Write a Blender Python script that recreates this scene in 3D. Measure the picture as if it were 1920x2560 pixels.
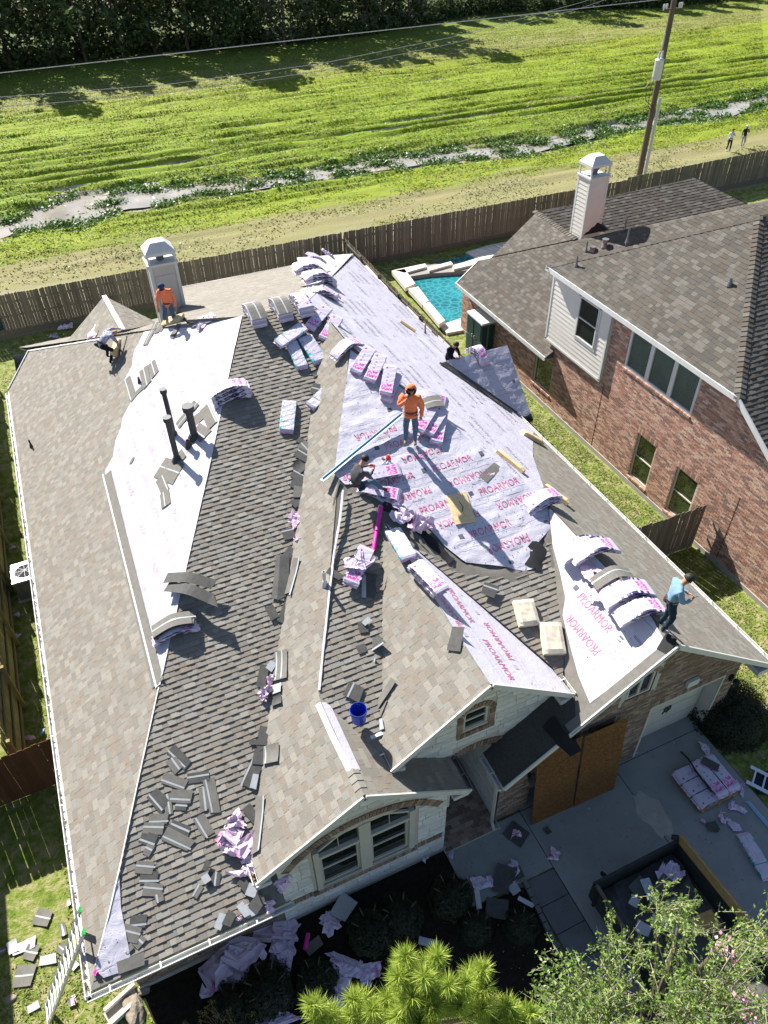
import bpy, bmesh, math, random
import numpy as np
from mathutils import Vector, Matrix, noise as mnoise
R = math.radians
rng = random.Random(7)
nrg = np.random.RandomState(11)
sc = bpy.context.scene
for o in list(bpy.data.objects): bpy.data.objects.remove(o)
C = sc.collection

# ------------------------------------------------------------------ camera
CAM_H = 18.0; PX = 1659.0; FOC = 1884.0 / 1920.0 * PX      # picks are in a 1659 x 2212 view of the photo
cp, cr, cyw = R(41.9), R(-1.27), R(23.27)
FW = Vector((math.sin(cyw)*math.cos(cp), math.cos(cyw)*math.cos(cp), -math.sin(cp)))
_r = Vector((math.cos(cyw), -math.sin(cyw), 0)); _u = _r.cross(FW)
RT = _r*math.cos(cr) + _u*math.sin(cr); UP = -_r*math.sin(cr) + _u*math.cos(cr)
EYE = Vector((0, 0, CAM_H))
cam = bpy.data.cameras.new('camera'); camo = bpy.data.objects.new('camera', cam); C.objects.link(camo)
M = Matrix((RT, UP, -FW)).transposed().to_4x4(); M.translation = EYE
camo.matrix_world = M
cam.sensor_fit = 'VERTICAL'; cam.sensor_height = 32; cam.lens = 32 * 1884.0 / 2560.0
cam.clip_start = 0.2; cam.clip_end = 3000
sc.camera = camo
# ------------------------------------------------------------------ light
SUN_AZ, SUN_EL = R(-12), R(38.5)
SD = Vector((math.sin(SUN_AZ)*math.cos(SUN_EL), math.cos(SUN_AZ)*math.cos(SUN_EL), math.sin(SUN_EL)))
sl = bpy.data.lights.new('sun', 'SUN'); sl.energy = 4.6; sl.angle = R(0.5); sl.color = (1.0, 0.955, 0.88)
so = bpy.data.objects.new('sun', sl); C.objects.link(so); so.rotation_euler = (-SD).to_track_quat('-Z', 'Y').to_euler()
so.location = (-20, 60, 60)
w = bpy.data.worlds.new('World'); sc.world = w; w.use_nodes = True
nt = w.node_tree; bg = nt.nodes['Background']; sky = nt.nodes.new('ShaderNodeTexSky'); sky.sky_type = 'NISHITA'
sky.sun_disc = False; sky.sun_elevation = SUN_EL; sky.sun_rotation = SUN_AZ; sky.air_density = 1.0; sky.dust_density = 0.6
bg.inputs[1].default_value = 0.055; nt.links.new(sky.outputs[0], bg.inputs[0])
sc.view_settings.view_transform = 'Standard'; sc.view_settings.look = 'None'; sc.view_settings.gamma = 1
sc.view_settings.exposure = 1.43; sc.view_settings.use_curve_mapping = False
sc.cycles.max_bounces = 5; sc.cycles.diffuse_bounces = 2; sc.cycles.glossy_bounces = 3; sc.cycles.transmission_bounces = 4
sc.cycles.transparent_max_bounces = 6

# ------------------------------------------------------------------ picks: pixel -> real surface
def ray(x, y): return FW + RT*((x-PX/2)/FOC) - UP*((y-1106.0)/FOC)
def G(x, y, z=0.0):
    r = ray(x, y); return EYE + r*((z-CAM_H)/r.z)
class Pl:                                   # plane z = a x + b y + c
    def __init__(s, a, b, c): s.a, s.b, s.c = a, b, c; s.n = Vector((-a, -b, 1)).normalized()
    def z(s, x, y): return s.a*x + s.b*y + s.c
    def at(s, x, y):
        r = ray(x, y); n = Vector((-s.a, -s.b, 1)); return EYE + r*((s.c - n.dot(EYE))/n.dot(r))
    def up(s):
        v = Vector((s.a, s.b, s.a*s.a+s.b*s.b)); return v.normalized() if v.length > 1e-6 else Vector((0, 1, 0))
    def P(s, x, y): return Vector((x, y, s.z(x, y)))
def onX(x, y, X): r = ray(x, y); return EYE + r*(X/r.x)
def onY(x, y, Y): r = ray(x, y); return EYE + r*(Y/r.y)
def crop(ox, oy, s):
    k = PX/1920.0
    return lambda x, y: ((ox+x*s)*k, (oy+y*s)*k)
c3 = crop(0, 560, .3858); c4 = crop(560, 560, .3858); c5 = crop(1100, 360, .4943)
e1 = crop(0, 1100, .3858); e2 = crop(560, 1100, .3858); e3 = crop(1200, 900, .434); e4 = crop(0, 1800, .42194)
e5 = crop(560, 1700, .42194); e6 = crop(1200, 1500, .434); e7 = crop(960, 1960, .57866); e8 = crop(300, 2160, .48222)
f6 = crop(0, 1350, .27586); f4 = crop(1600, 1780, .21248)

# ------------------------------------------------------------------ materials
MT = {}
class NT:
    def __init__(s, name):
        m = bpy.data.materials.new(name); m.use_nodes = True; s.m = m; s.t = m.node_tree
        s.b = s.t.nodes['Principled BSDF']; MT[name] = m
    def n(s, typ, **k):
        nd = s.t.nodes.new('ShaderNode'+typ)
        for a, v in k.items():
            if a.startswith('i_'):
                key = a[2:]; key = int(key) if key.isdigit() else key
                nd.inputs[key].default_value = v
            else: setattr(nd, a, v)
        return nd
    def l(s, a, b): s.t.links.new(a, b)
    def obj(s): return s.n('TexCoord').outputs['Object']
    def geo(s): return s.n('NewGeometry').outputs['Position']
    def noise(s, vec, scale, detail=4, rough=.6, dist=0.0):
        nd = s.n('TexNoise'); nd.inputs['Scale'].default_value = scale; nd.inputs['Detail'].default_value = detail
        nd.inputs['Roughness'].default_value = rough; nd.inputs['Distortion'].default_value = dist
        if vec is not None: s.l(vec, nd.inputs['Vector'])
        return nd.outputs['Fac']
    def mapping(s, vec, scale=(1, 1, 1), rot=(0, 0, 0)):
        nd = s.n('Mapping'); nd.inputs['Scale'].default_value = scale; nd.inputs['Rotation'].default_value = rot; s.l(vec, nd.inputs[0]); return nd.outputs[0]
    def ramp(s, fac, stops, interp='LINEAR'):
        nd = s.n('ValToRGB'); nd.color_ramp.interpolation = interp
        e = nd.color_ramp.elements
        while len(e) > 1: e.remove(e[-1])
        e[0].position = stops[0][0]; e[0].color = tuple(stops[0][1])+(1,)
        for p, c in stops[1:]:
            q = e.new(p); q.color = tuple(c)+(1,)
        s.l(fac, nd.inputs[0]); return nd.outputs[0]
    def mix(s, fac, a, b, mode='MIX'):
        nd = s.n('Mix', data_type='RGBA', blend_type=mode)
        for sock, v in ((nd.inputs[0], fac), (nd.inputs[6], a), (nd.inputs[7], b)):
            if hasattr(v, 'is_linked') or hasattr(v, 'links'): s.l(v, sock)
            elif isinstance(v, (int, float)): sock.default_value = v
            else: sock.default_value = tuple(v)+(1,) if len(v) == 3 else v
        return nd.outputs[2]
    def math(s, op, a, b=None, c=None):
        nd = s.n('Math', operation=op)
        for i, v in enumerate((a, b, c)):
            if v is None: continue
            if isinstance(v, (int, float)): nd.inputs[i].default_value = v
            else: s.l(v, nd.inputs[i])
        return nd.outputs[0]
    def attr(s, name): return s.n('Attribute', attribute_name=name).outputs['Fac']
    def attrc(s, name): return s.n('Attribute', attribute_name=name).outputs['Color']
    def sep(s, vec): return s.n_sep(vec)
    def n_sep(s, vec):
        nd = s.n('SeparateXYZ'); s.l(vec, nd.inputs[0]); return nd.outputs
    def bump(s, h, strength=.3, dist=.02):
        nd = s.n('Bump'); nd.inputs['Strength'].default_value = strength; nd.inputs['Distance'].default_value = dist
        s.l(h, nd.inputs['Height']); s.l(nd.outputs[0], s.b.inputs['Normal'])
    def col(s, c):
        if isinstance(c, tuple): s.b.inputs['Base Color'].default_value = c+(1,)
        else: s.l(c, s.b.inputs['Base Color'])
    def rough(s, r, spec=.3):
        s.b.inputs['Roughness'].default_value = r; s.b.inputs['Specular IOR Level'].default_value = spec

def simple(name, c1, c2=None, scale=6, rough=.8, spec=.3, metal=0, bump=None, tone=None, stretch=(1, 1, 1), detail=4):
    m = NT(name); v = m.mapping(m.obj(), stretch)
    if c2 is None: c2 = tuple(x*.8 for x in c1)
    f = m.noise(v, scale, detail); c = m.ramp(f, [(.3, c1), (.7, c2)])
    if tone: # per-face tone attribute picks along a palette
        t = m.ramp(m.attr('tone'), [(i/(len(tone)), q) for i, q in enumerate(tone)], 'CONSTANT')
        c = m.mix(.35, t, c, 'MIX') if False else m.mix(1.0, t, m.ramp(f, [(.25, (.82, .82, .82)), (.75, (1.12, 1.12, 1.12))]), 'MULTIPLY')
    m.col(c); m.rough(rough, spec); m.b.inputs['Metallic'].default_value = metal
    if bump: m.bump(m.noise(v, bump[0], 3), bump[1], bump[2] if len(bump) > 2 else .01)
    return m.m

# ------------------------------------------------------------------ mesh helpers
ORG = {}
def mesh(name, V, Fc, mats, midx=None, tone=None, smooth=False):
    me = bpy.data.meshes.new(name)
    me.from_pydata([tuple(v) for v in V], [], Fc)
    if not isinstance(mats, (list, tuple)): mats = [mats]
    for m in mats: me.materials.append(MT[m] if isinstance(m, str) else m)
    if midx is not None: me.polygons.foreach_set('material_index', midx)
    if tone is not None:
        a = me.attributes.new('tone', 'FLOAT', 'FACE'); a.data.foreach_set('value', tone)
    if smooth: me.polygons.foreach_set('use_smooth', [True]*len(me.polygons))
    me.update(); return me
def link(name, me, parent=None, **kw):
    o = bpy.data.objects.new(name, me); C.objects.link(o)
    if parent is not None: o.parent = parent
    for k, v in kw.items():
        if v is not None: o[k] = v
    return o
def empty(name, loc, label, cat, group=None, rz=0):
    o = bpy.data.objects.new(name, None); C.objects.link(o); o.location = loc; o.rotation_euler = (0, 0, rz)
    o.empty_display_size = .2; o['label'] = label; o['category'] = cat
    if group: o['group'] = group
    ORG[o.name] = Vector(loc)
    return o
def org(p):
    while p is not None:
        if p.name in ORG: return ORG[p.name]
        p = p.parent
    return Vector((0, 0, 0))
class MB:
    """collects geometry in world (or local) space"""
    def __init__(s): s.V = []; s.F = []; s.T = []; s.I = []
    def add(s, V, Fc, tone=0.0, mi=0):
        k = len(s.V); s.V += [Vector(v) for v in V]
        for f in Fc: s.F.append(tuple(i+k for i in f)); s.T.append(tone); s.I.append(mi)
    def box(s, c, d, M=None, tone=0., mi=0, taper=1.0):
        x, y, z = d[0]/2, d[1]/2, d[2]/2
        V = [Vector((sx*x*(taper if sz > 0 else 1), sy*y*(taper if sz > 0 else 1), sz*z)) for sz in (-1, 1) for sx, sy in ((-1, -1), (1, -1), (1, 1), (-1, 1))]
        if M is not None: V = [M @ v for v in V]
        V = [v+Vector(c) for v in V]
        s.add(V, [(3, 2, 1, 0), (4, 5, 6, 7), (0, 1, 5, 4), (1, 2, 6, 5), (2, 3, 7, 6), (3, 0, 4, 7)], tone, mi)
    def bar(s, a, b, w, h=None, upv=(0, 0, 1), tone=0., mi=0):
        a, b = Vector(a), Vector(b); d = b-a; L = d.length; d.normalize(); h = h or w
        uu = Vector(upv); sd = d.cross(uu)
        if sd.length < 1e-4: uu = Vector((0, 1, 0)); sd = d.cross(uu)
        sd.normalize(); uu = sd.cross(d)
        V = []
        for p in (a, b):
            for i, j in ((-1, -1), (1, -1), (1, 1), (-1, 1)): V.append(p+sd*(i*w/2)+uu*(j*h/2))
        s.add(V, [(3, 2, 1, 0), (4, 5, 6, 7), (0, 1, 5, 4), (1, 2, 6, 5), (2, 3, 7, 6), (3, 0, 4, 7)], tone, mi)
    def tube(s, pts, rad, n=8, tone=0., mi=0, cap=True):
        pts = [Vector(p) for p in pts]; k0 = len(s.V)
        rads = rad if isinstance(rad, (list, tuple)) else [rad]*len(pts)
        ref = None; V = []
        for i, p in enumerate(pts):
            d = (pts[min(i+1, len(pts)-1)]-pts[max(i-1, 0)]).normalized()
            if ref is None: ref = Vector((0, 0, 1)) if abs(d.z) < .9 else Vector((1, 0, 0))
            x = d.cross(ref); x = x.normalized() if x.length > 1e-5 else Vector((1, 0, 0)); y = d.cross(x)
            for j in range(n):
                a = 2*math.pi*j/n; V.append(p+(x*math.cos(a)+y*math.sin(a))*rads[i])
        Fc = []
        for i in range(len(pts)-1):
            for j in range(n): Fc.append((i*n+j, i*n+(j+1) % n, (i+1)*n+(j+1) % n, (i+1)*n+j))
        if cap: Fc.append(tuple(range(n-1, -1, -1))); Fc.append(tuple(range((len(pts)-1)*n, len(pts)*n)))
        s.add(V, Fc, tone, mi)
    def cyl(s, a, b, r0, r1=None, n=12, tone=0., mi=0): s.tube([a, b], [r0, r0 if r1 is None else r1], n, tone, mi)
    def poly(s, P, tone=0., mi=0): s.add(P, [tuple(range(len(P)))], tone, mi)
    def slab(s, P, nrm, t, tone=0., mi=0):
        n = Vector(nrm).normalized()*t; k = len(P)
        s.add([Vector(p) for p in P]+[Vector(p)-n for p in P], [tuple(range(k)), tuple(range(2*k-1, k-1, -1))]+[(i, i+k, (i+1) % k+k, (i+1) % k) for i in range(k)], tone, mi)
    def build(s, name, mats, parent=None, smooth=False, tri=False, **kw):
        o0 = org(parent) if parent is not None else s.org if hasattr(s, 'org') else Vector((0, 0, 0))
        me = mesh(name, [v-o0 for v in s.V], s.F, mats, s.I, s.T, smooth)
        o = link(name, me, parent, **kw)
        return o
def solo(mb, name, mats, loc, label, cat, group=None, smooth=False, kind=None):
    mb.org = Vector(loc); o = mb.build(name, mats, None, smooth); o.location = loc
    if kind: o['kind'] = kind
    else:
        o['label'] = label; o['category'] = cat
        if group: o['group'] = group
    return o
def copy_tree(o, parent=None):
    c = o.copy(); C.objects.link(c)
    if parent is not None: c.parent = parent
    for ch in list(o.children): copy_tree(ch, c)
    return c
def pin(P2, x, y):
    c = False; n = len(P2); j = n-1
    for i in range(n):
        xi, yi = P2[i]; xj, yj = P2[j]
        if (yi > y) != (yj > y) and x < (xj-xi)*(y-yi)/(yj-yi)+xi: c = not c
        j = i
    return c
def clip_rect(P2, x0, y0, x1, y1):
    def cl(P, inside, inter):
        out = []
        for i in range(len(P)):
            a, b = P[i-1], P[i]; ia, ib = inside(a), inside(b)
            if ib:
                if not ia: out.append(inter(a, b))
                out.append(b)
            elif ia: out.append(inter(a, b))
        return out
    def ix(X): return lambda a, b: (X, a[1]+(b[1]-a[1])*(X-a[0])/((b[0]-a[0]) or 1e-9))
    def iy(Y): return lambda a, b: (a[0]+(b[0]-a[0])*(Y-a[1])/((b[1]-a[1]) or 1e-9), Y)
    P = cl(P2, lambda p: p[0] >= x0, ix(x0))
    if P: P = cl(P, lambda p: p[0] <= x1, ix(x1))
    if P: P = cl(P, lambda p: p[1] >= y0, iy(y0))
    if P: P = cl(P, lambda p: p[1] <= y1, iy(y1))
    if len(P) >= 3 and sum(P[i-1][0]*P[i][1]-P[i][0]*P[i-1][1] for i in range(len(P))) < 0: P = P[::-1]
    return P
# ------------------------------------------------------------------ material library
SH_TONES = [(.222, .206, .178), (.240, .225, .196), (.206, .192, .165), (.226, .200, .168), (.262, .246, .214), (.196, .181, .157), (.230, .221, .198), (.214, .184, .153)]
NB_TONES = [(.095, .085, .072), (.115, .106, .093), (.078, .072, .064), (.100, .087, .073), (.135, .125, .110), (.085, .078, .070), (.108, .099, .087), (.090, .076, .063)]
BRN = [(0.433, 0.225, 0.162), (0.528, 0.333, 0.244), (0.31, 0.184, 0.142), (0.467, 0.259, 0.189), (0.582, 0.415, 0.319), (0.263, 0.177, 0.149), (0.46, 0.286, 0.217), (0.542, 0.367, 0.278)]
BRM = [(.26, .18, .135), (.34, .25, .19), (.20, .14, .11), (.29, .20, .15), (.38, .29, .23), (.17, .13, .105), (.30, .22, .17), (.24, .16, .12)]
STN = [(.68, .67, .64), (.74, .73, .70), (.63, .62, .58), (.78, .77, .74), (.70, .68, .63), (.66, .65, .62), (.76, .74, .69), (.72, .70, .67)]
simple('shingle', (1, 1, 1), (1, 1, 1), 40, .93, .15, tone=SH_TONES, bump=(180, .5, .004))
simple('shingle_brown', (1, 1, 1), (1, 1, 1), 40, .93, .15, tone=NB_TONES, bump=(180, .5, .004))
simple('brick_red', (1, 1, 1), (1, 1, 1), 25, .9, .15, tone=BRN, bump=(120, .4, .004))
simple('brick_tan', (1, 1, 1), (1, 1, 1), 25, .9, .15, tone=BRM, bump=(120, .4, .004))
simple('stone', (1, 1, 1), (1, 1, 1), 9, .9, .15, tone=STN, bump=(14, .9, .02))
simple('mortar', (.60, .54, .46), (.50, .45, .39), 12, .95, .1)
simple('mortar_grey', (.56, .53, .47), (.46, .43, .38), 12, .95, .1)
simple('decking', (.14, .13, .115), (.19, .175, .155), 4, .9, .15, bump=(60, .4))
simple('drip_black', (.012, .013, .015), (.022, .022, .024), 3, .75, .25, bump=(5, .4))
simple('old_shingle_dark', (.055, .055, .055), (.085, .08, .075), 20, .9, .15)
simple('white_trim', (.62, .62, .60), (.55, .55, .53), 3, .55, .35)
simple('cream_trim', (.60, .56, .48), (.52, .49, .42), 3, .6, .3)
simple('siding', (.66, .63, .57), (.60, .57, .51), 2, .6, .3)
simple('chimney_siding', (.52, .50, .46), (.44, .42, .39), 2, .6, .3, stretch=(1, 1, .15))
simple('galvanised', (.62, .64, .66), (.52, .54, .56), 5, .38, .5, metal=.35)
simple('alu', (.68, .69, .70), (.58, .59, .6), 14, .32, .5, metal=.8)
simple('steel_grey', (.20, .20, .21), (.13, .13, .14), 6, .45, .5, metal=.3)
simple('black_pipe', (.05, .055, .06), (.028, .03, .033), 6, .5, .4)
simple('glass_dark', (.012, .016, .014), (.02, .026, .02), .6, .06, .8)
simple('glass_green', (.035, .06, .022), (.012, .02, .012), .8, .06, .8)
simple('blind', (.20, .27, .23), (.15, .20, .17), 2, .5, .5)
simple('concrete', (.30, .31, .30), (.235, .245, .24), 1.3, .9, .2, bump=(60, .25), detail=8)
simple('concrete_old', (.17, .18, .18), (.11, .115, .12), 1.1, .9, .2, detail=8)
simple('coping', (.72, .67, .58), (.60, .55, .47), 5, .85, .2)
simple('pool_wall', (.30, .29, .26), (.22, .21, .19), 7, .8, .3)
simple('soil', (.028, .022, .016), (.012, .010, .008), 9, .95, .1, bump=(30, .8, .03))
simple('rock', (.30, .26, .20), (.18, .16, .13), 6, .9, .2, bump=(12, .8, .03))
simple('bark', (.13, .10, .075), (.07, .055, .045), 10, .95, .1, stretch=(1, 1, .2), bump=(30, .6))
simple('pole_wood', (.16, .125, .095), (.10, .08, .065), 8, .9, .15, stretch=(1, 1, .05))
simple('plywood', (.45, .30, .12), (.33, .21, .08), 8, .85, .2)
simple('foam', (.72, .56, .32), (.62, .47, .26), 9, .95, .1, bump=(40, .6, .01))
simple('foam_pale', (.66, .60, .48), (.58, .52, .41), 9, .95, .1, bump=(12, .4, .01))
simple('blue_plastic', (.01, .05, .42), (.008, .04, .34), 3, .35, .5)
simple('blue_strip', (.34, .54, .72), (.28, .47, .66), 4, .4, .5)
simple('strip_white', (.62, .63, .64), (.54, .55, .56), 4, .5, .4)
simple('pink_tube', (.62, .03, .33), (.55, .02, .28), 4, .4, .4)
simple('loose_shingle', (.19, .182, .165), (.145, .138, .124), 9, .92, .15, bump=(150, .5, .004))
simple('loose_shingle_dark', (.105, .102, .096), (.07, .07, .068), 9, .85, .2, bump=(150, .5, .004))
simple('sealant_strip', (.42, .44, .46), (.34, .36, .38), 12, .4, .5)
simple('hose', (.02, .02, .02), None, 3, .5, .4)
simple('tan_concrete', (.42, .40, .36), (.34, .32, .28), 5, .9, .2)
simple('skin', (.42, .22, .13), (.36, .18, .105), 8, .55, .35)
simple('hair', (.012, .010, .009), (.02, .017, .015), 30, .6, .3)
simple('orange_cloth', (.85, .24, .11), (.76, .19, .08), 5, .85, .2, bump=(9, .6, .02))
simple('jeans', (.12, .18, .26), (.07, .11, .17), 14, .9, .15, bump=(12, .6, .02))
simple('jeans_dark', (.022, .04, .06), (.014, .025, .04), 14, .9, .15, bump=(12, .6, .02))
simple('grey_cloth', (.10, .10, .105), (.065, .065, .07), 5, .9, .15, bump=(9, .6, .02))
simple('lightblue_cloth', (.19, .31, .41), (.15, .26, .36), 5, .85, .2, bump=(9, .6, .02))
simple('grey_light_cloth', (.36, .40, .42), (.30, .34, .36), 5, .85, .2, bump=(9, .6, .02))
simple('navy_cloth', (.010, .014, .026), (.006, .008, .014), 8, .9, .15, bump=(9, .6, .02))
simple('floral_cloth', (.55, .58, .66), (.05, .05, .13), 16, .85, .2, bump=(9, .6, .02))
simple('white_cloth', (.72, .74, .78), (.62, .64, .68), 5, .85, .2, bump=(9, .6, .02))
simple('black_cloth', (.012, .012, .014), (.02, .02, .022), 5, .9, .15, bump=(9, .5, .02))
simple('shoe_tan', (.30, .25, .17), (.22, .18, .12), 6, .8, .2)
simple('shoe_brown', (.09, .045, .022), (.06, .03, .016), 6, .7, .3)
simple('shoe_grey', (.28, .28, .27), (.22, .22, .21), 6, .8, .2)
simple('shoe_white', (.65, .70, .75), (.5, .6, .68), 6, .8, .2)
simple('leather', (.10, .03, .018), (.06, .02, .012), 6, .6, .3)
simple('cap_cloth', (.05, .08, .17), (.02, .03, .07), 18, .85, .2)
simple('green_plastic', (.02, .40, .05), None, 3, .4, .4)
simple('red_plastic', (.65, .02, .02), None, 3, .4, .4)
simple('phone', (.01, .012, .02), None, 3, .2, .6)
simple('cardboard', (.30, .22, .14), (.24, .17, .10), 4, .9, .1)
simple('teal_plastic', (.02, .06, .07), (.015, .045, .055), 4, .4, .4)
simple('stump', (.22, .15, .09), (.14, .10, .06), 6, .9, .1)
simple('mud_dark', (.07, .06, .05), (.04, .035, .03), 4, .6, .4, bump=(5, .8, .05))
simple('carving', (.05, .03, .015), None, 5, .8, .1)
# fence wood with tone per picket
simple('fence_wood', (1, 1, 1), (1, 1, 1), 5, .9, .15, stretch=(3, 3, .25), tone=[(.17, .145, .115), (.20, .17, .135), (.145, .125, .10), (.18, .155, .125), (.22, .19, .15), (.155, .13, .105), (.19, .165, .13), (.165, .14, .11)], bump=(30, .3))
simple('fence_green', (1, 1, 1), (1, 1, 1), 5, .9, .15, stretch=(3, 3, .25), tone=[(.27, .23, .11), (.31, .27, .14), (.24, .21, .10), (.28, .24, .12)]*2)
simple('fence_red', (1, 1, 1), (1, 1, 1), 5, .9, .15, stretch=(3, 3, .25), tone=[(.13, .06, .035), (.16, .075, .04), (.11, .05, .03), (.14, .07, .04)]*2)
# OSB
m = NT('osb'); v = m.n('TexVoronoi'); v.inputs['Scale'].default_value = 19; v.feature = 'F1'
mp = m.mapping(m.obj(), (1, 1, 2.2), (.5, .9, .6)); nn = m.noise(mp, 3, 2); m.l(mp, v.inputs['Vector'])
m.col(m.mix(m.noise(mp, 22, 3), m.ramp(v.outputs['Color'], [(0, (.07, .028, .010)), (.5, (.20, .09, .03)), (1, (.36, .19, .07))]), (.13, .06, .02))); m.rough(.8, .2)
m.bump(v.outputs['Color'], .8, .012)
# underlayment sheet
m = NT('underlay'); p = m.obj()
f = m.noise(p, 1.5, 5); m.col(m.mix(m.noise(p, 40, 2), m.ramp(f, [(.3, (.485, .47, .55)), (.7, (.56, .54, .615))]), (.47, .455, .535))); m.rough(.55, .35)
m.bump(m.noise(m.mapping(p, (1, 1, 1)), 5, 4, .65, 1.2), .5, .03)
simple('print_pink', (.50, .08, .19), (.52, .17, .28), 30, .6, .3)
simple('print_pink_pale', (.57, .38, .48), (.59, .46, .56), 30, .6, .3)
simple('print_dark', (.06, .06, .09), (.12, .12, .15), 30, .6, .3)
simple('print_grey', (.33, .32, .39), (.42, .405, .48), 30, .6, .3)
# shingle bundle wrapper : printed plastic. Object space: x along (1.0), y across (.34), z up
m = NT('bundle_wrap'); p = m.obj(); sx, sy, sz = m.n_sep(p)
base = m.mix(m.noise(p, 9, 4), (.60, .56, .66), (.53, .47, .61))
def band(m, s, a, b): return m.math('MULTIPLY', m.math('GREATER_THAN', s, a), m.math('LESS_THAN', s, b))
top = m.math('GREATER_THAN', sz, .0)
mag = m.math('MULTIPLY', band(m, sx, .16, .40), band(m, sy, -.13, .14))
stripe = m.math('GREATER_THAN', m.noise(m.mapping(p, (9, 26, 0)), 1.4, 0), .52)
c = m.mix(mag, base, m.mix(stripe, (.58, .07, .36), (.62, .50, .64)))
side = m.math('MULTIPLY', m.math('GREATER_THAN', m.math('ABSOLUTE', sy), .162), m.math('LESS_THAN', m.math('ABSOLUTE', sx), .40))
c = m.mix(m.math('MULTIPLY', side, m.math('GREATER_THAN', m.noise(m.mapping(p, (6, 1, 30)), 1.0, 2), .48)), c, (.035, .03, .10))
logo = m.math('MULTIPLY', band(m, sx, -.40, -.35), band(m, sy, -.11, -.06)); c = m.mix(logo, c, (.55, .02, .12))
# three round badges
for cxx, cyy in ((-.16, -.03), (-.05, -.03), (.06, -.03)):
    d = m.math('SQRT', m.math('ADD', m.math('POWER', m.math('SUBTRACT', sx, cxx), 2), m.math('POWER', m.math('SUBTRACT', sy, cyy), 2)))
    c = m.mix(m.math('MULTIPLY', band(m, d, .012, .024), top), c, (.10, .10, .25))
m.col(c); m.rough(.35, .5); m.bump(m.noise(m.mapping(p, (2.5, 7, 3)), 4, 4, .6, 1.0), .35, .012)
m = NT('bundle_wrap_teal'); p = m.obj(); sx, sy, sz = m.n_sep(p)
base = m.mix(m.noise(p, 9, 4), (.59, .56, .65), (.52, .48, .60))
fold = m.math('GREATER_THAN', m.noise(m.mapping(p, (1.5, 30, 0)), 1.5, 2), .60)
c = m.mix(fold, base, (.30, .28, .42))
tl = m.math('MULTIPLY', m.math('GREATER_THAN', m.math('ABSOLUTE', sy), .125), m.math('GREATER_THAN', m.noise(m.mapping(p, (5, 1, 1)), 1.6, 2), .6))
c = m.mix(tl, c, (.03, .42, .46)); cc_ = m.math('MULTIPLY', band(m, sx, .20, .215), m.math('LESS_THAN', m.math('ABSOLUTE', sy), .13)); c = m.mix(cc_, c, (.05, .05, .07))
m.col(c); m.rough(.35, .5); m.bump(m.noise(m.mapping(p, (2, 12, 3)), 4, 4, .6, 1.0), .6, .02)
m = NT('plastic_film'); p = m.obj()
f = m.noise(p, 3.2, 4, .6, 1.0); c = m.ramp(f, [(.0, (.60, .46, .62)), (.5, (.66, .56, .70)), (.62, (.62, .50, .67)), (.68, (.55, .05, .32)), (.72, (.60, .48, .66)), (1, (.12, .08, .30))], 'LINEAR')
m.col(c); m.rough(.3, .5); m.bump(m.noise(p, 14, 3), .5, .02)
m = NT('plastic_film_pink'); p = m.obj()
f = m.noise(p, 3.2, 4, .6, 1.0); c = m.ramp(f, [(.0, (.70, .46, .62)), (.55, (.74, .54, .68)), (.68, (.66, .16, .42)), (1, (.62, .42, .58))], 'LINEAR')
m.col(c); m.rough(.3, .5); m.bump(m.noise(p, 14, 3), .5, .02)
# leaves: tone per face
def leafmat(name, tones, rough=.5, trans=.0):
    m = NT(name); t = m.ramp(m.attr('tone'), [(i/len(tones), q) for i, q in enumerate(tones)], 'CONSTANT'); m.col(t); m.rough(rough, .3)
    if trans:
        tr = m.n('BsdfTranslucent'); m.l(t, tr.inputs[0]); ms = m.n('MixShader'); ms.inputs[0].default_value = trans
        out = [n for n in m.t.nodes if n.type == 'OUTPUT_MATERIAL'][0]
        m.l(m.b.outputs[0], ms.inputs[1]); m.l(tr.outputs[0], ms.inputs[2]); m.l(ms.outputs[0], out.inputs[0])
leafmat('leaf_far', [(.055, .095, .03), (.08, .12, .04), (.105, .145, .05), (.045, .07, .025), (.13, .16, .075)], .7, .3)
leafmat('leaf_far_pale', [(.10, .11, .07), (.14, .15, .10), (.07, .085, .045), (.17, .17, .13), (.06, .075, .04)], .7, .25)
leafmat('leaf_pine', [(.34, .44, .06), (.42, .52, .09), (.24, .36, .05), (.48, .54, .14)], .45, .4)
leafmat('leaf_light', [(.14, .24, .045), (.21, .31, .06), (.28, .37, .10), (.09, .16, .03)], .4, .4)
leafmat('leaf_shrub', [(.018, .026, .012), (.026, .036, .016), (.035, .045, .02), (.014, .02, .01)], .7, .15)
leafmat('leaf_dry', [(.26, .17, .07), (.34, .24, .11), (.20, .13, .06), (.15, .17, .05)], .8, .2)
leafmat('leaf_water', [(.07, .15, .02), (.10, .20, .03), (.13, .22, .045), (.05, .11, .02)], .45, .3)
leafmat('grass_blade', [(.14, .19, .03), (.19, .24, .045), (.25, .25, .09), (.10, .15, .02), (.33, .29, .15)], .6, .3)
leafmat('grass_tuft', [(.28, .34, .012), (.24, .32, .010), (.31, .35, .02), (.20, .28, .010), (.30, .31, .05)], .6, .4)
leafmat('blossom', [(.62, .34, .42), (.70, .48, .54), (.55, .26, .36)], .6, .2)
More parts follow.
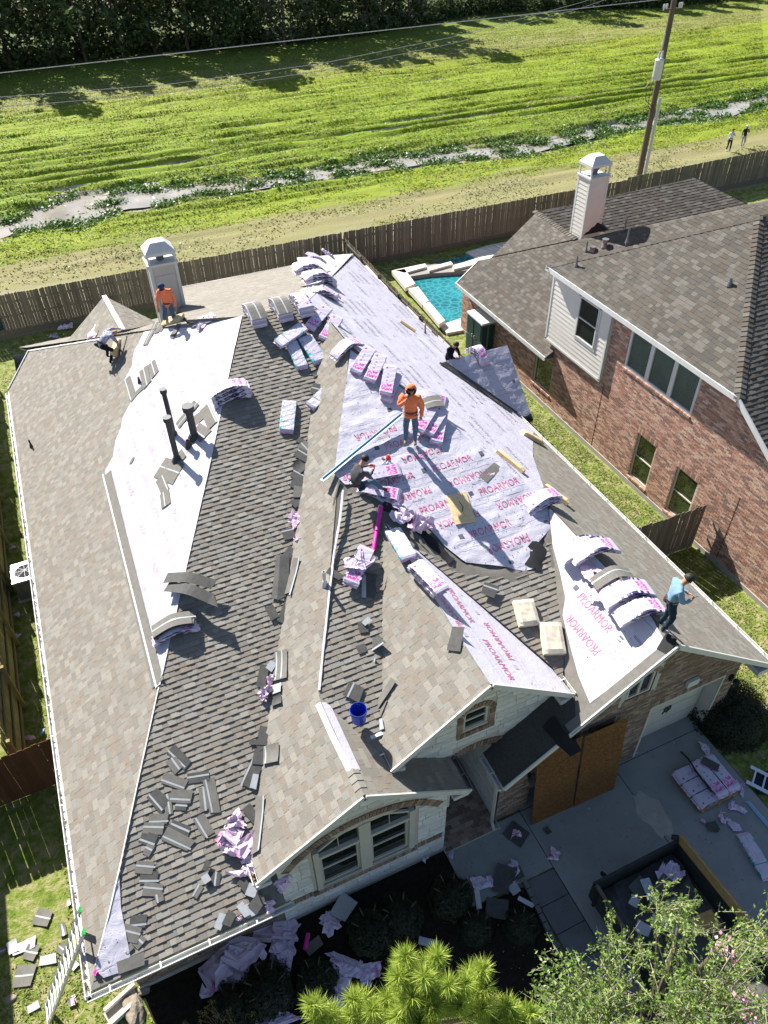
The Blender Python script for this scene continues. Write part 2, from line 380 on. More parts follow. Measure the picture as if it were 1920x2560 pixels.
# ------------------------------------------------------------------ terrain
def vnoise(x, y, sx, sy, seed=0.0): return mnoise.noise(Vector((x/sx, y/sy, seed)))
def wat_c(x): return 54.0 + 0.9*math.sin(x*.11+.6) + 0.5*math.sin(x*.31)
def wat_w(x):
    b = 2.2 + .8*math.sin(x*.23+1.2) + .5*math.sin(x*.6)
    b *= (1.2+.35*math.sin(x*1.1) if x < 8 else 1.15-(x-8)*.05 if x < 16 else .75)
    return max(.85, b*.62)
def ground_z(x, y):
    if y < 38.3: return 0.0
    e = min(1, (y-38.3)/2.0)
    z = 0.0
    d = y-wat_c(x); wv = wat_w(x)
    z -= 0.44*math.exp(-(d/(wv*1.1+.9))**4)-.07*vnoise(x, y, 1.3, .8, 6)*(abs(d) < wv*1.6)
    if y > 41 and y < 100:
        k = min(1, (y-41)/4.0)
        # mowing ridges running along the ditch
        rut = math.sin((y+1.3*vnoise(x, y, 30, 9, 3))*2*math.pi/1.55)*.07 + .20*vnoise(x, y, 7.0, .9, 1.0) + .10*vnoise(x, y, 2.4, .45, 7.0) + .05*vnoise(x, y, .7, .4, 2.0)
        rut *= .35 if y < 50 else 1.0
        if y > 84: rut *= .4
        z += k*rut
        for yy, a in ((61.3, .6), (63.0, .42), (59.6, .36), (67.5, .30), (69.6, .22), (74.4, .28), (78.2, .22)):
            z -= a*math.exp(-((y-yy-.9*math.sin(x*.05)-.4*vnoise(x, 0, 8, 1, yy))/.32)**2)
    if 38.8 < y < 42.6 and -3 < x < 9:      # churned mud behind the fence
        z += .26*vnoise(x, y, 1.1, .35, 2.0)*min(1, (x+3)/2)*min(1, (9-x)/2)*min(1, (42.6-y))
    return z*e
def terrain():
    xs = list(np.arange(-60, -14, 2.0)) + list(np.arange(-14, 66, .33)) + list(np.arange(66, 150, 1.4))
    ys = [-40, -25, -15, -8, 0, 4, 8, 12, 20, 28, 36] + list(np.arange(38, 70, .22)) + list(np.arange(70, 92, .4)) + list(np.arange(92, 135, 1.6))
    V = [Vector((x, y, ground_z(x, y))) for y in ys for x in xs]; n = len(xs)
    Fc = [(j*n+i, j*n+i+1, (j+1)*n+i+1, (j+1)*n+i) for j in range(len(ys)-1) for i in range(n-1)]
    me = mesh('ground', V, Fc, 'field_grass', smooth=True); o = link('ground', me, None, kind='structure')
    # the land beyond, out to the horizon
    x0, x1, y0, y1 = xs[0], xs[-1], ys[0], ys[-1]; B = 1800
    Q = MB()
    for a in ((-B, y1, B, B), (-B, -B, B, y0), (-B, y0, x0, y1), (x1, y0, B, y1)):
        Q.poly([(a[0], a[1], -.004), (a[2], a[1], -.004), (a[2], a[3], -.004), (a[0], a[3], -.004)])
    q = Q.build('far_ground', 'far_ground'); q['kind'] = 'structure'
leafmat('leaf_straw', [(.28, .26, .11), (.24, .23, .08), (.32, .28, .13)], .7, .25)
m = NT('field_grass'); p = m.geo(); sx, sy, sz = m.n_sep(p)
warp = m.math('MULTIPLY', m.math('SUBTRACT', m.noise(m.mapping(p, (.18, .55, 1)), 1.0, 5), .5), 6.0)
yy = m.math('DIVIDE', m.math('ADD', sy, warp), 140.0)
g1 = m.ramp(yy, [(0, (.20, .22, .05)), (.262, (.20, .22, .055)), (.276, (.38, .33, .23)), (.298, (.40, .34, .24)), (.310, (.27, .25, .12)), (.326, (.28, .24, .13)), (.338, (.22, .22, .07)), (.345, (.26, .31, .02)), (.365, (.25, .33, .010)),
                 (.385, (.12, .15, .05)), (.40, (.17, .25, .012)), (.43, (.21, .30, .008)), (.52, (.24, .32, .010)), (.575, (.27, .31, .02)), (.60, (.26, .23, .09)), (.63, (.26, .25, .08)), (.66, (.21, .25, .04)), (.70, (.15, .19, .03)), (.74, (.05, .06, .02)), (1, (.06, .06, .03))])
pat = m.noise(m.mapping(p, (.5, 1.6, 1)), 1.1, 6, .7, .6)
g2 = m.mix(m.ramp(pat, [(.42, (0, 0, 0)), (.72, (.6, .6, .6))]), g1, (.27, .25, .08))
pat2 = m.noise(m.mapping(p, (.9, 2.4, 1)), 1.6, 5, .7)
g3 = m.mix(m.math('MULTIPLY', m.math('ADD', .12, m.math('MULTIPLY', .88, m.math('GREATER_THAN', yy, .336))), m.n_sep(m.ramp(pat2, [(.48, (0, 0, 0)), (.62, (.7, .7, .7))]))[0]), g2, (.10, .22, .008))
# lawn close to the houses: clumps of green over straw
nearl = m.math('LESS_THAN', sy, 37.8)
lawn = m.ramp(m.noise(p, 3.2, 6, .75, .5), [(.36, (.10, .16, .02)), (.48, (.19, .24, .045)), (.60, (.36, .32, .17)), (.75, (.24, .25, .08))])
g4 = m.mix(nearl, g3, lawn)
churn = m.math('MULTIPLY', m.math('MULTIPLY', m.math('LESS_THAN', m.math('ABSOLUTE', m.math('SUBTRACT', sx, 4.2)), 4.0), m.math('LESS_THAN', m.math('ABSOLUTE', m.math('SUBTRACT', sy, 40.9)), 1.3)), m.math('GREATER_THAN', m.noise(m.mapping(p, (.5, 1.6, 1)), 1.2, 4), .47))
g4 = m.mix(churn, g4, m.ramp(m.noise(m.mapping(p, (.6, 2.5, 1)), 2.0, 5), [(.4, (.07, .05, .035)), (.5, (.30, .25, .19)), (.6, (.50, .46, .40)), (.68, (.12, .09, .06))]))
mud = m.math('LESS_THAN', sz, -.24); g5 = m.mix(mud, g4, m.ramp(m.noise(p, .8, 5), [(.38, (.16, .13, .09)), (.5, (.46, .43, .38)), (.62, (.52, .48, .43)), (.7, (.2, .17, .12))]))
m.col(m.mix(.35, g5, m.mix(m.noise(p, 14, 4, .7), g5, (.03, .05, .01)))); m.rough(.9, .15)
m.bump(m.noise(p, 7, 5, .7), .6, .12)
m = NT('far_ground'); p = m.geo(); m.col(m.ramp(m.noise(p, .05, 6), [(.35, (.16, .12, .09)), (.5, (.20, .15, .12)), (.62, (.07, .08, .03))])); m.rough(.95, .1)
terrain()
m = NT('ditch_water'); p = m.geo(); m.col(m.ramp(m.noise(p, .5, 4), [(.35, (.22, .21, .18)), (.65, (.34, .30, .25))])); m.rough(.10, .6)
m.bump(m.noise(p, 3, 3), .12, .03)
W = MB(); xs = list(np.arange(-30, 110, 1.0))
V = []; Fc = []
for i, x in enumerate(xs):
    V += [(x, wat_c(x)-wat_w(x)*.95, -.30), (x, wat_c(x)+wat_w(x)*.95, -.30)]
    if i: Fc.append((2*i-2, 2*i, 2*i+1, 2*i-1))
link('ditch_water', mesh('ditch_water', V, Fc, 'ditch_water'), None, kind='structure')
# leafy plants along the water
def leaf_cloud(pts, size, flat=.5, aspect=.45, ntone=4, seed=1, vertical=False):
    """pts: array n x 3; returns V,F,tone of leaf quads"""
    r = np.random.RandomState(seed); n = len(pts); pts = np.asarray(pts, float)
    nor = r.normal(size=(n, 3)); nor[:, 2] = np.abs(nor[:, 2])+flat; nor /= np.linalg.norm(nor, axis=1)[:, None]
    t = r.normal(size=(n, 3))
    if vertical: t = r.normal(size=(n, 3))*.35; t[:, 2] = 1.0; nor = np.cross(t, r.normal(size=(n, 3))); nor /= np.linalg.norm(nor, axis=1)[:, None]
    t -= (t*nor).sum(1)[:, None]*nor; t /= np.linalg.norm(t, axis=1)[:, None]; b = np.cross(nor, t)
    s = size*(.6+.8*r.rand(n))[:, None]
    V = np.stack([pts-t*s*.5, pts+b*s*aspect*.5, pts+t*s*.5, pts-b*s*aspect*.5], 1).reshape(-1, 3)
    if vertical: V[:, 2] += np.repeat(s[:, 0]*.5, 4)
    tone = (r.randint(0, ntone, n)+.5)/ntone
    return V, n, tone
def leaves_obj(name, pts, size, mat, parent=None, ntone=4, seed=1, o0=(0, 0, 0), **kw):
    fl = {k: kw.pop(k) for k in ('flat', 'aspect', 'vertical') if k in kw}
    V, n, tone = leaf_cloud(pts, size, ntone=ntone, seed=seed, **fl)
    V = V-np.array(o0); me = bpy.data.meshes.new(name); me.vertices.add(4*n); me.vertices.foreach_set('co', V.ravel())
    me.loops.add(4*n); me.loops.foreach_set('vertex_index', np.arange(4*n)); me.polygons.add(n)
    me.polygons.foreach_set('loop_start', np.arange(0, 4*n, 4)); me.polygons.foreach_set('loop_total', np.full(n, 4))
    a = me.attributes.new('tone', 'FLOAT', 'FACE'); a.data.foreach_set('value', tone); me.materials.append(MT[mat]); me.update(); me.validate()
    return link(name, me, parent, **kw)
P = []
for i in range(30000):
    x = nrg.uniform(-8, 72)
    if x < 14 and nrg.rand() < .15: continue
    s = nrg.choice((-1, 1)); c = wat_c(x); wv = wat_w(x)
    dd = abs(nrg.normal(0, .9))
    if vnoise(x, s*3, 2.2, 1, 5) < -.12: continue
    y = c+s*(wv*.72+dd*1.0) + .5*vnoise(x, 1, 1.5, 1, s)
    P.append((x, y, max(ground_z(x, y), -.3)+nrg.uniform(.0, .30)*math.exp(-dd)))
for i in range(7000):
    k = nrg.randint(0, 22); xx = -6+k*3.3+nrg.normal(0, .55); c = wat_c(xx)
    P.append((xx, c+(.8*math.sin(k*2.1))*wat_w(xx)+nrg.normal(0, .28), -.28+abs(nrg.normal(0, .14))))
leaves_obj('water_plants', P, .20, 'leaf_water', None, 4, 3, kind='stuff', aspect=.6)
# rough grass over the ditch banks
P = []
while len(P) < 200000:
    y = nrg.uniform(41, 96); x = nrg.uniform(-10, 10+y*.95)
    d = .5+vnoise(x, y, 3.0, .8, 4.4)+.35*vnoise(x, y, 1.0, .4, 8.1)
    if y < 49: d -= .25
    if y < 47: d -= .7
    if y > 82: d -= .15
    if abs(y-wat_c(x)) < wat_w(x)*1.0: continue
    if nrg.rand() > d*1.3: continue
    P.append((x, y, ground_z(x, y)+.02))
leaves_obj('rough_grass', P, .13, 'grass_tuft', None, 5, 5, kind='stuff', flat=.9, aspect=.5)
P = []
while len(P) < 26000:
    y = nrg.uniform(39, 92); x = nrg.uniform(-10, 10+y*.95)
    if vnoise(x, y, 6.0, 2.2, 14.4) < .08: continue
    P.append((x, y, ground_z(x, y)+nrg.uniform(0, .10)))
leaves_obj('field_weeds', P, .15, 'leaf_water', None, 4, 15, kind='stuff', flat=.7, aspect=.35)
P = []
while len(P) < 26000:
    y = nrg.uniform(39, 96); x = nrg.uniform(-10, 10+y*.95)
    if vnoise(x, y, 7.0, 1.6, 24.4)+(.25 if y > 80 or y < 47 else 0) < .12: continue
    P.append((x, y, ground_z(x, y)+.03))
leaves_obj('dry_grass', P, .20, 'leaf_straw', None, 3, 16, kind='stuff', flat=.8, aspect=.35)
# lawns
P = []
def lawn(x0, x1, y0, y1, n, dens=1.0):
    for i in range(n):
        x = nrg.uniform(x0, x1); y = nrg.uniform(y0, y1)
        if vnoise(x, y, .5, .5, 3.3)+.25 < nrg.uniform(-.5, .6): continue
        P.append((x, y, .005))
lawn(-6.5, -2.6, 2.5, 8.5, 16000); lawn(-4.1, -2.9, 8, 34, 9000); lawn(13.9, 16.6, 12.5, 26, 26000); lawn(12.8, 16.6, 5, 12.4, 16000); lawn(14.3, 31, 36, 37.8, 5000); lawn(-4, 5, 33.4, 37.8, 4000)
leaves_obj('lawn_grass', P, .085, 'grass_blade', None, 5, 6, kind='stuff', flat=1.0, aspect=.4)
# bare worn strip in the track behind the fence is the ground's own colour

# ------------------------------------------------------------------ fences
def fence(a, b, h, label, name, mat='fence_wood', pw=.14, rails_side=1, seed=1, board=.0, group=None, cat='fence', gap=.006, dog=True, top_rail=False, base=0.0, rails=True, skip=None, limit=300):
    a, b = Vector((a[0], a[1], base)), Vector((b[0], b[1], base)); d = b-a; L = d.length; d.normalize(); nn = Vector((-d.y, d.x, 0))*rails_side
    root = empty(name, a, label, cat, group); r = random.Random(seed)
    vs = []
    for t in range(8):
        hh = h-.02+.005*t; q = MB(); w = pw-gap; c = .03
        prof = [(0, 0), (w, 0), (w, hh-c), (w-c, hh), (c, hh), (0, hh-c)]
        q.add([(x, -.008, z) for x, z in prof]+[(x, .008, z) for x, z in prof], [tuple(range(6)), tuple(range(11, 5, -1))]+[(i, i+6, (i+1) % 6+6, (i+1) % 6) for i in range(6)])
        vs.append(mesh('picket', q.V, q.F, mat, None, [(t+.5)/8]*len(q.F)))
    ang = math.atan2(d.y, d.x); k = 0; x = 0; rest = MB()
    while x < L-pw*.5:
        if not (skip and skip(x)):
            me = vs[r.randrange(8)]
            if k < limit:
                o = link('picket', me, root); o.location = d*x+nn*(-.012)+Vector((0, 0, board+.01)); o.rotation_euler = (r.gauss(0, .006), r.gauss(0, .004), ang+r.gauss(0, .012))
            else:
                Mx = Matrix.Rotation(ang, 3, 'Z'); rest.add([Mx @ v.co+a+d*x+nn*(-.012)+Vector((0, 0, board+.01)) for v in me.vertices], [tuple(p.vertices) for p in me.polygons], r.random())
            k += 1
        x += pw
    if rest.V: rest.build('picket_run', mat, root, kind='stuff')
    if rails:
        for z in (.25, h*.52, h-.2):
            q = MB(); q.bar(a+nn*.035+Vector((0, 0, z)), b+nn*.035+Vector((0, 0, z)), .04, .09, tone=.3); q.build('rail', mat, root)
        x = 0.05
        while x < L:
            q = MB(); p = a+d*x+nn*.095; q.box(p+Vector((0, 0, h*.5)), (.09, .09, h), tone=.1); q.build('post', mat, root); x += 2.4
    if board:
        q = MB(); q.bar(a+Vector((0, 0, board/2)), b+Vector((0, 0, board/2)), .04, board, tone=.9); q.build('kickboard', mat, root)
    if top_rail:
        q = MB(); q.bar(a+nn*.03+Vector((0, 0, h+.01)), b+nn*.03+Vector((0, 0, h+.01)), .13, .04, tone=.9); q.build('top_rail', mat, root)
    return root
fence((-11, 38.2), (14.25, 37.95), 1.85, 'weathered back fence of grey pickets between the roofed house and the ditch', 'picket_fence', seed=2, board=.22, rails_side=1)
fence((14.3, 37.95), (33.2, 37.75), 1.85, 'weathered back fence of grey pickets behind the pool and the brick house', 'picket_fence', seed=3, board=.22, rails_side=1)
fence((33.25, 38.1), (60, 38.6), 1.85, 'paler back fence of grey pickets running right from the utility pole', 'picket_fence', seed=4, board=.22, rails_side=1, pw=.15)
fence((14.28, 37.7), (13.92, 12.7), 1.8, 'fence of dark grey pickets running between the two houses beside the pool', 'picket_fence', seed=5, rails_side=-1, top_rail=False)
fence((13.95, 12.5), (16.65, 12.45), 1.85, 'short cross fence of dark pickets casting its shadow on the brick wall', 'picket_fence', seed=6, rails_side=1)
# broad pale cap boards along two stretches of the side fence
for y0, y1 in ((34.5, 31.6), (29.5, 26.9), (24.4, 22.6), (17.4, 15.3), (14.6, 12.8)):
    q = MB(); q.bar((14.12, y0, 1.55), (14.02, y1, 1.55), .12, .06, tone=.95)
    solo(q, 'cap_board', 'coping', (14.07, (y0+y1)/2, 1.5), 'pale board on the fence %s' % {34.5: 'farthest back, beside the pool corner', 29.5: 'beside the middle of the pool', 24.4: 'nearest the dark storage cabinet', 17.4: 'beside the grass strip, mid way', 14.6: 'just behind the cross fence corner'}[y0], 'board', 'pale boards along the side fence')
fence((-4.62, 34.5), (-4.62, 12.6), 1.85, 'yellow green board fence along the left side yard by the air conditioner', 'board_fence', 'fence_green', seed=8, rails_side=1, board=.2)
fence((-7.6, 12.35), (-3.05, 12.5), 1.85, 'reddish brown picket gate fence joining the left eave wall', 'picket_fence', 'fence_red', seed=9, rails_side=1, pw=.17)
# ------------------------------------------------------------------ shingle / brick engines
def dist_cam(p): return (p-EYE).length
def in_frame(p):
    v = p-EYE; k = v.dot(FW)
    if k <= .1: return False
    return abs(FOC*v.dot(RT)/k) < PX/2-5 and abs(FOC*v.dot(UP)/k) < 1101
def shingles(poly, nrm, expo=.143, widths=(.12, .16, .20, .25, .30), thick=(.007, .014), lift=.004, tones=8, seed=0, updir=None, holes=()):
    """lay courses on a planar polygon; returns list of pieces"""
    r = random.Random(seed); N = Vector(nrm).normalized()
    if N.z < 0: N = -N
    U = Vector((0, 0, 1)).cross(N); U.normalize(); Vv = N.cross(U)
    if Vv.z < 0: Vv = -Vv; U = -U
    O = Vector(poly[0]); P2 = [((Vector(p)-O).dot(U), (Vector(p)-O).dot(Vv)) for p in poly]
    H2 = [[((Vector(p)-O).dot(U), (Vector(p)-O).dot(Vv)) for p in h] for h in holes]
    x0 = min(p[0] for p in P2); x1 = max(p[0] for p in P2); y0 = min(p[1] for p in P2); y1 = max(p[1] for p in P2)
    out = []; v = y0; row = 0; big = 0.0
    while v < y1:
        x = x0-r.uniform(0, .3); tooth = r.random() < .5
        rowj = r.uniform(-.004, .004)
        while x < x1:
            wd = r.choice(widths); a, b = x, x+wd-.003; c, d = v+rowj, v+expo+.018
            tooth = not tooth
            tn = (int(tones*(.5+.5*mnoise.noise(Vector((a*1.1+seed, v*1.3, .5)))+r.gauss(0, .30))) % tones+.5)/tones if r.random() < .55 else (r.randrange(tones)+.5)/tones
            cs = [pin(P2, px, py) for px, py in ((a, c), (b, c), (b, d-.02), (a, d-.02))]
            x += wd
            if not any(cs) and not pin(P2, (a+b)/2, (c+d)/2): continue
            if any(pin(h, (a+b)/2, (c+d)/2) for h in H2): continue
            th = thick[1] if tooth else thick[0]
            if all(cs): out.append(('f', O+U*a+Vv*c+N*lift, U, Vv, N, wd, d-c, th, tn, None))
            else:
                Q = clip_rect(P2, a, c, b, d)
                if len(Q) >= 3: out.append(('c', O+N*lift, U, Vv, N, wd, d-c, th, tn, (Q, c, d)))
        v += expo; row += 1
    return out
def tab_geo(w, h, th):
    V = [(0, 0, 0), (w, 0, 0), (w, h, -.001), (0, h, -.001), (0, 0, th), (w, 0, th), (w, h, .0005), (0, h, .0005)]
    return V, [(4, 5, 6, 7), (0, 1, 5, 4), (1, 2, 6, 5), (3, 0, 4, 7)]
def emit(pieces, name, mat, parent, limit=300, geo=tab_geo, stuffname=None):
    o0 = org(parent); full = []
    if limit:
        full = [(dist_cam(p[1]), i) for i, p in enumerate(pieces) if p[0] == 'f' and in_frame(p[1])]
        full.sort(); full = [i for _, i in full[:limit]]
    fs = set(full); var = {}
    for i in full:
        _, O, U, Vv, N, w, h, th, tn, _q = pieces[i]; key = (round(w, 3), round(h, 2), th, tn)
        if key not in var:
            V, Fc = geo(w, h, th); var[key] = mesh(name, V, Fc, mat, None, [tn]*len(Fc))
        o = link(name, var[key], parent); M = Matrix((U, Vv, N)).transposed().to_4x4(); M.translation = O-o0; o.matrix_local = M
    VV = []; FF = []; TT = []
    for i, p in enumerate(pieces):
        if i in fs: continue
        k, O, U, Vv, N, w, h, th, tn, q = p; O = O-o0
        if k == 'f':
            V, Fc = geo(w-.003 if name == 'shingle' else w, h, th); b = len(VV)
            VV += [tuple(O+U*a+Vv*c+N*e) for a, c, e in V]; FF += [tuple(j+b for j in f) for f in Fc]; TT += [tn]*len(Fc)
        else:
            Q, c, d = q; b = len(VV); n = len(Q)
            hh = lambda y: th+(0.0005-th)*min(1, max(0, (y-c)/(d-c))) if name == 'shingle' else th
            VV += [tuple(O+U*a+Vv*y+N*hh(y)) for a, y in Q]+[tuple(O+U*a+Vv*y) for a, y in Q]
            FF.append(tuple(range(b, b+n))); TT.append(tn)
            for j in range(n): FF.append((b+j, b+n+j, b+n+(j+1) % n, b+(j+1) % n)); TT.append(tn)
    if VV:
        # make clipped tops face outward
        me = mesh(name+'_field', VV, FF, mat, None, TT)
        link(stuffname or name+'_field', me, parent, kind='stuff')
def brick_geo(w, h, th):
    return [(0, 0, 0), (w, 0, 0), (w, h, 0), (0, h, 0), (0, 0, th), (w, 0, th), (w, h, th), (0, h, th)], [(4, 5, 6, 7), (0, 1, 5, 4), (1, 2, 6, 5), (2, 3, 7, 6), (3, 0, 4, 7)]
def bricks(O, U, Vv, region, holes=(), bw=.20, bh=.062, mort=.011, proud=.009, tones=8, seed=0, lengths=None, heights=None):
    """courses of bricks or stones on wall plane through O; region/holes in (u,v)"""
    r = random.Random(seed); O, U, Vv = Vector(O), Vector(U).normalized(), Vector(Vv).normalized(); N = U.cross(Vv); out = []
    x0 = min(p[0] for p in region); x1 = max(p[0] for p in region); v = min(p[1] for p in region); y1 = max(p[1] for p in region); row = 0
    while v < y1:
        h = bh if not heights else r.choice(heights)
        x = x0-(bw+mort)*(.5 if row % 2 else 0)
        while x < x1:
            w = bw if not lengths else r.choice(lengths); a, b, c, d = x, x+w, v, v+h; x += w+mort
            if b > x1 and a < x1: b = x1
            if a < x0 and b > x0: a = x0
            ym = (c+d)/2
            for hh in holes:
                if len(hh) == 4 and hh[0][1] < ym < hh[2][1]:
                    if a < hh[0][0] < b: b = hh[0][0]
                    elif a < hh[1][0] < b: a = hh[1][0]
            if b-a < .03: continue
            tn = (r.randrange(tones)+.5)/tones; mid = ((a+b)/2, (c+d)/2); th = proud+r.uniform(-.002, .003)
            if any(pin(hh, *q) for hh in holes for q in ((a+.01, mid[1]), (b-.01, mid[1]), mid)): 
                # keep the part outside a hole edge
                continue
            cs = [pin(region, *q) for q in ((a+.002, c+.002), (b-.002, c+.002), (b-.002, d-.002), (a+.002, d-.002))]
            if all(cs): out.append(('f', O+U*a+Vv*c, U, Vv, N, b-a, d-c, th, tn, None))
            elif any(cs):
                Q = clip_rect(region, a, c, b, d)
                if len(Q) >= 3: out.append(('c', O, U, Vv, N, b-a, d-c, th, tn, (Q, c, d)))
        v += h+mort; row += 1
    return out
def wallpanel(mb, O, U, Vv, region, holes=(), mi=0):
    """flat backing with rectangular holes (holes as (u0,v0,u1,v1)) as strips of clipped cells"""
    O, U, Vv = Vector(O), Vector(U).normalized(), Vector(Vv).normalized()
    xs = sorted(set([min(p[0] for p in region), max(p[0] for p in region)]+[h[0] for h in holes]+[h[2] for h in holes]))
    ys = sorted(set([min(p[1] for p in region), max(p[1] for p in region)]+[h[1] for h in holes]+[h[3] for h in holes]))
    for i in range(len(xs)-1):
        for j in range(len(ys)-1):
            mx, my = (xs[i]+xs[i+1])/2, (ys[j]+ys[j+1])/2
            if any(h[0] < mx < h[2] and h[1] < my < h[3] for h in holes): continue
            Q = clip_rect(region, xs[i], ys[j], xs[i+1], ys[j+1])
            if len(Q) >= 3: mb.poly([O+U*a+Vv*b for a, b in Q], 0, mi)
def rect(u0, v0, u1, v1): return [(u0, v0), (u1, v0), (u1, v1), (u0, v1)]

# ------------------------------------------------------------------ main house: roof planes
def plane3(p, q, r):
    p, q, r = map(Vector, (p, q, r)); n = (q-p).cross(r-p); return Pl(-n.x/n.z, -n.y/n.z, n.dot(p)/n.z)
PW = Pl(.673, 0, 2.9+.673*3.2); PS = Pl(0, .369, 2.9-.369*6.1); PE = Pl(-.745, 0, 2.9+.745*12.9)
PN = Pl(0, -.366, 7.9+.366*19.65); PN2 = Pl(0, -.45, 7.9+.45*19.65)
W2 = Pl(.6864, 0, 3.25); S2 = plane3((2.27, 8.86, 4.81), (6.46, 17.15, 7.685), (9.2, 11.3, 5.654)); E1 = Pl(-.6864, 0, 4.81+.6864*2.27)
W3 = Pl(.76, 0, 5.93-.76*5.16); E3 = Pl(-.76, 0, 5.93+.76*5.16); W4 = Pl(.745, 0, 5.654-.745*9.2)
vA = Vector((-3.2, 6.1, 2.9)); vPW = Vector((4.23, 19.65, 7.9)); vJ = Vector((6.19, 19.65, 7.9)); vK = Vector((6.46, 19.08, 7.69))
vPK = Vector((6.46, 17.15, 7.69)); vGR = Vector((9.2, 11.3, 5.654)); vH = Vector((2.27, 8.86, 4.81)); vG1 = Vector((2.27, 6.5, 4.81))
vNW = PW.P(-2.16, 28.89); vNWe = Vector((-3.2, 27.6, 2.9))
def pl_poly(pl, *pts): return [pl.P(*p) if not isinstance(p, Vector) else p for p in pts]
P_W = [vA, vPW, vNW, vNWe]
P_S = [vA, Vector((.4, 6.1, 2.9)), PS.P(.4, 7.13), Vector((.05, 7.13, 3.284)), vK, vJ, vPW]
P_W2 = [Vector((.05, 6.5, 3.284)), vG1, vH, vPK, vK, Vector((.05, 7.13, 3.284))]
P_S2 = [vH, S2.P(2.6, 8.2), S2.P(2.9, 7.4), S2.P(3.12, 7.33), S2.P(5.16, 12.1), S2.P(7.24, 7.72), S2.P(7.24, 7.30), vGR, vPK]
P_E = [Vector((12.9, 6.4, 2.9)), Vector((12.9, 33.0, 2.9)), vJ, vK, vPK, vGR, Vector((9.2, 6.4, 5.654))]
P_N = [Vector((3.9, 33.3, 2.9)), PN.P(2.9, 21.4), vPW, vJ, Vector((12.9, 33.0, 2.9))]
P_N2 = [vPW, PN2.P(2.9, 21.4), Vector((3.9, 30.76, 2.9)), Vector((-2.6, 30.76, 2.9)), vNW]
P_E1 = [vG1, E1.P(4.55, 6.5), E1.P(4.55, 7.32), E1.P(3.25, 7.32), E1.P(3.25, 7.9), E1.P(2.27, 9.0)]
P_W3 = [W3.P(3.08, 7.0), Vector((5.16, 7.0, 5.93)), Vector((5.16, 12.1, 5.93)), W3.P(3.08, 7.64)]
P_E3 = [Vector((5.16, 7.0, 5.93)), E3.P(7.24, 7.0), E3.P(7.24, 7.72), Vector((5.16, 12.1, 5.93))]
P_W4 = [W4.P(5.4, 6.4), Vector((9.2, 6.4, 5.654)), vGR, W4.P(7.24, 7.3), W4.P(5.4, 7.3)]
def nrm(P):
    n = Vector((0, 0, 0))
    for i in range(len(P)): n += P[i-1].cross(P[i])
    n.normalize(); return n if n.z > 0 else -n
house = empty('roofed_house', (4.5, 15, 0), 'large beige brick and stone house whose many-gabled roof is being reshingled by workers', 'house')
D = MB()
for P in (P_W, P_S, P_W2, P_S2, P_E, P_N, P_N2, P_E1, P_W3, P_E3, P_W4):
    Q = list(P)
    if (Q[1]-Q[0]).cross(Q[2]-Q[1]).z < 0 and True: pass
    nn = nrm(Q); s = Vector((0, 0, 0))
    for i in range(len(Q)): s += Q[i-1].cross(Q[i])
    if s.z < 0: Q = Q[::-1]
    D.slab([q-Vector((0, 0, .012)) for q in Q], nn, .05)
# small pyramid roof of the rear wing
pyA = G(225, 640, 5.6)
pyC = G(266, 714, 5.75)
def _wpt(sg, x, y):
    n = Vector((sg, 0, -.72)).cross(pyC-pyA); r = ray(x, y); return EYE+r*((pyA-EYE).dot(n)/r.dot(n))
pyL = _wpt(-1, 138, 746); pyR = _wpt(1, 342, 699)
print('PYR', pyA, pyC, pyL, pyR)
WG = ([pyA, pyL, pyC], [pyA, pyC, pyR])
for T in WG: D.slab([v-Vector((0, 0, .012)) for v in T], nrm(list(T)), .05)
roof = D.build('roof', 'decking', house)

# underlay / shingle split
def WP(pl, *pts): return [pl.at(*p) for p in pts]
u_W = WP(PW, (313, 714), (521, 684), (505, 760), (480, 885), (455, 998), (425, 1130), (395, 1262), (372, 1362), (346, 1480), (341, 1486), (228, 1024), (229, 1015), (246, 985), (250, 952), (262, 925), (266, 902), (285, 867), (279, 850), (270, 820), (286, 790), (290, 760), (303, 735))
sh_W = [vA, PW.at(209, 2093), PW.at(300, 1690), PW.at(343, 1488)] + u_W[10:] + [u_W[0], PW.at(280, 716), vNW, vNWe]
pieces = []
pieces += shingles(sh_W, PW.n, widths=(.09, .12, .15, .19, .24), thick=(.008, .012), seed=1)
pieces += shingles(P_S, PS.n, expo=.125, widths=(.12, .15, .18, .22, .26), thick=(.014, .024), seed=2)
pieces += shingles(P_W2, W2.n, widths=(.10, .13, .16, .20, .24), thick=(.008, .013), seed=3)
u_S2a = WP(S2, (757, 757), (866, 838), (985, 928), (1110, 1022), (1180, 1086), (1200, 1130), (1155, 1180), (1152, 1230), (1130, 1234), (1085, 1224), (1005, 1216), (960, 1180), (925, 1140), (870, 1120), (850, 1100), (800, 1072), (775, 1045), (745, 1048), (722, 1025), (733, 930))
sh_S2L = [vH, S2.at(700, 1400), S2.at(722, 1200), S2.at(742, 1080), S2.at(752, 1062), S2.at(800, 1080), S2.at(818, 1112), S2.P(5.0, 11.75), S2.P(3.12, 7.33), S2.P(2.9, 7.4), S2.P(2.6, 8.2)]
sh_S2R = [S2.P(5.6, 11.2), S2.at(1010, 1236), S2.at(1075, 1240), S2.at(1150, 1232), S2.at(1205, 1130), S2.at(1225, 1290), S2.P(7.24, 7.30), S2.P(7.24, 7.72)]
pieces += shingles(sh_S2L, S2.n, expo=.13, thick=(.014, .024), seed=4)
pieces += shingles(sh_S2R, S2.n, expo=.13, thick=(.014, .024), seed=5, widths=(.2, .25, .3, .34))
pieces += shingles(P_E1, E1.n, widths=(.12, .15, .18, .22, .26), thick=(.008, .012), seed=6)
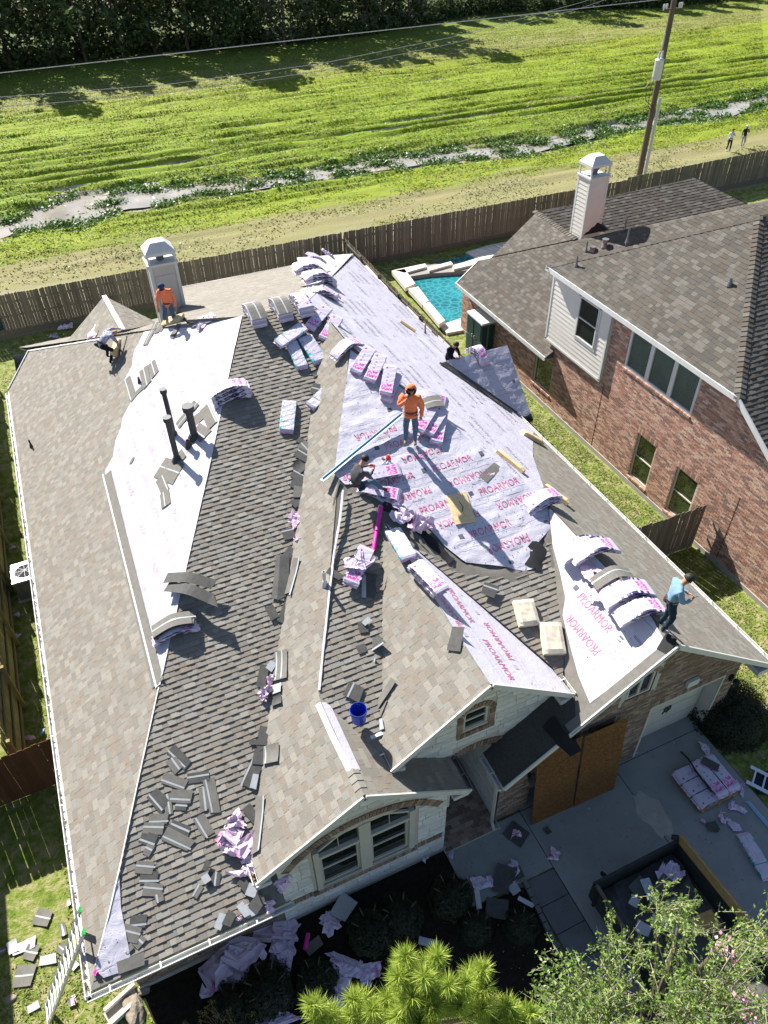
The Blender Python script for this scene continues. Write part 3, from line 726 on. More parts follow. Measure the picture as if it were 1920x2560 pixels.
pieces += shingles(P_W3, W3.n, thick=(.009, .014), widths=(.12, .15, .18, .22, .26), seed=7)
u_E = [PE.P(9.21, 11.3), vPK, vK, vJ, Vector((12.9, 33.0, 2.9)), Vector((12.9, 24.5, 2.9)), PE.at(950, 775), PE.at(1148, 925), PE.at(1160, 985), PE.at(1172, 1060)]
u_E = [u_E[0], u_E[1], u_E[2], u_E[3], u_E[4], PE.P(12.86, 24.3), PE.P(12.86, 17.0), PE.at(1150, 985), PE.at(1178, 1066)]
sh_E = [Vector((12.9, 6.4, 2.9)), PE.P(12.86, 17.0), PE.at(1150, 985), PE.at(1178, 1066), vGR, Vector((9.2, 6.4, 5.654))]
pieces += shingles(sh_E, PE.n, thick=(.006, .009), seed=8)
pieces += shingles(P_N, PN.n, thick=(.005, .007), seed=9)
pieces += shingles(WG[0], nrm(WG[0]), thick=(.006, .009), seed=10)
pieces += shingles(WG[1], nrm(WG[1]), thick=(.012, .018), seed=11)
pieces += shingles(P_N2, PN2.n, seed=12)
emit(pieces, 'shingle', 'shingle', roof)
# dark old shingles on the low entry roof
pc = shingles([W4.P(5.4, 6.4), W4.P(7.0, 6.4), W4.P(7.35, 7.0), W4.P(7.24, 7.3), W4.P(5.4, 7.3)], W4.n, thick=(.008, .014), seed=13)
pc += shingles([E1.P(3.3, 6.5), E1.P(4.55, 6.5), E1.P(4.55, 7.3), E1.P(3.1, 7.3)], E1.n, lift=.016, thick=(.003, .005), seed=14)[:0]
emit(pc, 'shingle', 'old_shingle_dark', roof, 0, stuffname='entry_shingles')

# ---- underlayment sheets with seams, print and fasteners
FONT_CACHE = {}
def text_mesh(s):
    if s not in FONT_CACHE:
        cu = bpy.data.curves.new('t', 'FONT'); cu.body = s; cu.size = 1; cu.space_character = 1.0; cu.resolution_u = 2
        o = bpy.data.objects.new('t', cu); me = bpy.data.meshes.new_from_object(o)
        V = np.array([v.co[:2] for v in me.vertices]); Fc = [tuple(p.vertices) for p in me.polygons]
        V[:, 0] -= V[:, 0].min(); V[:, 1] -= V[:, 1].min(); wd = V[:, 0].max(); ht = V[:, 1].max(); V[:, 0] /= wd; V[:, 1] /= ht
        bpy.data.objects.remove(o); bpy.data.meshes.remove(me); FONT_CACHE[s] = (V, Fc)
    return FONT_CACHE[s]
def wrinkle(u, v, amp, seed):
    return amp*(abs(vnoise(u+.6*v, v, .5, .13, seed))*1.1+.6*abs(vnoise(u-.9*v, u*.3+v, .22, .6, seed+3))+.35*vnoise(u, v, .8, .8, seed+9))
def underlay(poly, pl, name, ink='print_pink', amp=.02, cell=.11, lift=.012, seed=1, vertical=False, words=True, roll=1.0, ink2='print_dark', Uov=None):
    N = pl.n; U = Vector((0, 0, 1)).cross(N).normalized(); V_ = N.cross(U)
    if V_.z < 0: V_ = -V_; U = -U
    O = Vector(poly[0])
    if vertical: U, V_ = V_, -U
    P2 = [((p-O).dot(U), (p-O).dot(V_)) for p in poly]
    x0 = min(p[0] for p in P2); x1 = max(p[0] for p in P2); y0 = min(p[1] for p in P2); y1 = max(p[1] for p in P2)
    H = lambda u, v: lift+wrinkle(u, v, amp, seed)+.004*(1-((v-y0) % roll)/roll)
    key = {}; VV = []; FF = []
    def vid(u, v):
        k = (round(u*500), round(v*500))
        if k not in key: key[k] = len(VV); VV.append(O+U*u+V_*v+N*H(u, v))
        return key[k]
    u = x0
    while u < x1:
        v = y0
        while v < y1:
            cs = [pin(P2, *q) for q in ((u, v), (u+cell, v), (u+cell, v+cell), (u, v+cell))]
            if all(cs): FF.append((vid(u, v), vid(u+cell, v), vid(u+cell, v+cell), vid(u, v+cell)))
            elif any(cs) or pin(P2, u+cell/2, v+cell/2):
                Q = clip_rect(P2, u, v, u+cell, v+cell)
                ids = []
                for q in Q:
                    i = vid(*q)
                    if i not in ids: ids.append(i)
                if len(ids) >= 3: FF.append(tuple(ids))
            v += cell
        u += cell
    o0 = org(roof)
    sh = link(name, mesh(name, [p-o0 for p in VV], FF, 'underlay', smooth=True), roof)
    # printing
    T = MB(); D2 = MB(); r = random.Random(seed); zt = .006
    def inside(u, v, w, h): return all(pin(P2, *q) for q in ((u, v), (u+w, v), (u+w, v+h), (u, v+h), (u+w/2, v+h/2)))
    def put(mb, V, Fc, zz=zt): mb.add([O+U*a+V_*b+N*(H(a, b)+zz) for a, b in V], Fc)
    row = 0; v = y0
    while v < y1:
        # seam: a long dark hairline and a dotted line
        for dv, dot in ((0.0, False), (.10, True), (.16, False), (.52, True)):
            u = x0
            while u < x1:
                if dot:
                    if pin(P2, u, v+dv) and pin(P2, u+.03, v+dv): put(D2, [(u, v+dv), (u+.018, v+dv), (u+.018, v+dv+.018), (u, v+dv+.018)], [(0, 1, 2, 3)])
                    u += .22
                else:
                    if pin(P2, u, v+dv) and pin(P2, u+.11, v+dv): put(D2, [(u, v+dv), (u+.11, v+dv), (u+.11, v+dv+.006), (u, v+dv+.006)], [(0, 1, 2, 3)])
                    u += .11
        if words:
            u = x0-(row*.83 % 1.6)
            while u < x1:
                wd, ht = 1.12, .20
                for flip, uu, vv in ((False, u, v+.22), (True, u+1.0, v+.70)):
                    if ink == 'print_grey' and r.random() < .5: continue
                    if inside(uu, vv, wd, ht):
                        TV, TF = text_mesh('PROARMOR')
                        A = [((1-a) if flip else a, (1-b) if flip else b) for a, b in TV]
                        put(T, [(uu+a*wd, vv+b*ht) for a, b in A], TF)
                if inside(u+1.35, v+.30, .12, .12):
                    put(D2, [(u+1.35, v+.30), (u+1.47, v+.30), (u+1.47, v+.42), (u+1.35, v+.42)], [(0, 1, 2, 3)])
                for k in range(2):
                    q = (u+1.55, v+.60+k*.03)
                    if inside(q[0], q[1], .4, .02): put(D2, [(q[0], q[1]), (q[0]+.34, q[1]), (q[0]+.34, q[1]+.008), (q[0], q[1]+.008)], [(0, 1, 2, 3)])
                u += 1.62
        v += roll; row += 1
    if T.V: T.build('printed_word', ink, roof, kind='stuff')
    if D2.V: D2.build('printed_line', ink2, roof, kind='stuff')
    # plastic nail caps
    K = MB(); area = (x1-x0)*(y1-y0)
    for i in range(int(area*1.1)):
        a, b = r.uniform(x0, x1), r.uniform(y0, y1)
        if pin(P2, a, b): p = O+U*a+V_*b+N*(H(a, b)+.006); K.cyl(p, p+N*.006, .016, .013, 6)
    if K.V: K.build('nail_cap', 'print_grey' if ink != 'print_pink' else 'steel_grey', roof, kind='stuff')
underlay(u_W, PW, 'underlayment', 'print_pink_pale', .014, .12, .008, 2, vertical=False, ink2='print_grey')
underlay(u_S2a, S2, 'underlayment', 'print_pink', .042, .09, .012, 3)
underlay(u_E, PE, 'underlayment', 'print_grey', .018, .13, .010, 4, words=True, ink2='print_grey')
underlay([PN.at(641, 557), PN.at(655, 600), PN.at(668, 644), vJ+Vector((0, .1, 0)), Vector((12.8, 32.85, 2.95))], PN, 'underlayment', 'print_grey', .012, .13, .01, 14, words=False)
u_E3 = [Vector((5.12, 7.0, 5.95)), E3.P(7.22, 7.0), E3.P(7.22, 7.68), E3.P(5.20, 12.0)]
underlay(u_E3, E3, 'underlayment', 'print_pink', .010, .1, .012, 5, ink2='print_grey')
u_W4 = [W4.P(7.35, 6.75), W4.P(9.0, 6.95), W4.P(9.15, 7.4), W4.P(9.19, 11.2), W4.P(8.9, 10.7), W4.P(8.45, 9.6), W4.P(7.95, 8.8), W4.P(7.7, 8.2)]
u_W4 = WP(W4, (1275, 1520), (1440, 1392))+[W4.P(9.19, 7.2), W4.P(9.19, 11.1)]+WP(W4, (1195, 1180), (1210, 1235), (1222, 1290), (1216, 1330), (1232, 1395), (1250, 1460))
underlay(u_W4, W4, 'underlayment', 'print_pink', .016, .09, .012, 6)
# corner flap at the lower left hip and strip on the first gable's ridge
hipf = WP(PS, (214, 2090), (238, 2010), (262, 1905), (302, 1790), (310, 1700), (304, 1710), (262, 1875), (244, 1960), (266, 2062), (240, 2090))
underlay(WP(PS, (207, 2096), (258, 1885), (262, 1960), (286, 2085), (262, 2100), (225, 2112)), PS, 'underlayment', 'print_pink', .03, .08, .03, 7, words=False)
def strip(pl, pts, wd, name, mat, lift=.02, seed=1, amp=.01, parent=None, w2=None):
    """a ragged ribbon along a polyline on a plane"""
    parent = parent or roof; n = pl.n; q = MB(); P = []; L = 0
    for i in range(len(pts)-1):
        a, b = pts[i], pts[i+1]; k = max(1, int((b-a).length/.12))
        for j in range(k): P.append(a.lerp(b, j/k))
    P.append(pts[-1]); V = []; r = random.Random(seed)
    for i, p in enumerate(P):
        d = (P[min(i+1, len(P)-1)]-P[max(i-1, 0)]).normalized(); s = d.cross(n).normalized(); t = i/max(1, len(P)-1)
        w_ = (wd+((w2 or wd)-wd)*t)*(1+r.uniform(-.25, .25)*(amp > 0)*min(1, amp*50))
        for u in (-.5, 0, .5): V.append(p+s*(w_*u)+n*(lift+(amp*1.5 if u == 0 else 0)+r.uniform(0, amp)))
    q.V = V; q.F = [(3*i+j, 3*i+j+1, 3*i+j+4, 3*i+j+3) for i in range(len(P)-1) for j in (0, 1)]; q.T = [0.5]*len(q.F); q.I = [0]*len(q.F)
    return q.build(name, mat, parent, smooth=True)
hip_pts = [PW.at(*p) for p in ((209, 2085), (235, 1985), (262, 1870), (300, 1690), (345, 1485))]
strip(PW, hip_pts, .035, 'hip_edge_strip', 'strip_white', .03, 1, .004)
strip(PW, [PW.at(*p) for p in ((346, 1480), (395, 1262), (455, 998), (505, 760), (523, 683))], .05, 'hip_edge_strip', 'underlay', .02, 3, .006)
strip(W2, [W2.at(*p) for p in ((742, 1060), (736, 1120), (722, 1200), (712, 1290), (700, 1400), (691, 1492))], .06, 'torn_edge_strip', 'underlay', .02, 4, .012)
strip(W2, [W2.P(2.2, 8.75), W2.P(2.2, 7.95), W2.P(2.23, 7.05)], .13, 'ridge_underlay', 'underlay', .02, 5, .002)
strip(E1, [E1.P(2.33, 8.7), E1.P(2.33, 7.05)], .20, 'ridge_underlay', 'underlay', .02, 6, .002)
# starter strip laid along the edge of the left underlay
strip(PW, [PW.at(232, 1024), PW.at(343, 1478)], .33, 'starter_shingle', 'loose_shingle', .03, 6, 0)
strip(PW, [PW.at(224, 1026), PW.at(340, 1486)], .05, 'sealant_strip', 'strip_white', .036, 6, 0)
# black torn felt / exposed valley under the sheet and grey metal valley
strip(S2, [S2.at(*p) for p in ((818, 1092), (868, 1110), (905, 1150), (950, 1200), (1000, 1232), (1070, 1246), (1140, 1240))], .34, 'exposed_valley', 'decking', .006, 9, .01)
strip(S2, [S2.at(*p) for p in ((826, 1092), (868, 1112), (920, 1160), (975, 1215))], .22, 'torn_felt', 'drip_black', .02, 10, .03)
strip(S2, [S2.at(*p) for p in ((1145, 1175), (1165, 1190), (1150, 1228))], .34, 'torn_felt', 'drip_black', .02, 10, .02)
strip(S2, [S2.at(*p) for p in ((1180, 1125), (1205, 1200), (1222, 1290))], .40, 'exposed_valley', 'decking', .012, 11, .01)
# ridge caps left on the first gable, garage rake edge and hip of rear wing
def ridge_caps(a, b, w, mat, parent, sides, name='ridge_cap', step=.16, h=.02, seed=1):
    a, b = Vector(a), Vector(b); d = (b-a).normalized(); L = (b-a).length; r = random.Random(seed); k = 0; o0 = org(parent); vs = []
    s1, s2 = [Vector(s).normalized() for s in sides]
    up = (-(s1+s2)).normalized()
    for t in range(8):
        V = [s1*w, Vector((0, 0, 0)), s2*w]; V = [v+up*h*.3 for v in V]+[v+up*h*.3+d*(step*1.35)-up*h*.2 for v in V]
        V2 = [v+up*h for v in V[:3]]+[v+up*.004 for v in V[3:]]
        A = V+V2; Fc = [(6, 7, 10, 9), (7, 8, 11, 10), (0, 6, 9, 3), (2, 5, 11, 8), (0, 1, 7, 6), (1, 2, 8, 7)]
        vs.append(mesh(name, A, Fc, mat, None, [(t+.5)/8]*6))
    x = 0
    while x < L:
        o = link(name, vs[r.randrange(8)], parent); o.location = a+d*x-o0; x += step
ridge_caps((2.27, 6.5, 4.82), (2.27, 7.05, 4.82), .15, 'shingle', roof, ((-1, 0, -.6864), (1, 0, -.6864)))
q = MB(); q.bar(pyA+Vector((0, 0, .03)), pyC+Vector((0, 0, .03)), .16, .02); q.build('hip_flashing', 'strip_white', roof)
# eave starter edges: rake shingles on the garage gable
strip(W4, [W4.P(6.9, 6.47), W4.P(8.0, 6.47), W4.P(9.1, 6.47)], .26, 'rake_shingle', 'loose_shingle', .03, 2, .0)
strip(W4, [W4.at(1430, 1385), W4.at(1455, 1398)], .40, 'rake_shingle', 'drip_black', .038, 2, .0)
strip(W4, [W4.at(1185, 1560), W4.at(1235, 1620), W4.at(1252, 1610)], .30, 'rake_shingle', 'drip_black', .05, 2, .01)

# ------------------------------------------------------------------ fascia, rakes, gutters
def board(a, b, h, t, name, mat, up=(0, 0, 1), parent=None):
    q = MB(); q.bar(a, b, t, h, up); return q.build(name, mat, parent or house)
def gutter(a, b, out, name='gutter', parent=None, w=.11, h=.10, every=.9, mat='white_trim', debris=0, seed=1):
    a, b, out = Vector(a), Vector(b), Vector(out).normalized(); q = MB(); d = (b-a).normalized(); Z = Vector((0, 0, 1))
    prof = [(0, 0), (0, -h), (w*.75, -h), (w, -h*.35), (w, 0), (w-.018, 0), (w-.018, -h*.35), (w*.70, -h+.01), (.01, -h+.01), (.01, 0)]
    V = [a+out*x+Z*y for x, y in prof]+[b+out*x+Z*y for x, y in prof]; n = len(prof)
    q.add(V, [(i, (i+1) % n, (i+1) % n+n, i+n) for i in range(n)]+[(0, 9, 8, 1), (8, 7, 2, 1), (7, 6, 3, 2), (6, 5, 4, 3), (n, n+1, n+8, n+9), (n+1, n+2, n+7, n+8), (n+2, n+3, n+6, n+7), (n+3, n+4, n+5, n+6)])
    g = q.build(name, mat, parent or house)
    L = (b-a).length; x = .4
    while x < L:
        s = MB(); p = a+d*x; s.bar(p-out*.02+Z*.004, p+out*w+Z*.004, .03, .008); s.build('hanger', mat, g); x += every
    if debris:
        r = random.Random(seed); s = MB()
        for i in range(int(L*debris)):
            p = a+d*r.uniform(0, L)+out*r.uniform(.03, w*.8)-Z*(h-.03); s.box(p, (r.uniform(.01, .04), r.uniform(.01, .03), .01), Matrix.Rotation(r.random()*3, 3, 'Z'), r.random(), 0)
        s.build('gutter_debris', 'leaf_dry', g, kind='stuff')
    return g
gutter((-3.22, 27.4, 2.9), (-3.22, 6.0, 2.9), (-1, 0, 0), debris=14)
gutter((-3.3, 6.05, 2.9), (.55, 6.05, 2.9), (0, -1, 0), debris=3)
gutter((.03, 6.48, 3.28), (.03, 7.6, 3.28), (-1, 0, 0), every=.5, debris=50)
gutter((3.06, 6.98, 4.34), (3.06, 8.15, 4.34), (-1, 0, 0), every=.5, debris=60)
gutter((7.26, 6.98, 4.34), (7.26, 9.0, 4.34), (1, 0, 0), every=.5, debris=30)
gutter((12.92, 6.4, 2.9), (12.92, 24.3, 2.9), (1, 0, 0), debris=5)
gutter((5.38, 6.4, 2.82), (5.38, 7.3, 2.82), (-1, 0, 0), every=.4)
gutter((4.57, 6.45, 3.23), (4.57, 7.3, 3.23), (1, 0, 0), every=.4, mat='steel_grey')
for a, b in (((.0, 6.47, 3.24), (2.27, 6.47, 4.78)), ((2.27, 6.47, 4.78), (4.6, 6.47, 3.18)), ((3.05, 6.97, 4.31), (5.16, 6.97, 5.90)), ((5.16, 6.97, 5.90), (7.27, 6.97, 4.31)),
             ((5.38, 6.37, 2.79), (9.2, 6.37, 5.62)), ((9.2, 6.37, 5.62), (12.93, 6.37, 2.85))):
    board(a, b, .13, .035, 'rake_board', 'white_trim', (0, 0, 1))
for a, b in (((-3.2, 27.5, 2.82), (-3.2, 6.1, 2.82)), ((-3.2, 6.12, 2.82), (.5, 6.12, 2.82)), ((12.88, 6.4, 2.82), (12.88, 33, 2.82)), ((3.9, 33.3, 2.86), (12.9, 33.05, 2.86)), ((-3.2, 27.6, 2.88), (-2.16, 28.89, 3.58))):
    board(a, b, .16, .03, 'fascia', 'white_trim')
strip(PW, [vNW.lerp(vPW, t) for t in (0, .1, .25, .4)], .08, 'hip_flashing', 'white_trim', .02, 4, .012)
strip(PN, [Vector((4.2, 33.2, 2.95)), Vector((10.4, 33.15, 2.95))], .10, 'drip_edge', 'white_trim', .02, 4, .0)
# cornice returns
for c, d in (((.12, 6.62, 3.13), (.30, .34, .12)), ((7.16, 7.14, 4.18), (.32, .34, .14)), ((12.72, 6.6, 2.74), (.42, .42, .16)), ((3.2, 7.14, 4.18), (.30, .3, .12)), ((4.4, 6.66, 3.08), (.34, .34, .12))):
    q = MB(); q.box(c, d); q.build('eave_return', 'white_trim', house)
# soffits
q = MB()
q.box((-3.02, 17.2, 2.76), (.36, 20.6, .02)); q.box((-1.4, 6.5, 2.76), (3.6, .74, .02)); q.box((12.74, 19, 2.76), (.3, 25, .02))
q.build('soffit', 'cream_trim', house)

# ------------------------------------------------------------------ main house: walls
wall = MB()
FY = 6.88
def plainwall(mb, pts): mb.poly([Vector(p) for p in pts])
plainwall(wall, [(-2.85, FY, 0), (-2.85, 30, 0), (-2.85, 30, 2.95), (-2.85, FY, 2.95)])
plainwall(wall, [(12.55, 6.9, 0), (12.55, 33, 0), (12.55, 33, 3.0), (12.55, 6.9, 3.0)])
plainwall(wall, [(-2.85, 30, 0), (3.9, 30, 0), (3.9, 30, 3), (-2.85, 30, 3)]); plainwall(wall, [(3.9, 33, 0), (12.55, 33, 0), (12.55, 33, 3), (3.9, 33, 3)])
wallpanel(wall, (-2.85, FY, 0), (1, 0, 0), (0, 0, 1), rect(0, 0, 3.25, 2.9))
# garage gable front (x 5.75 .. 12.55) with openings
gz = [(0, 0), (6.8, 0), (6.8, 2.88), (3.45, 5.40), (0, 2.92)]
gh = [(.85, 0, 3.0, 2.45), (4.15, 0, 6.35, 2.25), (3.1, 3.15, 3.85, 4.0)]
wallpanel(wall, (5.75, 6.92, 0), (1, 0, 0), (0, 0, 1), gz, gh)
w0 = wall.build('brick_wall', 'mortar_grey', house)
bp = bricks((-2.85, FY, 0), (1, 0, 0), (0, 0, 1), rect(0, .18, 3.25, 2.8), seed=21, proud=.008)
hol = [rect(*h) for h in gh]+[rect(.8, 2.45, 3.05, 2.68), rect(4.1, 2.25, 6.4, 2.5), rect(2.96, 3.01, 3.99, 4.15)]
bp += bricks((5.75, 6.92, 0), (1, 0, 0), (0, 0, 1), [(0, 0), (6.8, 0), (6.8, 2.84), (3.45, 5.36), (0, 2.88)], hol, seed=22, proud=.008)
# soldier courses
def soldiers(O, U, Vv, u0, u1, v, h=.2, w=.065, mort=.011, seed=1, proud=.014):
    O, U, Vv = Vector(O), Vector(U).normalized(), Vector(Vv).normalized(); N = U.cross(Vv); r = random.Random(seed); out = []; u = u0
    while u+w <= u1+.01: out.append(('f', O+U*u+Vv*v, U, Vv, N, w, h, proud, (r.randrange(8)+.5)/8, None)); u += w+mort
    return out
def arch(O, U, Vv, cu, cv, rad, a0, a1, h=.2, w=.065, seed=1, proud=.014):
    O, U, Vv = Vector(O), Vector(U).normalized(), Vector(Vv).normalized(); N = U.cross(Vv); r = random.Random(seed); out = []; n = max(3, int(abs(a1-a0)*rad/(w+.011)))
    for i in range(n):
        a = a0+(a1-a0)*(i+.5)/n; d = U*math.cos(a)+Vv*math.sin(a); t = d.cross(N)*-1; t = N.cross(d)*-1
        out.append(('f', O+U*cu+Vv*cv+d*rad-t*(w/2), t, d, N, w, h, proud, (r.randrange(8)+.5)/8, None))
    return out
bp += soldiers((5.75, 6.92, 0), (1, 0, 0), (0, 0, 1), .8, 3.05, 2.46, seed=1)+soldiers((5.75, 6.92, 0), (1, 0, 0), (0, 0, 1), 4.1, 6.4, 2.27, seed=2)
bp += arch((5.75, 6.92, 0), (1, 0, 0), (0, 0, 1), 3.475, 3.55, .50, R(25), R(155), h=.16)
bp += soldiers((5.75, 6.92, 0), (1, 0, 0), (0, 0, 1), 3.05, 3.95, 2.99, h=.15, seed=4)
# pillar left side face (x=5.75) visible from the porch
wl = MB(); wallpanel(wl, (5.75, 8.6, 0), (0, -1, 0), (0, 0, 1), rect(0, 0, 1.68, 2.9)); wl.build('porch_side_wall', 'mortar', house)
# brick foundation strip
q = MB(); q.box((-1.22, FY-.02, .09), (3.3, .04, .18)); q.box((2.33, 6.83, .07), (4.0, .06, .14)); q.build('foundation', 'tan_concrete', house)
# stone gable 1 : x .37 .. 4.27
sg = MB(); SY = 6.85
st1 = [(0, 0), (3.9, 0), (3.9, 3.0), (1.93, 4.62), (0, 3.28)]
wh = (.80, .95, 3.15, 2.95)
wallpanel(sg, (.37, SY, 0), (1, 0, 0), (0, 0, 1), st1, [wh])
wallpanel(sg, (4.27, SY, 0), (0, 1, 0), (0, 0, 1), rect(0, 0, 3.2, 3.2))
# stone gable 2 : y 7.3, x 3.2..7.12
st2 = [(0, 2.2), (1.45, 2.2), (1.45, 2.9), (1.75, 3.18), (2.1, 3.28), (2.5, 3.3), (2.9, 3.2), (3.2, 2.9), (3.2, 2.2), (3.92, 2.2), (3.92, 4.35), (1.96, 5.80), (0, 4.35)]
st2b = [(0, 2.2), (3.92, 2.2), (3.92, 4.35), (1.96, 5.80), (0, 4.35)]
archcut = [(1.20, 2.2, 3.3, 3.1)]
wallpanel(sg, (3.2, 7.32, 0), (1, 0, 0), (0, 0, 1), st2b, [(1.25, 2.2, 2.75, 3.15), (1.62, 4.05, 2.22, 4.75)])
s0 = sg.build('stone_wall', 'mortar', house)
sp = bricks((.37, SY, 0), (1, 0, 0), (0, 0, 1), [(0, .14), (3.9, .14), (3.9, 2.98), (1.93, 4.58), (0, 3.24)], [rect(.72, .72, 3.22, 3.2), rect(0, .75, .74, .99), rect(3.2, .75, 3.9, .99), [(.6, 2.6), (.9, 2.85), (1.4, 3.1), (1.95, 3.2), (2.5, 3.1), (3.05, 2.85), (3.35, 2.6), (3.35, 3.0), (2.6, 3.42), (1.95, 3.5), (1.3, 3.42), (.6, 3.0)]], lengths=(.28, .4, .5, .62), heights=(.11, .17, .23), mort=.012, proud=.02, seed=31)
sp += bricks((4.27, SY, 0), (0, 1, 0), (0, 0, 1), rect(0, .14, 2.2, 3.0), lengths=(.28, .4, .5, .62), heights=(.11, .17, .23), mort=.012, proud=.02, seed=32)
sp += bricks((3.2, 7.32, 0), (1, 0, 0), (0, 0, 1), [(0, 2.2), (3.92, 2.2), (3.92, 4.33), (1.96, 5.76), (0, 4.33)], [rect(1.1, 2.2, 2.9, 3.15), rect(1.46, 3.90, 2.38, 4.95), [(1.0, 2.6), (1.3, 3.1), (1.7, 3.45), (2.0, 3.5), (2.4, 3.42), (2.8, 3.1), (3.0, 2.6)]], lengths=(.3, .42, .55, .7), heights=(.11, .17, .23), mort=.012, proud=.02, seed=33)
emit(sp, 'stone_block', 'stone', s0, 300, brick_geo)
# brick belts, arches, sills on the stone
bp += soldiers((.37, SY, 0), (1, 0, 0), (0, 0, 1), 0, .70, .77, seed=5, proud=.022)+soldiers((.37, SY, 0), (1, 0, 0), (0, 0, 1), 3.24, 3.9, .77, seed=6, proud=.022)
bp += soldiers((.37, SY, 0), (1, 0, 0), (0, 0, 1), .70, 3.24, .74, h=.17, seed=7, proud=.05)
bp += arch((.37, SY, 0), (1, 0, 0), (0, 0, 1), 1.97, 1.05, 2.12, R(143), R(37), h=.2, proud=.03)
bp += arch((3.2, 7.32, 0), (1, 0, 0), (0, 0, 1), 2.0, 2.10, 1.08, R(160), R(20), h=.2, proud=.03)
bp += arch((3.2, 7.32, 0), (1, 0, 0), (0, 0, 1), 1.92, 4.42, .36, R(165), R(15), h=.14, proud=.03)
for uu in (1.48, 2.24):
    for k in range(7): bp.append(('f', Vector((3.2+uu, 7.32, 3.98+k*.077)), Vector((1, 0, 0)), Vector((0, 0, 1)), Vector((0, -1, 0)), .13, .066, .03, (k*3 % 8+.5)/8, None))
bp += soldiers((3.2, 7.32, 0), (1, 0, 0), (0, 0, 1), 1.48, 2.38, 3.84, h=.14, seed=8, proud=.04)
emit(bp, 'brick', 'brick_tan', w0, 300, brick_geo)
# porch interior : back wall, side wall, brick floor
q = MB(); plainwall(q, [(4.27, 10.2, 0), (5.75, 10.2, 0), (5.75, 10.2, 3.2), (4.27, 10.2, 3.2)]); plainwall(q, [(5.75, 6.95, 0), (5.75, 10.2, 0), (5.75, 10.2, 3.0), (5.75, 6.95, 3.0)]); q.build('porch_wall', 'stone', house)
ps = bricks((5.74, 10.1, 0), (0, -1, 0), (0, 0, 1), rect(0, 0, 3.1, 2.7), lengths=(.28, .4, .5), heights=(.11, .17, .23), mort=.012, proud=.02, seed=35)
emit(ps, 'stone_block', 'stone', w0, 0, brick_geo, 'porch_stone')
porch = MB(); porch.box((5.02, 8.45, .04), (1.5, 3.5, .08)); pf = porch.build('porch_floor', 'mortar_grey', house)
pv = bricks((4.29, 6.72, .08), (1, 0, 0), (0, 1, 0), rect(0, 0, 1.45, 3.4), bw=.2, bh=.1, mort=.012, proud=.01, seed=36)
emit(pv, 'paver', 'brick_tan', pf, 200, brick_geo)
# porch pillar downspouts
for pts in (([(5.30, 6.42, 2.75), (5.55, 6.85, 2.45), (5.62, 6.88, .15), (5.6, 6.72, .08)]), ([(4.6, 6.5, 3.15), (4.75, 6.9, 2.9), (4.33, 6.9, 2.6), (4.33, 6.9, 2.0)])):
    q = MB()
    for a, b in zip(pts[:-1], pts[1:]): q.bar(a, b, .07, .05)
    q.build('downspout', 'cream_trim', house)
# ------------------------------------------------------------------ windows and doors
def window(parent, O, U, Vv, w, h, cols=1, rows=2, frame='cream_trim', glass='glass_dark', fw=.06, depth=.05, grid=None, name='window', blinds=False, bars=True):
    O, U, Vv = Vector(O), Vector(U).normalized(), Vector(Vv).normalized(); N = U.cross(Vv)
    fr = MB()
    def b(u0, v0, u1, v1, t=depth, off=0.0):
        P = [O+U*u0+Vv*v0, O+U*u1+Vv*v0, O+U*u1+Vv*v1, O+U*u0+Vv*v1]; fr.slab([p+N*(off+t/2) for p in P], N, t)
    b(0, 0, fw, h); b(w-fw, 0, w, h); b(fw, 0, w-fw, fw); b(fw, h-fw, w-fw, h)
    root = fr.build(name, frame, parent)
    cw = (w-2*fw)/cols; rh = (h-2*fw)/rows
    for i in range(1, cols):
        fr = MB(); b(fw+cw*i-fw*.6, fw, fw+cw*i+fw*.6, h-fw, depth*.8); fr.build('mullion', frame, root)
    for j in range(1, rows):
        fr = MB(); b(fw, fw+rh*j-.022, w-fw, fw+rh*j+.022, depth*.6); fr.build('sash_rail', frame, root)
    for i in range(cols):
        for j in range(rows):
            u0, v0 = fw+cw*i, fw+rh*j; gp = MB()
            gp.slab([O+U*a+Vv*c+N*(-.02-.004*j) for a, c in ((u0, v0), (u0+cw, v0), (u0+cw, v0+rh), (u0, v0+rh))], N, .008); gp.build('pane', glass, root)
            if grid:
                g = MB()
                for k in range(1, grid[0]): u = u0+cw*k/grid[0]; g.bar(O+U*u+Vv*v0-N*.014, O+U*u+Vv*(v0+rh)-N*.014, .012, .012, N)
                for k in range(1, grid[1]): v = v0+rh*k/grid[1]; g.bar(O+U*u0+Vv*v-N*.0135, O+U*(u0+cw)+Vv*v-N*.0135, .012, .012, N)
                g.build('glazing_bar', frame, root)
    if blinds:
        g = MB(); v = fw
        while v < h-fw:
            P = [O+U*fw+Vv*v-N*.05, O+U*(w-fw)+Vv*v-N*.05, O+U*(w-fw)+Vv*(v+.032)-N*.06, O+U*fw+Vv*(v+.032)-N*.06]; g.poly(P); v += .036
        g.build('blind', 'blind', root, kind='stuff')
    return root
X1 = (1, 0, 0); Z1 = (0, 0, 1)
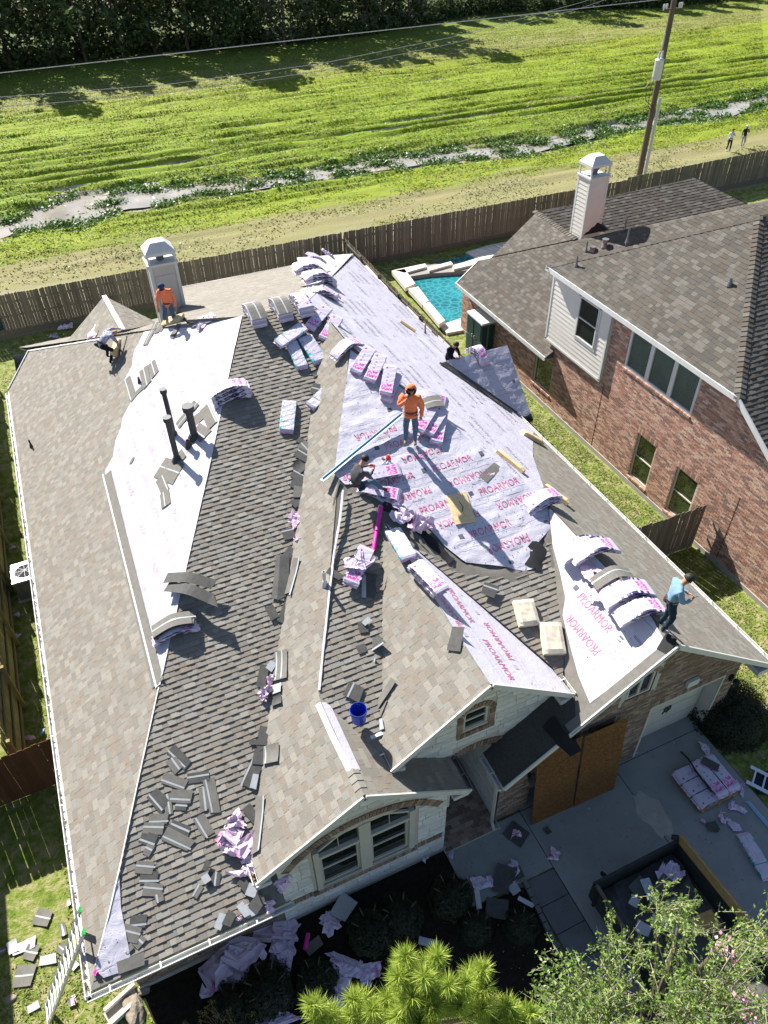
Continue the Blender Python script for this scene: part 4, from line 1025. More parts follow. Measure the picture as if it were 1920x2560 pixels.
# the double window: two bays with arched transoms
q = MB()
q.box((.37+.88, SY+.03, 1.72), (.13, .12, 1.86)); q.box((.37+3.07, SY+.03, 1.72), (.13, .12, 1.86)); q.box((.37+1.975, SY+.03, 1.95), (.26, .12, 2.1)); q.box((.37+1.975, SY+.03, .88), (2.3, .14, .08))
q.box((.37+1.4, SY+.03, 2.33), (.92, .10, .10)); q.box((.37+2.56, SY+.03, 2.33), (.92, .10, .10)); q.build('window_casing', 'cream_trim', house)
window(house, (.37+.95, SY+.08, .92), X1, Z1, .9, 1.38, 1, 2)
window(house, (.37+2.11, SY+.08, .92), X1, Z1, .9, 1.38, 1, 2)
for k, (u0, z0, z1) in enumerate(((.95, 2.55, 3.0), (2.11, 3.0, 2.55))):
    g = MB(); zz = [2.38, 2.38]; x0 = .37+u0
    g.slab([Vector((x0, SY+.07, 2.38)), Vector((x0+.9, SY+.07, 2.38)), Vector((x0+.9, SY+.07, z1+.02)), Vector((x0+.45, SY+.07, (z0+z1)/2+.1)), Vector((x0, SY+.07, z0+.02))], (0, -1, 0), .01)
    t = g.build('transom_window', 'glass_dark', house)
    g = MB()
    g.bar((x0+.45, SY+.05, 2.38), (x0+.45, SY+.05, 2.9), .015, .015); g.build('glazing_bar', 'cream_trim', t)
    g = MB(); g.bar((x0, SY+.04, z0+.05), (x0+.45, SY+.04, (z0+z1)/2+.12), .05, .06); g.bar((x0+.45, SY+.04, (z0+z1)/2+.12), (x0+.9, SY+.04, z1+.05), .05, .06); g.build('frame', 'cream_trim', t)
window(house, (3.2+1.62, 7.36, 4.02), X1, Z1, .60, .66, 1, 2)
window(house, (5.75+3.13, 6.96, 3.17), X1, Z1, .70, .8, 2, 1)
g = MB(); g.box((5.1, 7.37, 3.95), (.66, .1, .05)); g.build('window_sill', 'cream_trim', house)
# garage door, recessed, with reveals and its two painted scroll handles
q = MB(); q.box((11.0, 7.32, 1.13), (2.2, .05, 2.26)); gd = q.build('garage_door', 'cream_trim', house)
for k in range(4):
    s = MB(); s.box((11.0, 7.285, .28+.56*k), (2.16, .025, .535)); s.build('door_panel', 'cream_trim', gd)
q = MB()
for dx in (0, .12):
    q.tube([(10.85+dx, 7.25, .92), (10.9+dx, 7.25, 1.02), (10.86+dx, 7.25, 1.12), (10.94+dx, 7.25, 1.18)], .014, 6)
    q.tube([(10.94+dx, 7.25, 1.18), (10.96+dx, 7.25, 1.08), (10.92+dx, 7.25, .98)], .012, 6)
q.build('door_handle', 'drip_black', gd)
q = MB(); q.box((9.87, 7.1, 1.12), (.06, .40, 2.24)); q.box((12.13, 7.1, 1.12), (.06, .40, 2.24)); q.box((11.0, 7.1, 2.27), (2.3, .4, .06)); q.build('door_reveal', 'cream_trim', house)
q = MB(); q.box((7.7, 7.3, 1.2), (2.3, .05, 2.5)); q.build('garage_door', 'cream_trim', house)
# vents : two lanterns
def lantern(p, nm):
    q = MB(); p = Vector(p); q.box(p+Vector((0, -.03, 0)), (.09, .05, .2)); q.tube([p+Vector((0, -.05, .05)), p+Vector((0, -.14, .12)), p+Vector((0, -.2, .06))], .012, 6)
    t = q.build('wall_lantern', 'drip_black', house); q = MB(); q.cyl(p+Vector((0, -.2, .05)), p+Vector((0, -.2, -.16)), .085, .06, 6); q.build('shade', 'glass_dark', t)
    q = MB(); q.cyl(p+Vector((0, -.2, .05)), p+Vector((0, -.2, .15)), .10, .01, 6); q.build('lantern_cap', 'drip_black', t)
lantern((6.38, 6.90, 2.0), 1); lantern((12.36, 6.90, 2.1), 2)
q = MB(); q.box((10.9, 6.86, 2.78), (.34, .08, .22)); q.build('wall_sign', 'white_trim', house)

# ------------------------------------------------------------------ chimney + pipes on the main house
def chimney(base, w, d, h, parent, mat, label, cap='white_trim', siding=True, hcap=.75):
    bx, by, bz = base; q = MB()
    q.box((bx, by, bz+h/2), (w, d, h)); ch = q.build('chimney', mat, parent)
    if siding:
        z = bz+.12
        while z < bz+h-.1:
            s = MB(); t = .014
            for cx_, cy_, sx_, sy_ in ((bx, by-d/2, w-.1, 0), (bx-w/2, by, 0, d-.1)):
                if sx_: s.add([(cx_-sx_/2, cy_-.004, z+.17), (cx_+sx_/2, cy_-.004, z+.17), (cx_+sx_/2, cy_-.004-t, z), (cx_-sx_/2, cy_-.004-t, z)], [(0, 3, 2, 1)])
                else: s.add([(cx_-.004, cy_-sy_/2, z+.17), (cx_-.004, cy_+sy_/2, z+.17), (cx_-.004-t, cy_+sy_/2, z), (cx_-.004-t, cy_-sy_/2, z)], [(0, 1, 2, 3)])
            s.build('siding_board', mat, ch); z += .17
    s = MB()
    for sx_ in (-1, 1):
        for sy_ in (-1, 1): s.box((bx+sx_*(w/2-.03), by+sy_*(d/2-.03), bz+h/2), (.10, .10, h))
    s.build('corner_trim', cap, ch)
    s = MB(); s.box((bx, by, bz+h+.03), (w+.12, d+.12, .07)); s.build('cap_shelf', cap, ch)
    s = MB()
    for sx_ in (-1, 1):
        for sy_ in (-1, 1): s.box((bx+sx_*(w/2-.02), by+sy_*(d/2-.02), bz+h+hcap*.32), (.06, .06, hcap*.55))
    s.build('cap_leg', cap, ch)
    s = MB(); s.cyl((bx, by, bz+h+.06), (bx, by, bz+h+.28), .13, .15, 12); s.cyl((bx, by, bz+h+.28), (bx, by, bz+h+.34), .2, .16, 12); s.build('flue', 'steel_grey', ch)
    s = MB(); z0 = bz+h+hcap*.55; a, b = w/2+.04, d/2+.04; c, e = w*.26, d*.26
    V = [(bx-a, by-b, z0), (bx+a, by-b, z0), (bx+a, by+b, z0), (bx-a, by+b, z0), (bx-a, by-b, z0+.10), (bx+a, by-b, z0+.10), (bx+a, by+b, z0+.10), (bx-a, by+b, z0+.10), (bx-c, by-e, z0+.38), (bx+c, by-e, z0+.38), (bx+c, by+e, z0+.38), (bx-c, by+e, z0+.38)]
    s.add(V, [(0, 1, 5, 4), (1, 2, 6, 5), (2, 3, 7, 6), (3, 0, 4, 7), (4, 5, 9, 8), (5, 6, 10, 9), (6, 7, 11, 10), (7, 4, 8, 11), (8, 9, 10, 11)])
    s.build('chimney_cap', cap, ch); return ch
def z_on(base, x, y):
    r = ray(x, y); t = (r.x*base[0]+r.y*base[1])/(r.x**2+r.y**2); return CAM_H+r.z*t
cw_ = .92; cr_ = onY(403, 673, 25.3); cb = (cr_.x-cw_/2, 25.3+.375); zt = z_on((cr_.x, 25.3), 389, 566)
chimney((cb[0], cb[1], 4.5), cw_, .75, zt-4.5, house, 'chimney_siding', '', siding=False, hcap=.6)
q = MB(); q.box((cb[0], 25.29, zt-1.5), (.66, .02, 2.3)); q.build('chimney_panel', 'chimney_siding', house)
print('CHIM', cb, zt)
def pipe(pl, base, top, r0, name='vent_pipe', mat='black_pipe', parent=None, cap=None, boot=True, capr=1.45, zmin=.0):
    p = pl.at(*base); z = max(z_on((p.x, p.y), *top), p.z+zmin); q = MB()
    q.cyl((p.x, p.y, p.z-.1), (p.x, p.y, z), r0, r0, 12)
    o = q.build(name, mat, parent or house, smooth=False)
    if boot: q = MB(); q.cyl((p.x, p.y, p.z-.02), (p.x, p.y, p.z+.14), r0*2.1, r0*1.15, 12); q.build('boot', mat, o)
    if cap: q = MB(); q.cyl((p.x, p.y, z-.03), (p.x, p.y, z+cap), r0*capr, r0*capr, 14); q.build('pipe_cap', mat, o)
    else: q = MB(); q.cyl((p.x, p.y, z-.03), (p.x, p.y, z+.002), r0*.8, r0*.8, 12); q.build('pipe_bore', 'drip_black', o)
    return o, p, z
pipe(PW, c3(1150, 1530), c3(1062, 1275), .075, cap=.09)
pipe(PW, c3(1130, 1370), c3(1048, 1090), .065, cap=.09)
pipe(PW, c3(1262, 1385), c3(1208, 1205), .095, cap=.12, capr=1.6)
pipe(PW, c3(1225, 1445), c3(1215, 1400), .05)
pipe(PW, c3(205, 1445), c3(183, 1398), .03)
pipe(PW, c3(905, 1030), c3(896, 992), .03)
pipe(PN2, (289, 708), c3(851, 608), .045, mat='steel_grey')
pipe(W2, e2(655, 940), e2(637, 856), .04, mat='galvanised')
pipe(PE, c4(1303, 712), c4(1303, 652), .03, mat='steel_grey')
# valley bypass: metal downspout hook at NE gutter end
# the rear corner patio roof wing seen past the side fence (underlay covered dormer beside the fence)
vL = PE.at(950, 783); sl_ = .75; dpl = Pl(0, sl_, vL.z-sl_*vL.y); vB = Vector((12.9, vL.y-(vL.z-2.9)/.75, 2.9))
wR = G(1094, 745, vL.z); wR.y = vL.y; wB = dpl.at(1152, 908); wN = Vector((wR.x, 2*vL.y-wB.y, wB.z)); vB2 = Vector((12.9, 2*vL.y-vB.y, 2.9))
print('WING', vL, vB, wR, wB)
q = MB(); q.slab([vB-Vector((0, 0, .03)), dpl.P(12.9, wB.y)-Vector((0, 0, .03)), wB-Vector((0, 0, .03)), wR-Vector((0, 0, .03)), vL-Vector((0, 0, .03))], dpl.n, .06); q.slab([vL-Vector((0, 0, .03)), wR-Vector((0, 0, .03)), wN-Vector((0, 0, .03)), Vector((12.9, wN.y, wN.z-.03)), vB2-Vector((0, 0, .03))], Pl(0, -sl_, 0).n, .06); q.build('wing_roof', 'decking', house)
q = MB(); q.poly([wB-Vector((.35, -.3, .2)), Vector((wB.x-.35, wB.y+.3, 0)), Vector((wB.x-.35, wN.y-.3, 0)), wN-Vector((.35, .3, .2)), wR-Vector((.35, 0, .2))]); q.poly([vB+Vector((0, .35, -.1)), wB+Vector((-.35, .35, -.1)), Vector((wB.x-.35, wB.y+.35, 0)), Vector((vB.x, vB.y+.35, 0))]); q.build('wing_wall', 'brick_tan', house)
underlay([vL+Vector((.2, 0, 0)), vB+Vector((.12, 0, 0)), dpl.P(13.0, wB.y+.15), dpl.P(wB.x, wB.y+.15), wR], dpl, 'underlayment', 'print_pink', .02, .08, .012, 12)
strip(PE, [PE.P(vL.x-.12, vL.y-.18), PE.P(12.6, vB.y-.20)], .40, 'torn_felt', 'drip_black', .035, 3, .006)
strip(dpl, [dpl.P(12.6, wB.y+.1), dpl.P(wB.x, wB.y+.1)], .24, 'torn_felt', 'drip_black', .02, 3, .006)
# ------------------------------------------------------------------ brick neighbour house
nb = empty('brick_house', (22, 18, 0), 'two storey red brick house with brown shingle roofs across the side fence', 'house')
NX = 16.75
UW = Pl(.70, 0, 6.0-.70*16.35); ap = Vector((20.44, 17.03, 6.0+.70*(20.44-16.35)))
UN = Pl(0, -.555, ap.z+.555*17.03); US = Pl(0, .618, ap.z-.618*17.03); LW = Pl(.6, 0, 2.5-.6*16.35)
eN = Vector((16.35, 22.18, 6.0)); eS = Vector((16.35, 12.4, 6.0))
N_W = [eS, ap, eN]
N_N = [eN, ap, Vector((32, 17.03, ap.z)), Vector((32, 22.18, 6.0))]
N_S = [Vector((16.35, 5.0, US.z(0, 5.0))), Vector((32, 5.0, US.z(0, 5.0))), Vector((32, 17.03, ap.z)), ap, eS]
farp = LW.at(*c5(1659, 290)); hb = LW.at(*c5(190, 595))
L_W = [Vector((16.35, 21.5, 2.5)), Vector((16.35, 28.9, 2.5)), hb, farp, LW.P(farp.x, 19.2), LW.P(18, 21.5)]
L_N = [hb, Vector((17.6, 31.0, 2.3)), Vector((33, 31.0, 2.3)), Vector((33, farp.y, farp.z)), farp]
an = G(*c5(490, 345), 4.7); rn = G(*c5(1285, 178), 4.7); rr = G(*c5(1545, 300), 2.9); pm = LW.at(*c5(690, 480)); pl_ = LW.at(*c5(262, 572))
L_A = [an, pl_, pm]
L_B = [an, Vector((an.x, 25.0, 4.7-.42*(an.y-25))), Vector((rr.x, 25.0, 4.7-.42*(an.y-25))), rn]
L_C = [rn, Vector((rr.x, rr.y, 2.9)), Vector((rr.x, 25.0, 2.3)), Vector((rn.x, 25, 2.6))]
q = MB()
for P in (N_W, N_N, N_S, L_W, L_A, L_B):
    nn = nrm(P); s = Vector((0, 0, 0))
    for i in range(len(P)): s += P[i-1].cross(P[i])
    q.slab([p-Vector((0, 0, .012)) for p in (P if s.z > 0 else P[::-1])], nn, .05)
nroof = q.build('roof', 'decking', nb)
pcs = shingles(N_W, UW.n, widths=(.16, .2, .25, .3, .34), thick=(.007, .013), seed=41, expo=.15)
pcs += shingles(N_S, US.n, widths=(.16, .2, .25, .3), thick=(.014, .022), seed=42, expo=.15)
pcs += shingles(L_W, LW.n, widths=(.16, .2, .25, .3), thick=(.007, .013), seed=43, expo=.15)
pcs += shingles(L_A, nrm(L_A), widths=(.2, .3), thick=(.007, .015), seed=44, expo=.16)
pcs += shingles(L_B, nrm(L_B), widths=(.2, .3, .4), thick=(.012, .02), seed=45, expo=.18)
pcs += shingles(N_N, UN.n, widths=(.2, .3), seed=46, expo=.16)
emit(pcs, 'shingle', 'shingle_brown', nroof)
ridge_caps(eS, ap, .17, 'shingle_brown', nroof, ((UW.n.cross(ap-eS)), (-US.n.cross(ap-eS))) if False else ((ap-eS).cross(UW.n)*-1, (ap-eS).cross(US.n)), step=.18, h=.03)
ridge_caps(eN, ap, .15, 'shingle_brown', nroof, ((ap-eN).cross(UW.n), (ap-eN).cross(UN.n)*-1), step=.2, h=.03)
ridge_caps(ap, (32, 17.03, ap.z), .15, 'shingle_brown', nroof, ((0, -1, -.618), (0, 1, -.555)), step=.2, h=.03)
ridge_caps(hb, farp, .15, 'shingle_brown', nroof, ((farp-hb).cross(LW.n), Vector((.3, 1, -.3))), step=.22, h=.03)
ridge_caps(pm, an, .14, 'shingle_brown', nroof, (Vector((-1, 0, -.4)), Vector((1, .1, -.1))), step=.22, h=.03)
ridge_caps(an, rn, .13, 'shingle_brown', nroof, (Vector((0, -1, -.42)), Vector((0, 1, -.4))), step=.3, h=.03)
q = MB(); q.bar(rn, rr, .3, .08); q.build('ridge_cap', 'shingle_brown', nroof)
# west wall and its openings (u = 29 - y, v = z)
WO = (NX, 29.0, 0); WU = (0, -1, 0)
reg = [(0, 0), (24, 0), (24, US.z(0, 5)-.2), (16.6, 5.85), (6.95, 5.85), (6.95, 2.62), (0, 2.62)]
wins = dict(a=(6.3, .68, 7.55, 2.12), b=(12.85, .36, 13.82, 2.24), c=(14.9, .30, 15.9, 2.2), t=(11.45, 4.15, 14.80, 5.62))
wb = MB(); wallpanel(wb, WO, WU, Z1, reg, list(wins.values())); nw = wb.build('brick_wall', 'mortar', nb)
bk = bricks(WO, WU, Z1, [(0, .18)]+[(24, .18)]+reg[2:], [rect(w_[0]-.02, w_[1]-.1, w_[2]+.02, w_[3]+(.24 if k in 'bc' else 0)) for k, w_ in wins.items()]+[rect(6.9, 3.05, 10.5, 5.9), rect(6.9, 2.85, 10.5, 3.06)], seed=51, bw=.205, bh=.058, mort=.012, proud=.010)
for k in 'bc': w_ = wins[k]; bk += soldiers(WO, WU, Z1, w_[0]-.02, w_[2]+.04, w_[3]+.01, h=.21, seed=52)
for k in 'abct': w_ = wins[k]; bk += soldiers(WO, WU, Z1, w_[0]-.05, w_[2]+.05, w_[1]-.09, h=.08, seed=53, proud=.05)
bk += soldiers(WO, WU, Z1, 6.95, 10.45, 2.86, h=.19, seed=54, proud=.02)
emit(bk, 'brick', 'brick_red', nw, 300, brick_geo)
q = MB(); q.box((NX+.06, 17.0, .09), (.2, 24, .18)); q.build('foundation', 'tan_concrete', nb)
q = MB(); q.poly([(NX, 29, 0), (30, 29, 0), (30, 29, 2.6), (NX, 29, 2.6)]); q.poly([(NX, 22.05, 2.4), (30, 22.05, 2.4), (30, 22.05, 5.9), (NX, 22.05, 5.9)]); q.build('back_wall', 'brick_red', nb)
# siding bump-out
SB = NX-.10; q = MB(); q.box((SB+.05, 20.29, 4.34), (.10, 3.52, 2.56)); sd = q.build('siding_wall', 'siding', nb)
z = 3.08; wy0, wy1, wz0, wz1 = 19.15, 20.30, 4.02, 5.6
while z < 5.55:
    for ya, yb in ((18.6, 22.0),) if not (wz0-.17 < z < wz1) else ((18.6, wy0-.05), (wy1+.05, 22.0)):
        s = MB(); s.add([(SB-.002, ya, z+.175), (SB-.002, yb, z+.175), (SB-.020, yb, z), (SB-.020, ya, z)], [(0, 1, 2, 3)]); s.add([(SB-.020, ya, z), (SB-.020, yb, z), (SB, yb, z), (SB, ya, z)], [(0, 1, 2, 3)])
        s.build('siding_board', 'siding', sd)
    z += .175
q = MB(); q.box((SB-.005, 18.56, 4.33), (.05, .09, 2.6)); q.box((SB-.005, 22.04, 4.33), (.05, .09, 2.6)); q.box((SB-.005, 20.3, 3.04), (.05, 3.6, .09)); q.build('corner_trim', 'white_trim', sd)
q = MB(); q.box((SB-.012, (wy0+wy1)/2, wz1+.02), (.05, 1.32, .10)); q.box((SB-.012, (wy0+wy1)/2, wz0-.03), (.06, 1.32, .10)); q.box((SB-.012, wy0-.03, 4.8), (.05, .1, 1.7)); q.box((SB-.012, wy1+.03, 4.8), (.05, .1, 1.7)); q.build('window_casing', 'white_trim', nb)
window(nb, (SB-.03, wy1, wz0), WU, Z1, wy1-wy0, wz1-wz0, 1, 2, frame='white_trim', glass='glass_dark', fw=.05)
def nwin(k, cols=1, rows=1, **kw):
    u0, v0, u1, v1 = wins[k]; return window(nb, (NX+.07, 29-u0, v0), WU, Z1, u1-u0, v1-v0, cols, rows, frame='white_trim' if k == 't' else 'cream_trim', fw=.06, **kw)
nwin('a', 1, 1, glass='glass_green'); nwin('b', 1, 2, glass='glass_green'); nwin('c', 1, 2, glass='glass_green')
for i in range(3):
    u0 = wins['t'][0]+i*1.117
    window(nb, (NX+.04, 29-u0, 4.15), WU, Z1, 1.117, 1.47, 1, 1, frame='white_trim', glass='blind' if False else 'glass_dark', fw=.085, depth=.08)
    g = MB(); v = 4.26
    while v < 5.5: g.poly([(NX+.058, 29-u0-.11, v), (NX+.058, 29-u0-1.0, v), (NX+.048, 29-u0-1.0, v+.028), (NX+.048, 29-u0-.11, v+.028)]); v += .036
    g.build('blind', 'blind', nb, kind='stuff')
# reveals
q = MB()
for k, w_ in wins.items():
    for (a, b) in (((w_[0], w_[1]), (w_[0], w_[3])), ((w_[2], w_[1]), (w_[2], w_[3])), ((w_[0], w_[3]), (w_[2], w_[3])), ((w_[0], w_[1]), (w_[2], w_[1]))):
        q.poly([(NX, 29-a[0], a[1]), (NX, 29-b[0], b[1]), (NX+.12, 29-b[0], b[1]), (NX+.12, 29-a[0], a[1])])
q.build('window_reveal', 'brick_red', nb)
for a, b in (((16.33, 22.2, 5.93), (16.33, 12.4, 5.93)), ((16.33, 12.4, 5.93), (16.33, 5.0, US.z(0, 5.0)-.07)), ((16.33, 28.92, 2.44), (16.33, 21.5, 2.44)), ((16.33, 28.92, 2.44), (hb.x, hb.y, hb.z-.06))):
    board(a, b, .17, .04, 'fascia', 'white_trim', parent=nb)
q = MB(); q.box((16.54, 17.3, 5.84), (.40, 9.9, .02)); q.box((16.54, 25.2, 2.38), (.4, 7.4, .02)); q.build('soffit', 'cream_trim', nb)
for py, pz, r0 in ((27.6, 1.6, .0),): pass
# expansion joint
for yy in (18.35, 11.5): q = MB(); q.box((NX-.006, yy, 1.5), (.02, .014, 2.7)); q.build('expansion_joint', 'drip_black', nb)
# roof furniture
def npipe(pl, base, top, r0=.04, mat='steel_grey', **kw): return pipe(pl, c5(*base), c5(*top), r0, parent=nb, mat=mat, **kw)
npipe(UW, (688, 620), (693, 568), .035); npipe(UW, (945, 498), (957, 425), .035); npipe(UW, (1463, 715), (1468, 680), .05)
npipe(LW, (738, 545), (746, 495), .035); npipe(LW, (935, 428), (943, 378), .035)
npipe(LW, (832, 520), (838, 492), .07, cap=.1, capr=2.0); npipe(LW, (772, 540), (772, 525), .07, cap=.06, capr=1.9)
b1 = LW.at(*c5(715, 465)); zc = z_on((b1.x, b1.y), *c5(772, 165))
chimney((b1.x+.48, b1.y+.42, b1.z-.5), .92, .82, zc-b1.z+.5-.15, nb, 'siding', '', hcap=.8)
q = MB(); cen = Vector((b1.x+.96, b1.y-.1, b1.z+.1)); q.add([cen+Vector((-.9, .1, -.1)), cen+Vector((.35, -.05, -.0)), cen+Vector((-.2, .1, .35)), cen+Vector((.3, .8, .3))], [(0, 1, 2), (1, 3, 2)]); q.build('chimney_cricket', 'drip_black', nb)
# storage cabinet against the wall
cab = empty('storage_cabinet', (16.38, 26.6, 0), 'dark storage cabinet with pale top and panel doors standing by the brick wall', 'cabinet')
q = MB(); q.box((16.38, 26.6, .95), (.62, 1.35, 1.8)); q.build('body', 'steel_grey', cab)
q = MB(); q.box((16.38, 26.6, 1.89), (.70, 1.45, .07), taper=.96); q.build('lid', 'strip_white', cab)
for yy in (26.27, 26.93):
    for zz, hh in ((.55, .72), (1.4, .78)):
        q = MB(); q.box((16.055, yy, zz), (.03, .56, hh)); d_ = q.build('door_panel', 'teal_plastic', cab)
    q = MB(); q.box((16.03, yy+(.22 if yy < 26.6 else -.22), 1.0), (.03, .025, .16)); q.build('handle', 'alu', cab)
for xx in (16.2, 16.56): q = MB(); q.box((xx, 25.915, .95), (.26, .02, 1.6)); q.build('side_panel', 'teal_plastic', cab)

# ------------------------------------------------------------------ pool
pool = empty('swimming_pool', (19, 32, 0), 'turquoise backyard pool with stepped pale stone coping behind the side fence', 'pool')
def quad(pts, z, t, name, mat, parent, tone=0):
    P = [G(*c4(*p), z) for p in pts]; s = Vector((0, 0, 0))
    for i in range(len(P)): s += P[i-1].cross(P[i])
    if s.z < 0: P = P[::-1]
    q = MB(); q.slab(P, (0, 0, 1), t); return q.build(name, mat, parent)
for i, pts in enumerate([[(1086, 303), (1170, 290), (1240, 385), (1175, 412)], [(1195, 420), (1258, 405), (1326, 495), (1285, 520)], [(1287, 520), (1332, 505), (1432, 622), (1395, 648)],
        [(1100, 298), (1302, 256), (1320, 274), (1170, 316)], [(1318, 282), (1470, 242), (1484, 258), (1330, 302)], [(1482, 270), (1659, 214), (1800, 190), (1800, 220), (1490, 292)]]):
    quad(pts, .42, .22, 'coping_stone', 'coping', pool)
quad([(1400, 655), (1530, 612), (1600, 600), (1600, 680), (1530, 690), (1445, 706)], .14, .2, 'coping_stone', 'coping', pool)
quad([(1565, 183), (1700, 140), (1900, 100), (1900, 190), (1640, 228)], .12, .15, 'pool_deck', 'coping', pool)
quad([(1100, 300), (1302, 258), (1484, 262), (1900, 180), (1900, 260), (1490, 310), (1330, 320), (1170, 345)], .30, .35, 'pool_wall', 'pool_wall', pool)
m = NT('pool_water'); p = m.geo()
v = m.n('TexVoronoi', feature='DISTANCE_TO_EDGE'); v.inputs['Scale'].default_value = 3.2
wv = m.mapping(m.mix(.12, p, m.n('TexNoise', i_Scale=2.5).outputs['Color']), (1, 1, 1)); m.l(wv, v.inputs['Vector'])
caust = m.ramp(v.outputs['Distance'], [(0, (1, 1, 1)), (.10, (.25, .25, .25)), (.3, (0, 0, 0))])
# teal water colour with caustic light painted in along the ripple cells
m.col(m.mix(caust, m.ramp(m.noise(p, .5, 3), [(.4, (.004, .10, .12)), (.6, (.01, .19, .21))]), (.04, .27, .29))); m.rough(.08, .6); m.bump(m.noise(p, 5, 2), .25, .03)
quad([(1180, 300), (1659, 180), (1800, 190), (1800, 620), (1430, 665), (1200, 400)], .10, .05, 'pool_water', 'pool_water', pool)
# ------------------------------------------------------------------ utility pole, transformer, wires
PB = (37.03, 41.37)
pole = empty('utility_pole', (PB[0], PB[1], 0), 'tall leaning wooden utility pole with grey transformer behind the back fence', 'pole')
q = MB(); q.tube([(PB[0], PB[1], -.3), (PB[0], PB[1], 12.8)], [.20, .15], 14); q.build('pole_shaft', 'pole_wood', pole)
def pz(x, y): return z_on(PB, x, y)
tz0, tz1 = pz(1412, 168), pz(1418, 125)
tx = PB[0]-.42; ty = PB[1]-.25
q = MB(); q.cyl((tx, ty, tz0), (tx, ty, tz1), .27, .27, 18); q.cyl((tx, ty, tz1), (tx, ty, tz1+.07), .29, .2, 18); tr = q.build('transformer', 'galvanised', pole, smooth=False)
for dx in (-.1, .1):
    q = MB(); q.tube([(tx+dx, ty, tz1+.05), (tx+dx, ty, tz1+.2), (tx+dx, ty, tz1+.45)], [.05, .07, .04], 8); q.build('bushing', 'strip_white', tr)
q = MB(); q.bar((tx, ty, tz0+.3), (PB[0], PB[1], tz0+.3), .06, .1); q.build('bracket', 'steel_grey', pole)
for dx, zz in ((-.3, 1.4), (-.62, 1.1)):
    q = MB(); q.tube([(tx+dx*.4, ty, tz0+.2), (tx+dx*1.2, ty-.1, tz0-.3), (tx+dx*.8, ty, tz0-zz), (PB[0]-.1, PB[1]-.1, tz0-zz-.5)], .022, 6); q.build('service_cable', 'hose', pole)
for k, dx in enumerate((.30, .42)):
    q = MB(); q.cyl((PB[0]+dx, PB[1]-.12, .0), (PB[0]+dx, PB[1]-.12, pz(1423, 212)), .055, .055, 8); q.build('conduit', 'galvanised', pole)
for zz in (2.4, 4.2): q = MB(); q.bar((PB[0], PB[1]-.12, zz), (PB[0]+.5, PB[1]-.12, zz), .06, .04); q.build('conduit_clamp', 'galvanised', pole)
zi = pz(1447, 24)
q = MB(); q.bar((PB[0]-.75, PB[1]-.1, zi+.15), (PB[0]+.55, PB[1]-.1, zi+.1), .07, .09); q.build('crossarm', 'pole_wood', pole)
for dx in (-.75, -.55, .4, .55): q = MB(); q.tube([(PB[0]+dx, PB[1]-.1, zi+.1), (PB[0]+dx, PB[1]-.1, zi+.3), (PB[0]+dx, PB[1]-.1, zi+.42)], [.03, .07, .05], 8); q.build('insulator', 'galvanised', pole)
q = MB(); q.tube([(PB[0]-.3, PB[1]-.1, zi-1.1), (PB[0]-.3, PB[1]-.1, zi-1.8)], .05, 8); q.build('lightning_arrester', 'galvanised', pole)
def wire(p1, p2, label, r=.018, Y=41.3, sag=.0, mat='alu', xr=140):
    a, b = onY(*p1, Y), onY(*p2, Y); d = (b-a)/(b.x-a.x); pts = []
    for i in range(24):
        x = -40+i*(xr+40)/23; t = (x-a.x)/(b.x-a.x); z = a.z+(b.z-a.z)*t-sag*(1-t)*t*4
        pts.append((x, Y, z))
    q = MB(); q.tube(pts, r, 5); solo(q, 'overhead_wire', mat, pts[0], label, 'wire', 'wires along the back fence')
wire((0, 157), (829, 65), 'bright upper overhead wire crossing the field just below the dark trees', .020, sag=.0)
wire(c3(0, -1452+420*1.5) if False else (0, 210), (829, 112), 'middle faint overhead wire crossing the grassy bank', .012, sag=.3)
wire((0, 232), (829, 127), 'lower faint overhead wire crossing the grassy bank', .012, sag=.3)
# left neighbour whose wall and eave shade the side yard
ln = empty('left_neighbour_house', (-12, 14, 0), 'neighbouring house mostly outside the left edge that shades the side yard', 'house')
q = MB(); q.box((-10.2, 15, 2.4), (6.6, 26, 4.8)); q.build('wall', 'siding', ln)
q = MB(); q.slab([Vector((-6.6, 1.6, 4.8)), Vector((-6.6, 28.4, 4.8)), Vector((-10.2, 25, 7.2)), Vector((-10.2, 5, 7.2))], (.5, 0, 1), .1); q.slab([Vector((-13.8, 28.4, 4.8)), Vector((-13.8, 1.6, 4.8)), Vector((-10.2, 5, 7.2)), Vector((-10.2, 25, 7.2))], (-.5, 0, 1), .1)
q.slab([Vector((-13.8, 1.6, 4.8)), Vector((-6.6, 1.6, 4.8)), Vector((-10.2, 5, 7.2))], (0, -.5, 1), .1); q.build('roof', 'shingle_brown', ln)
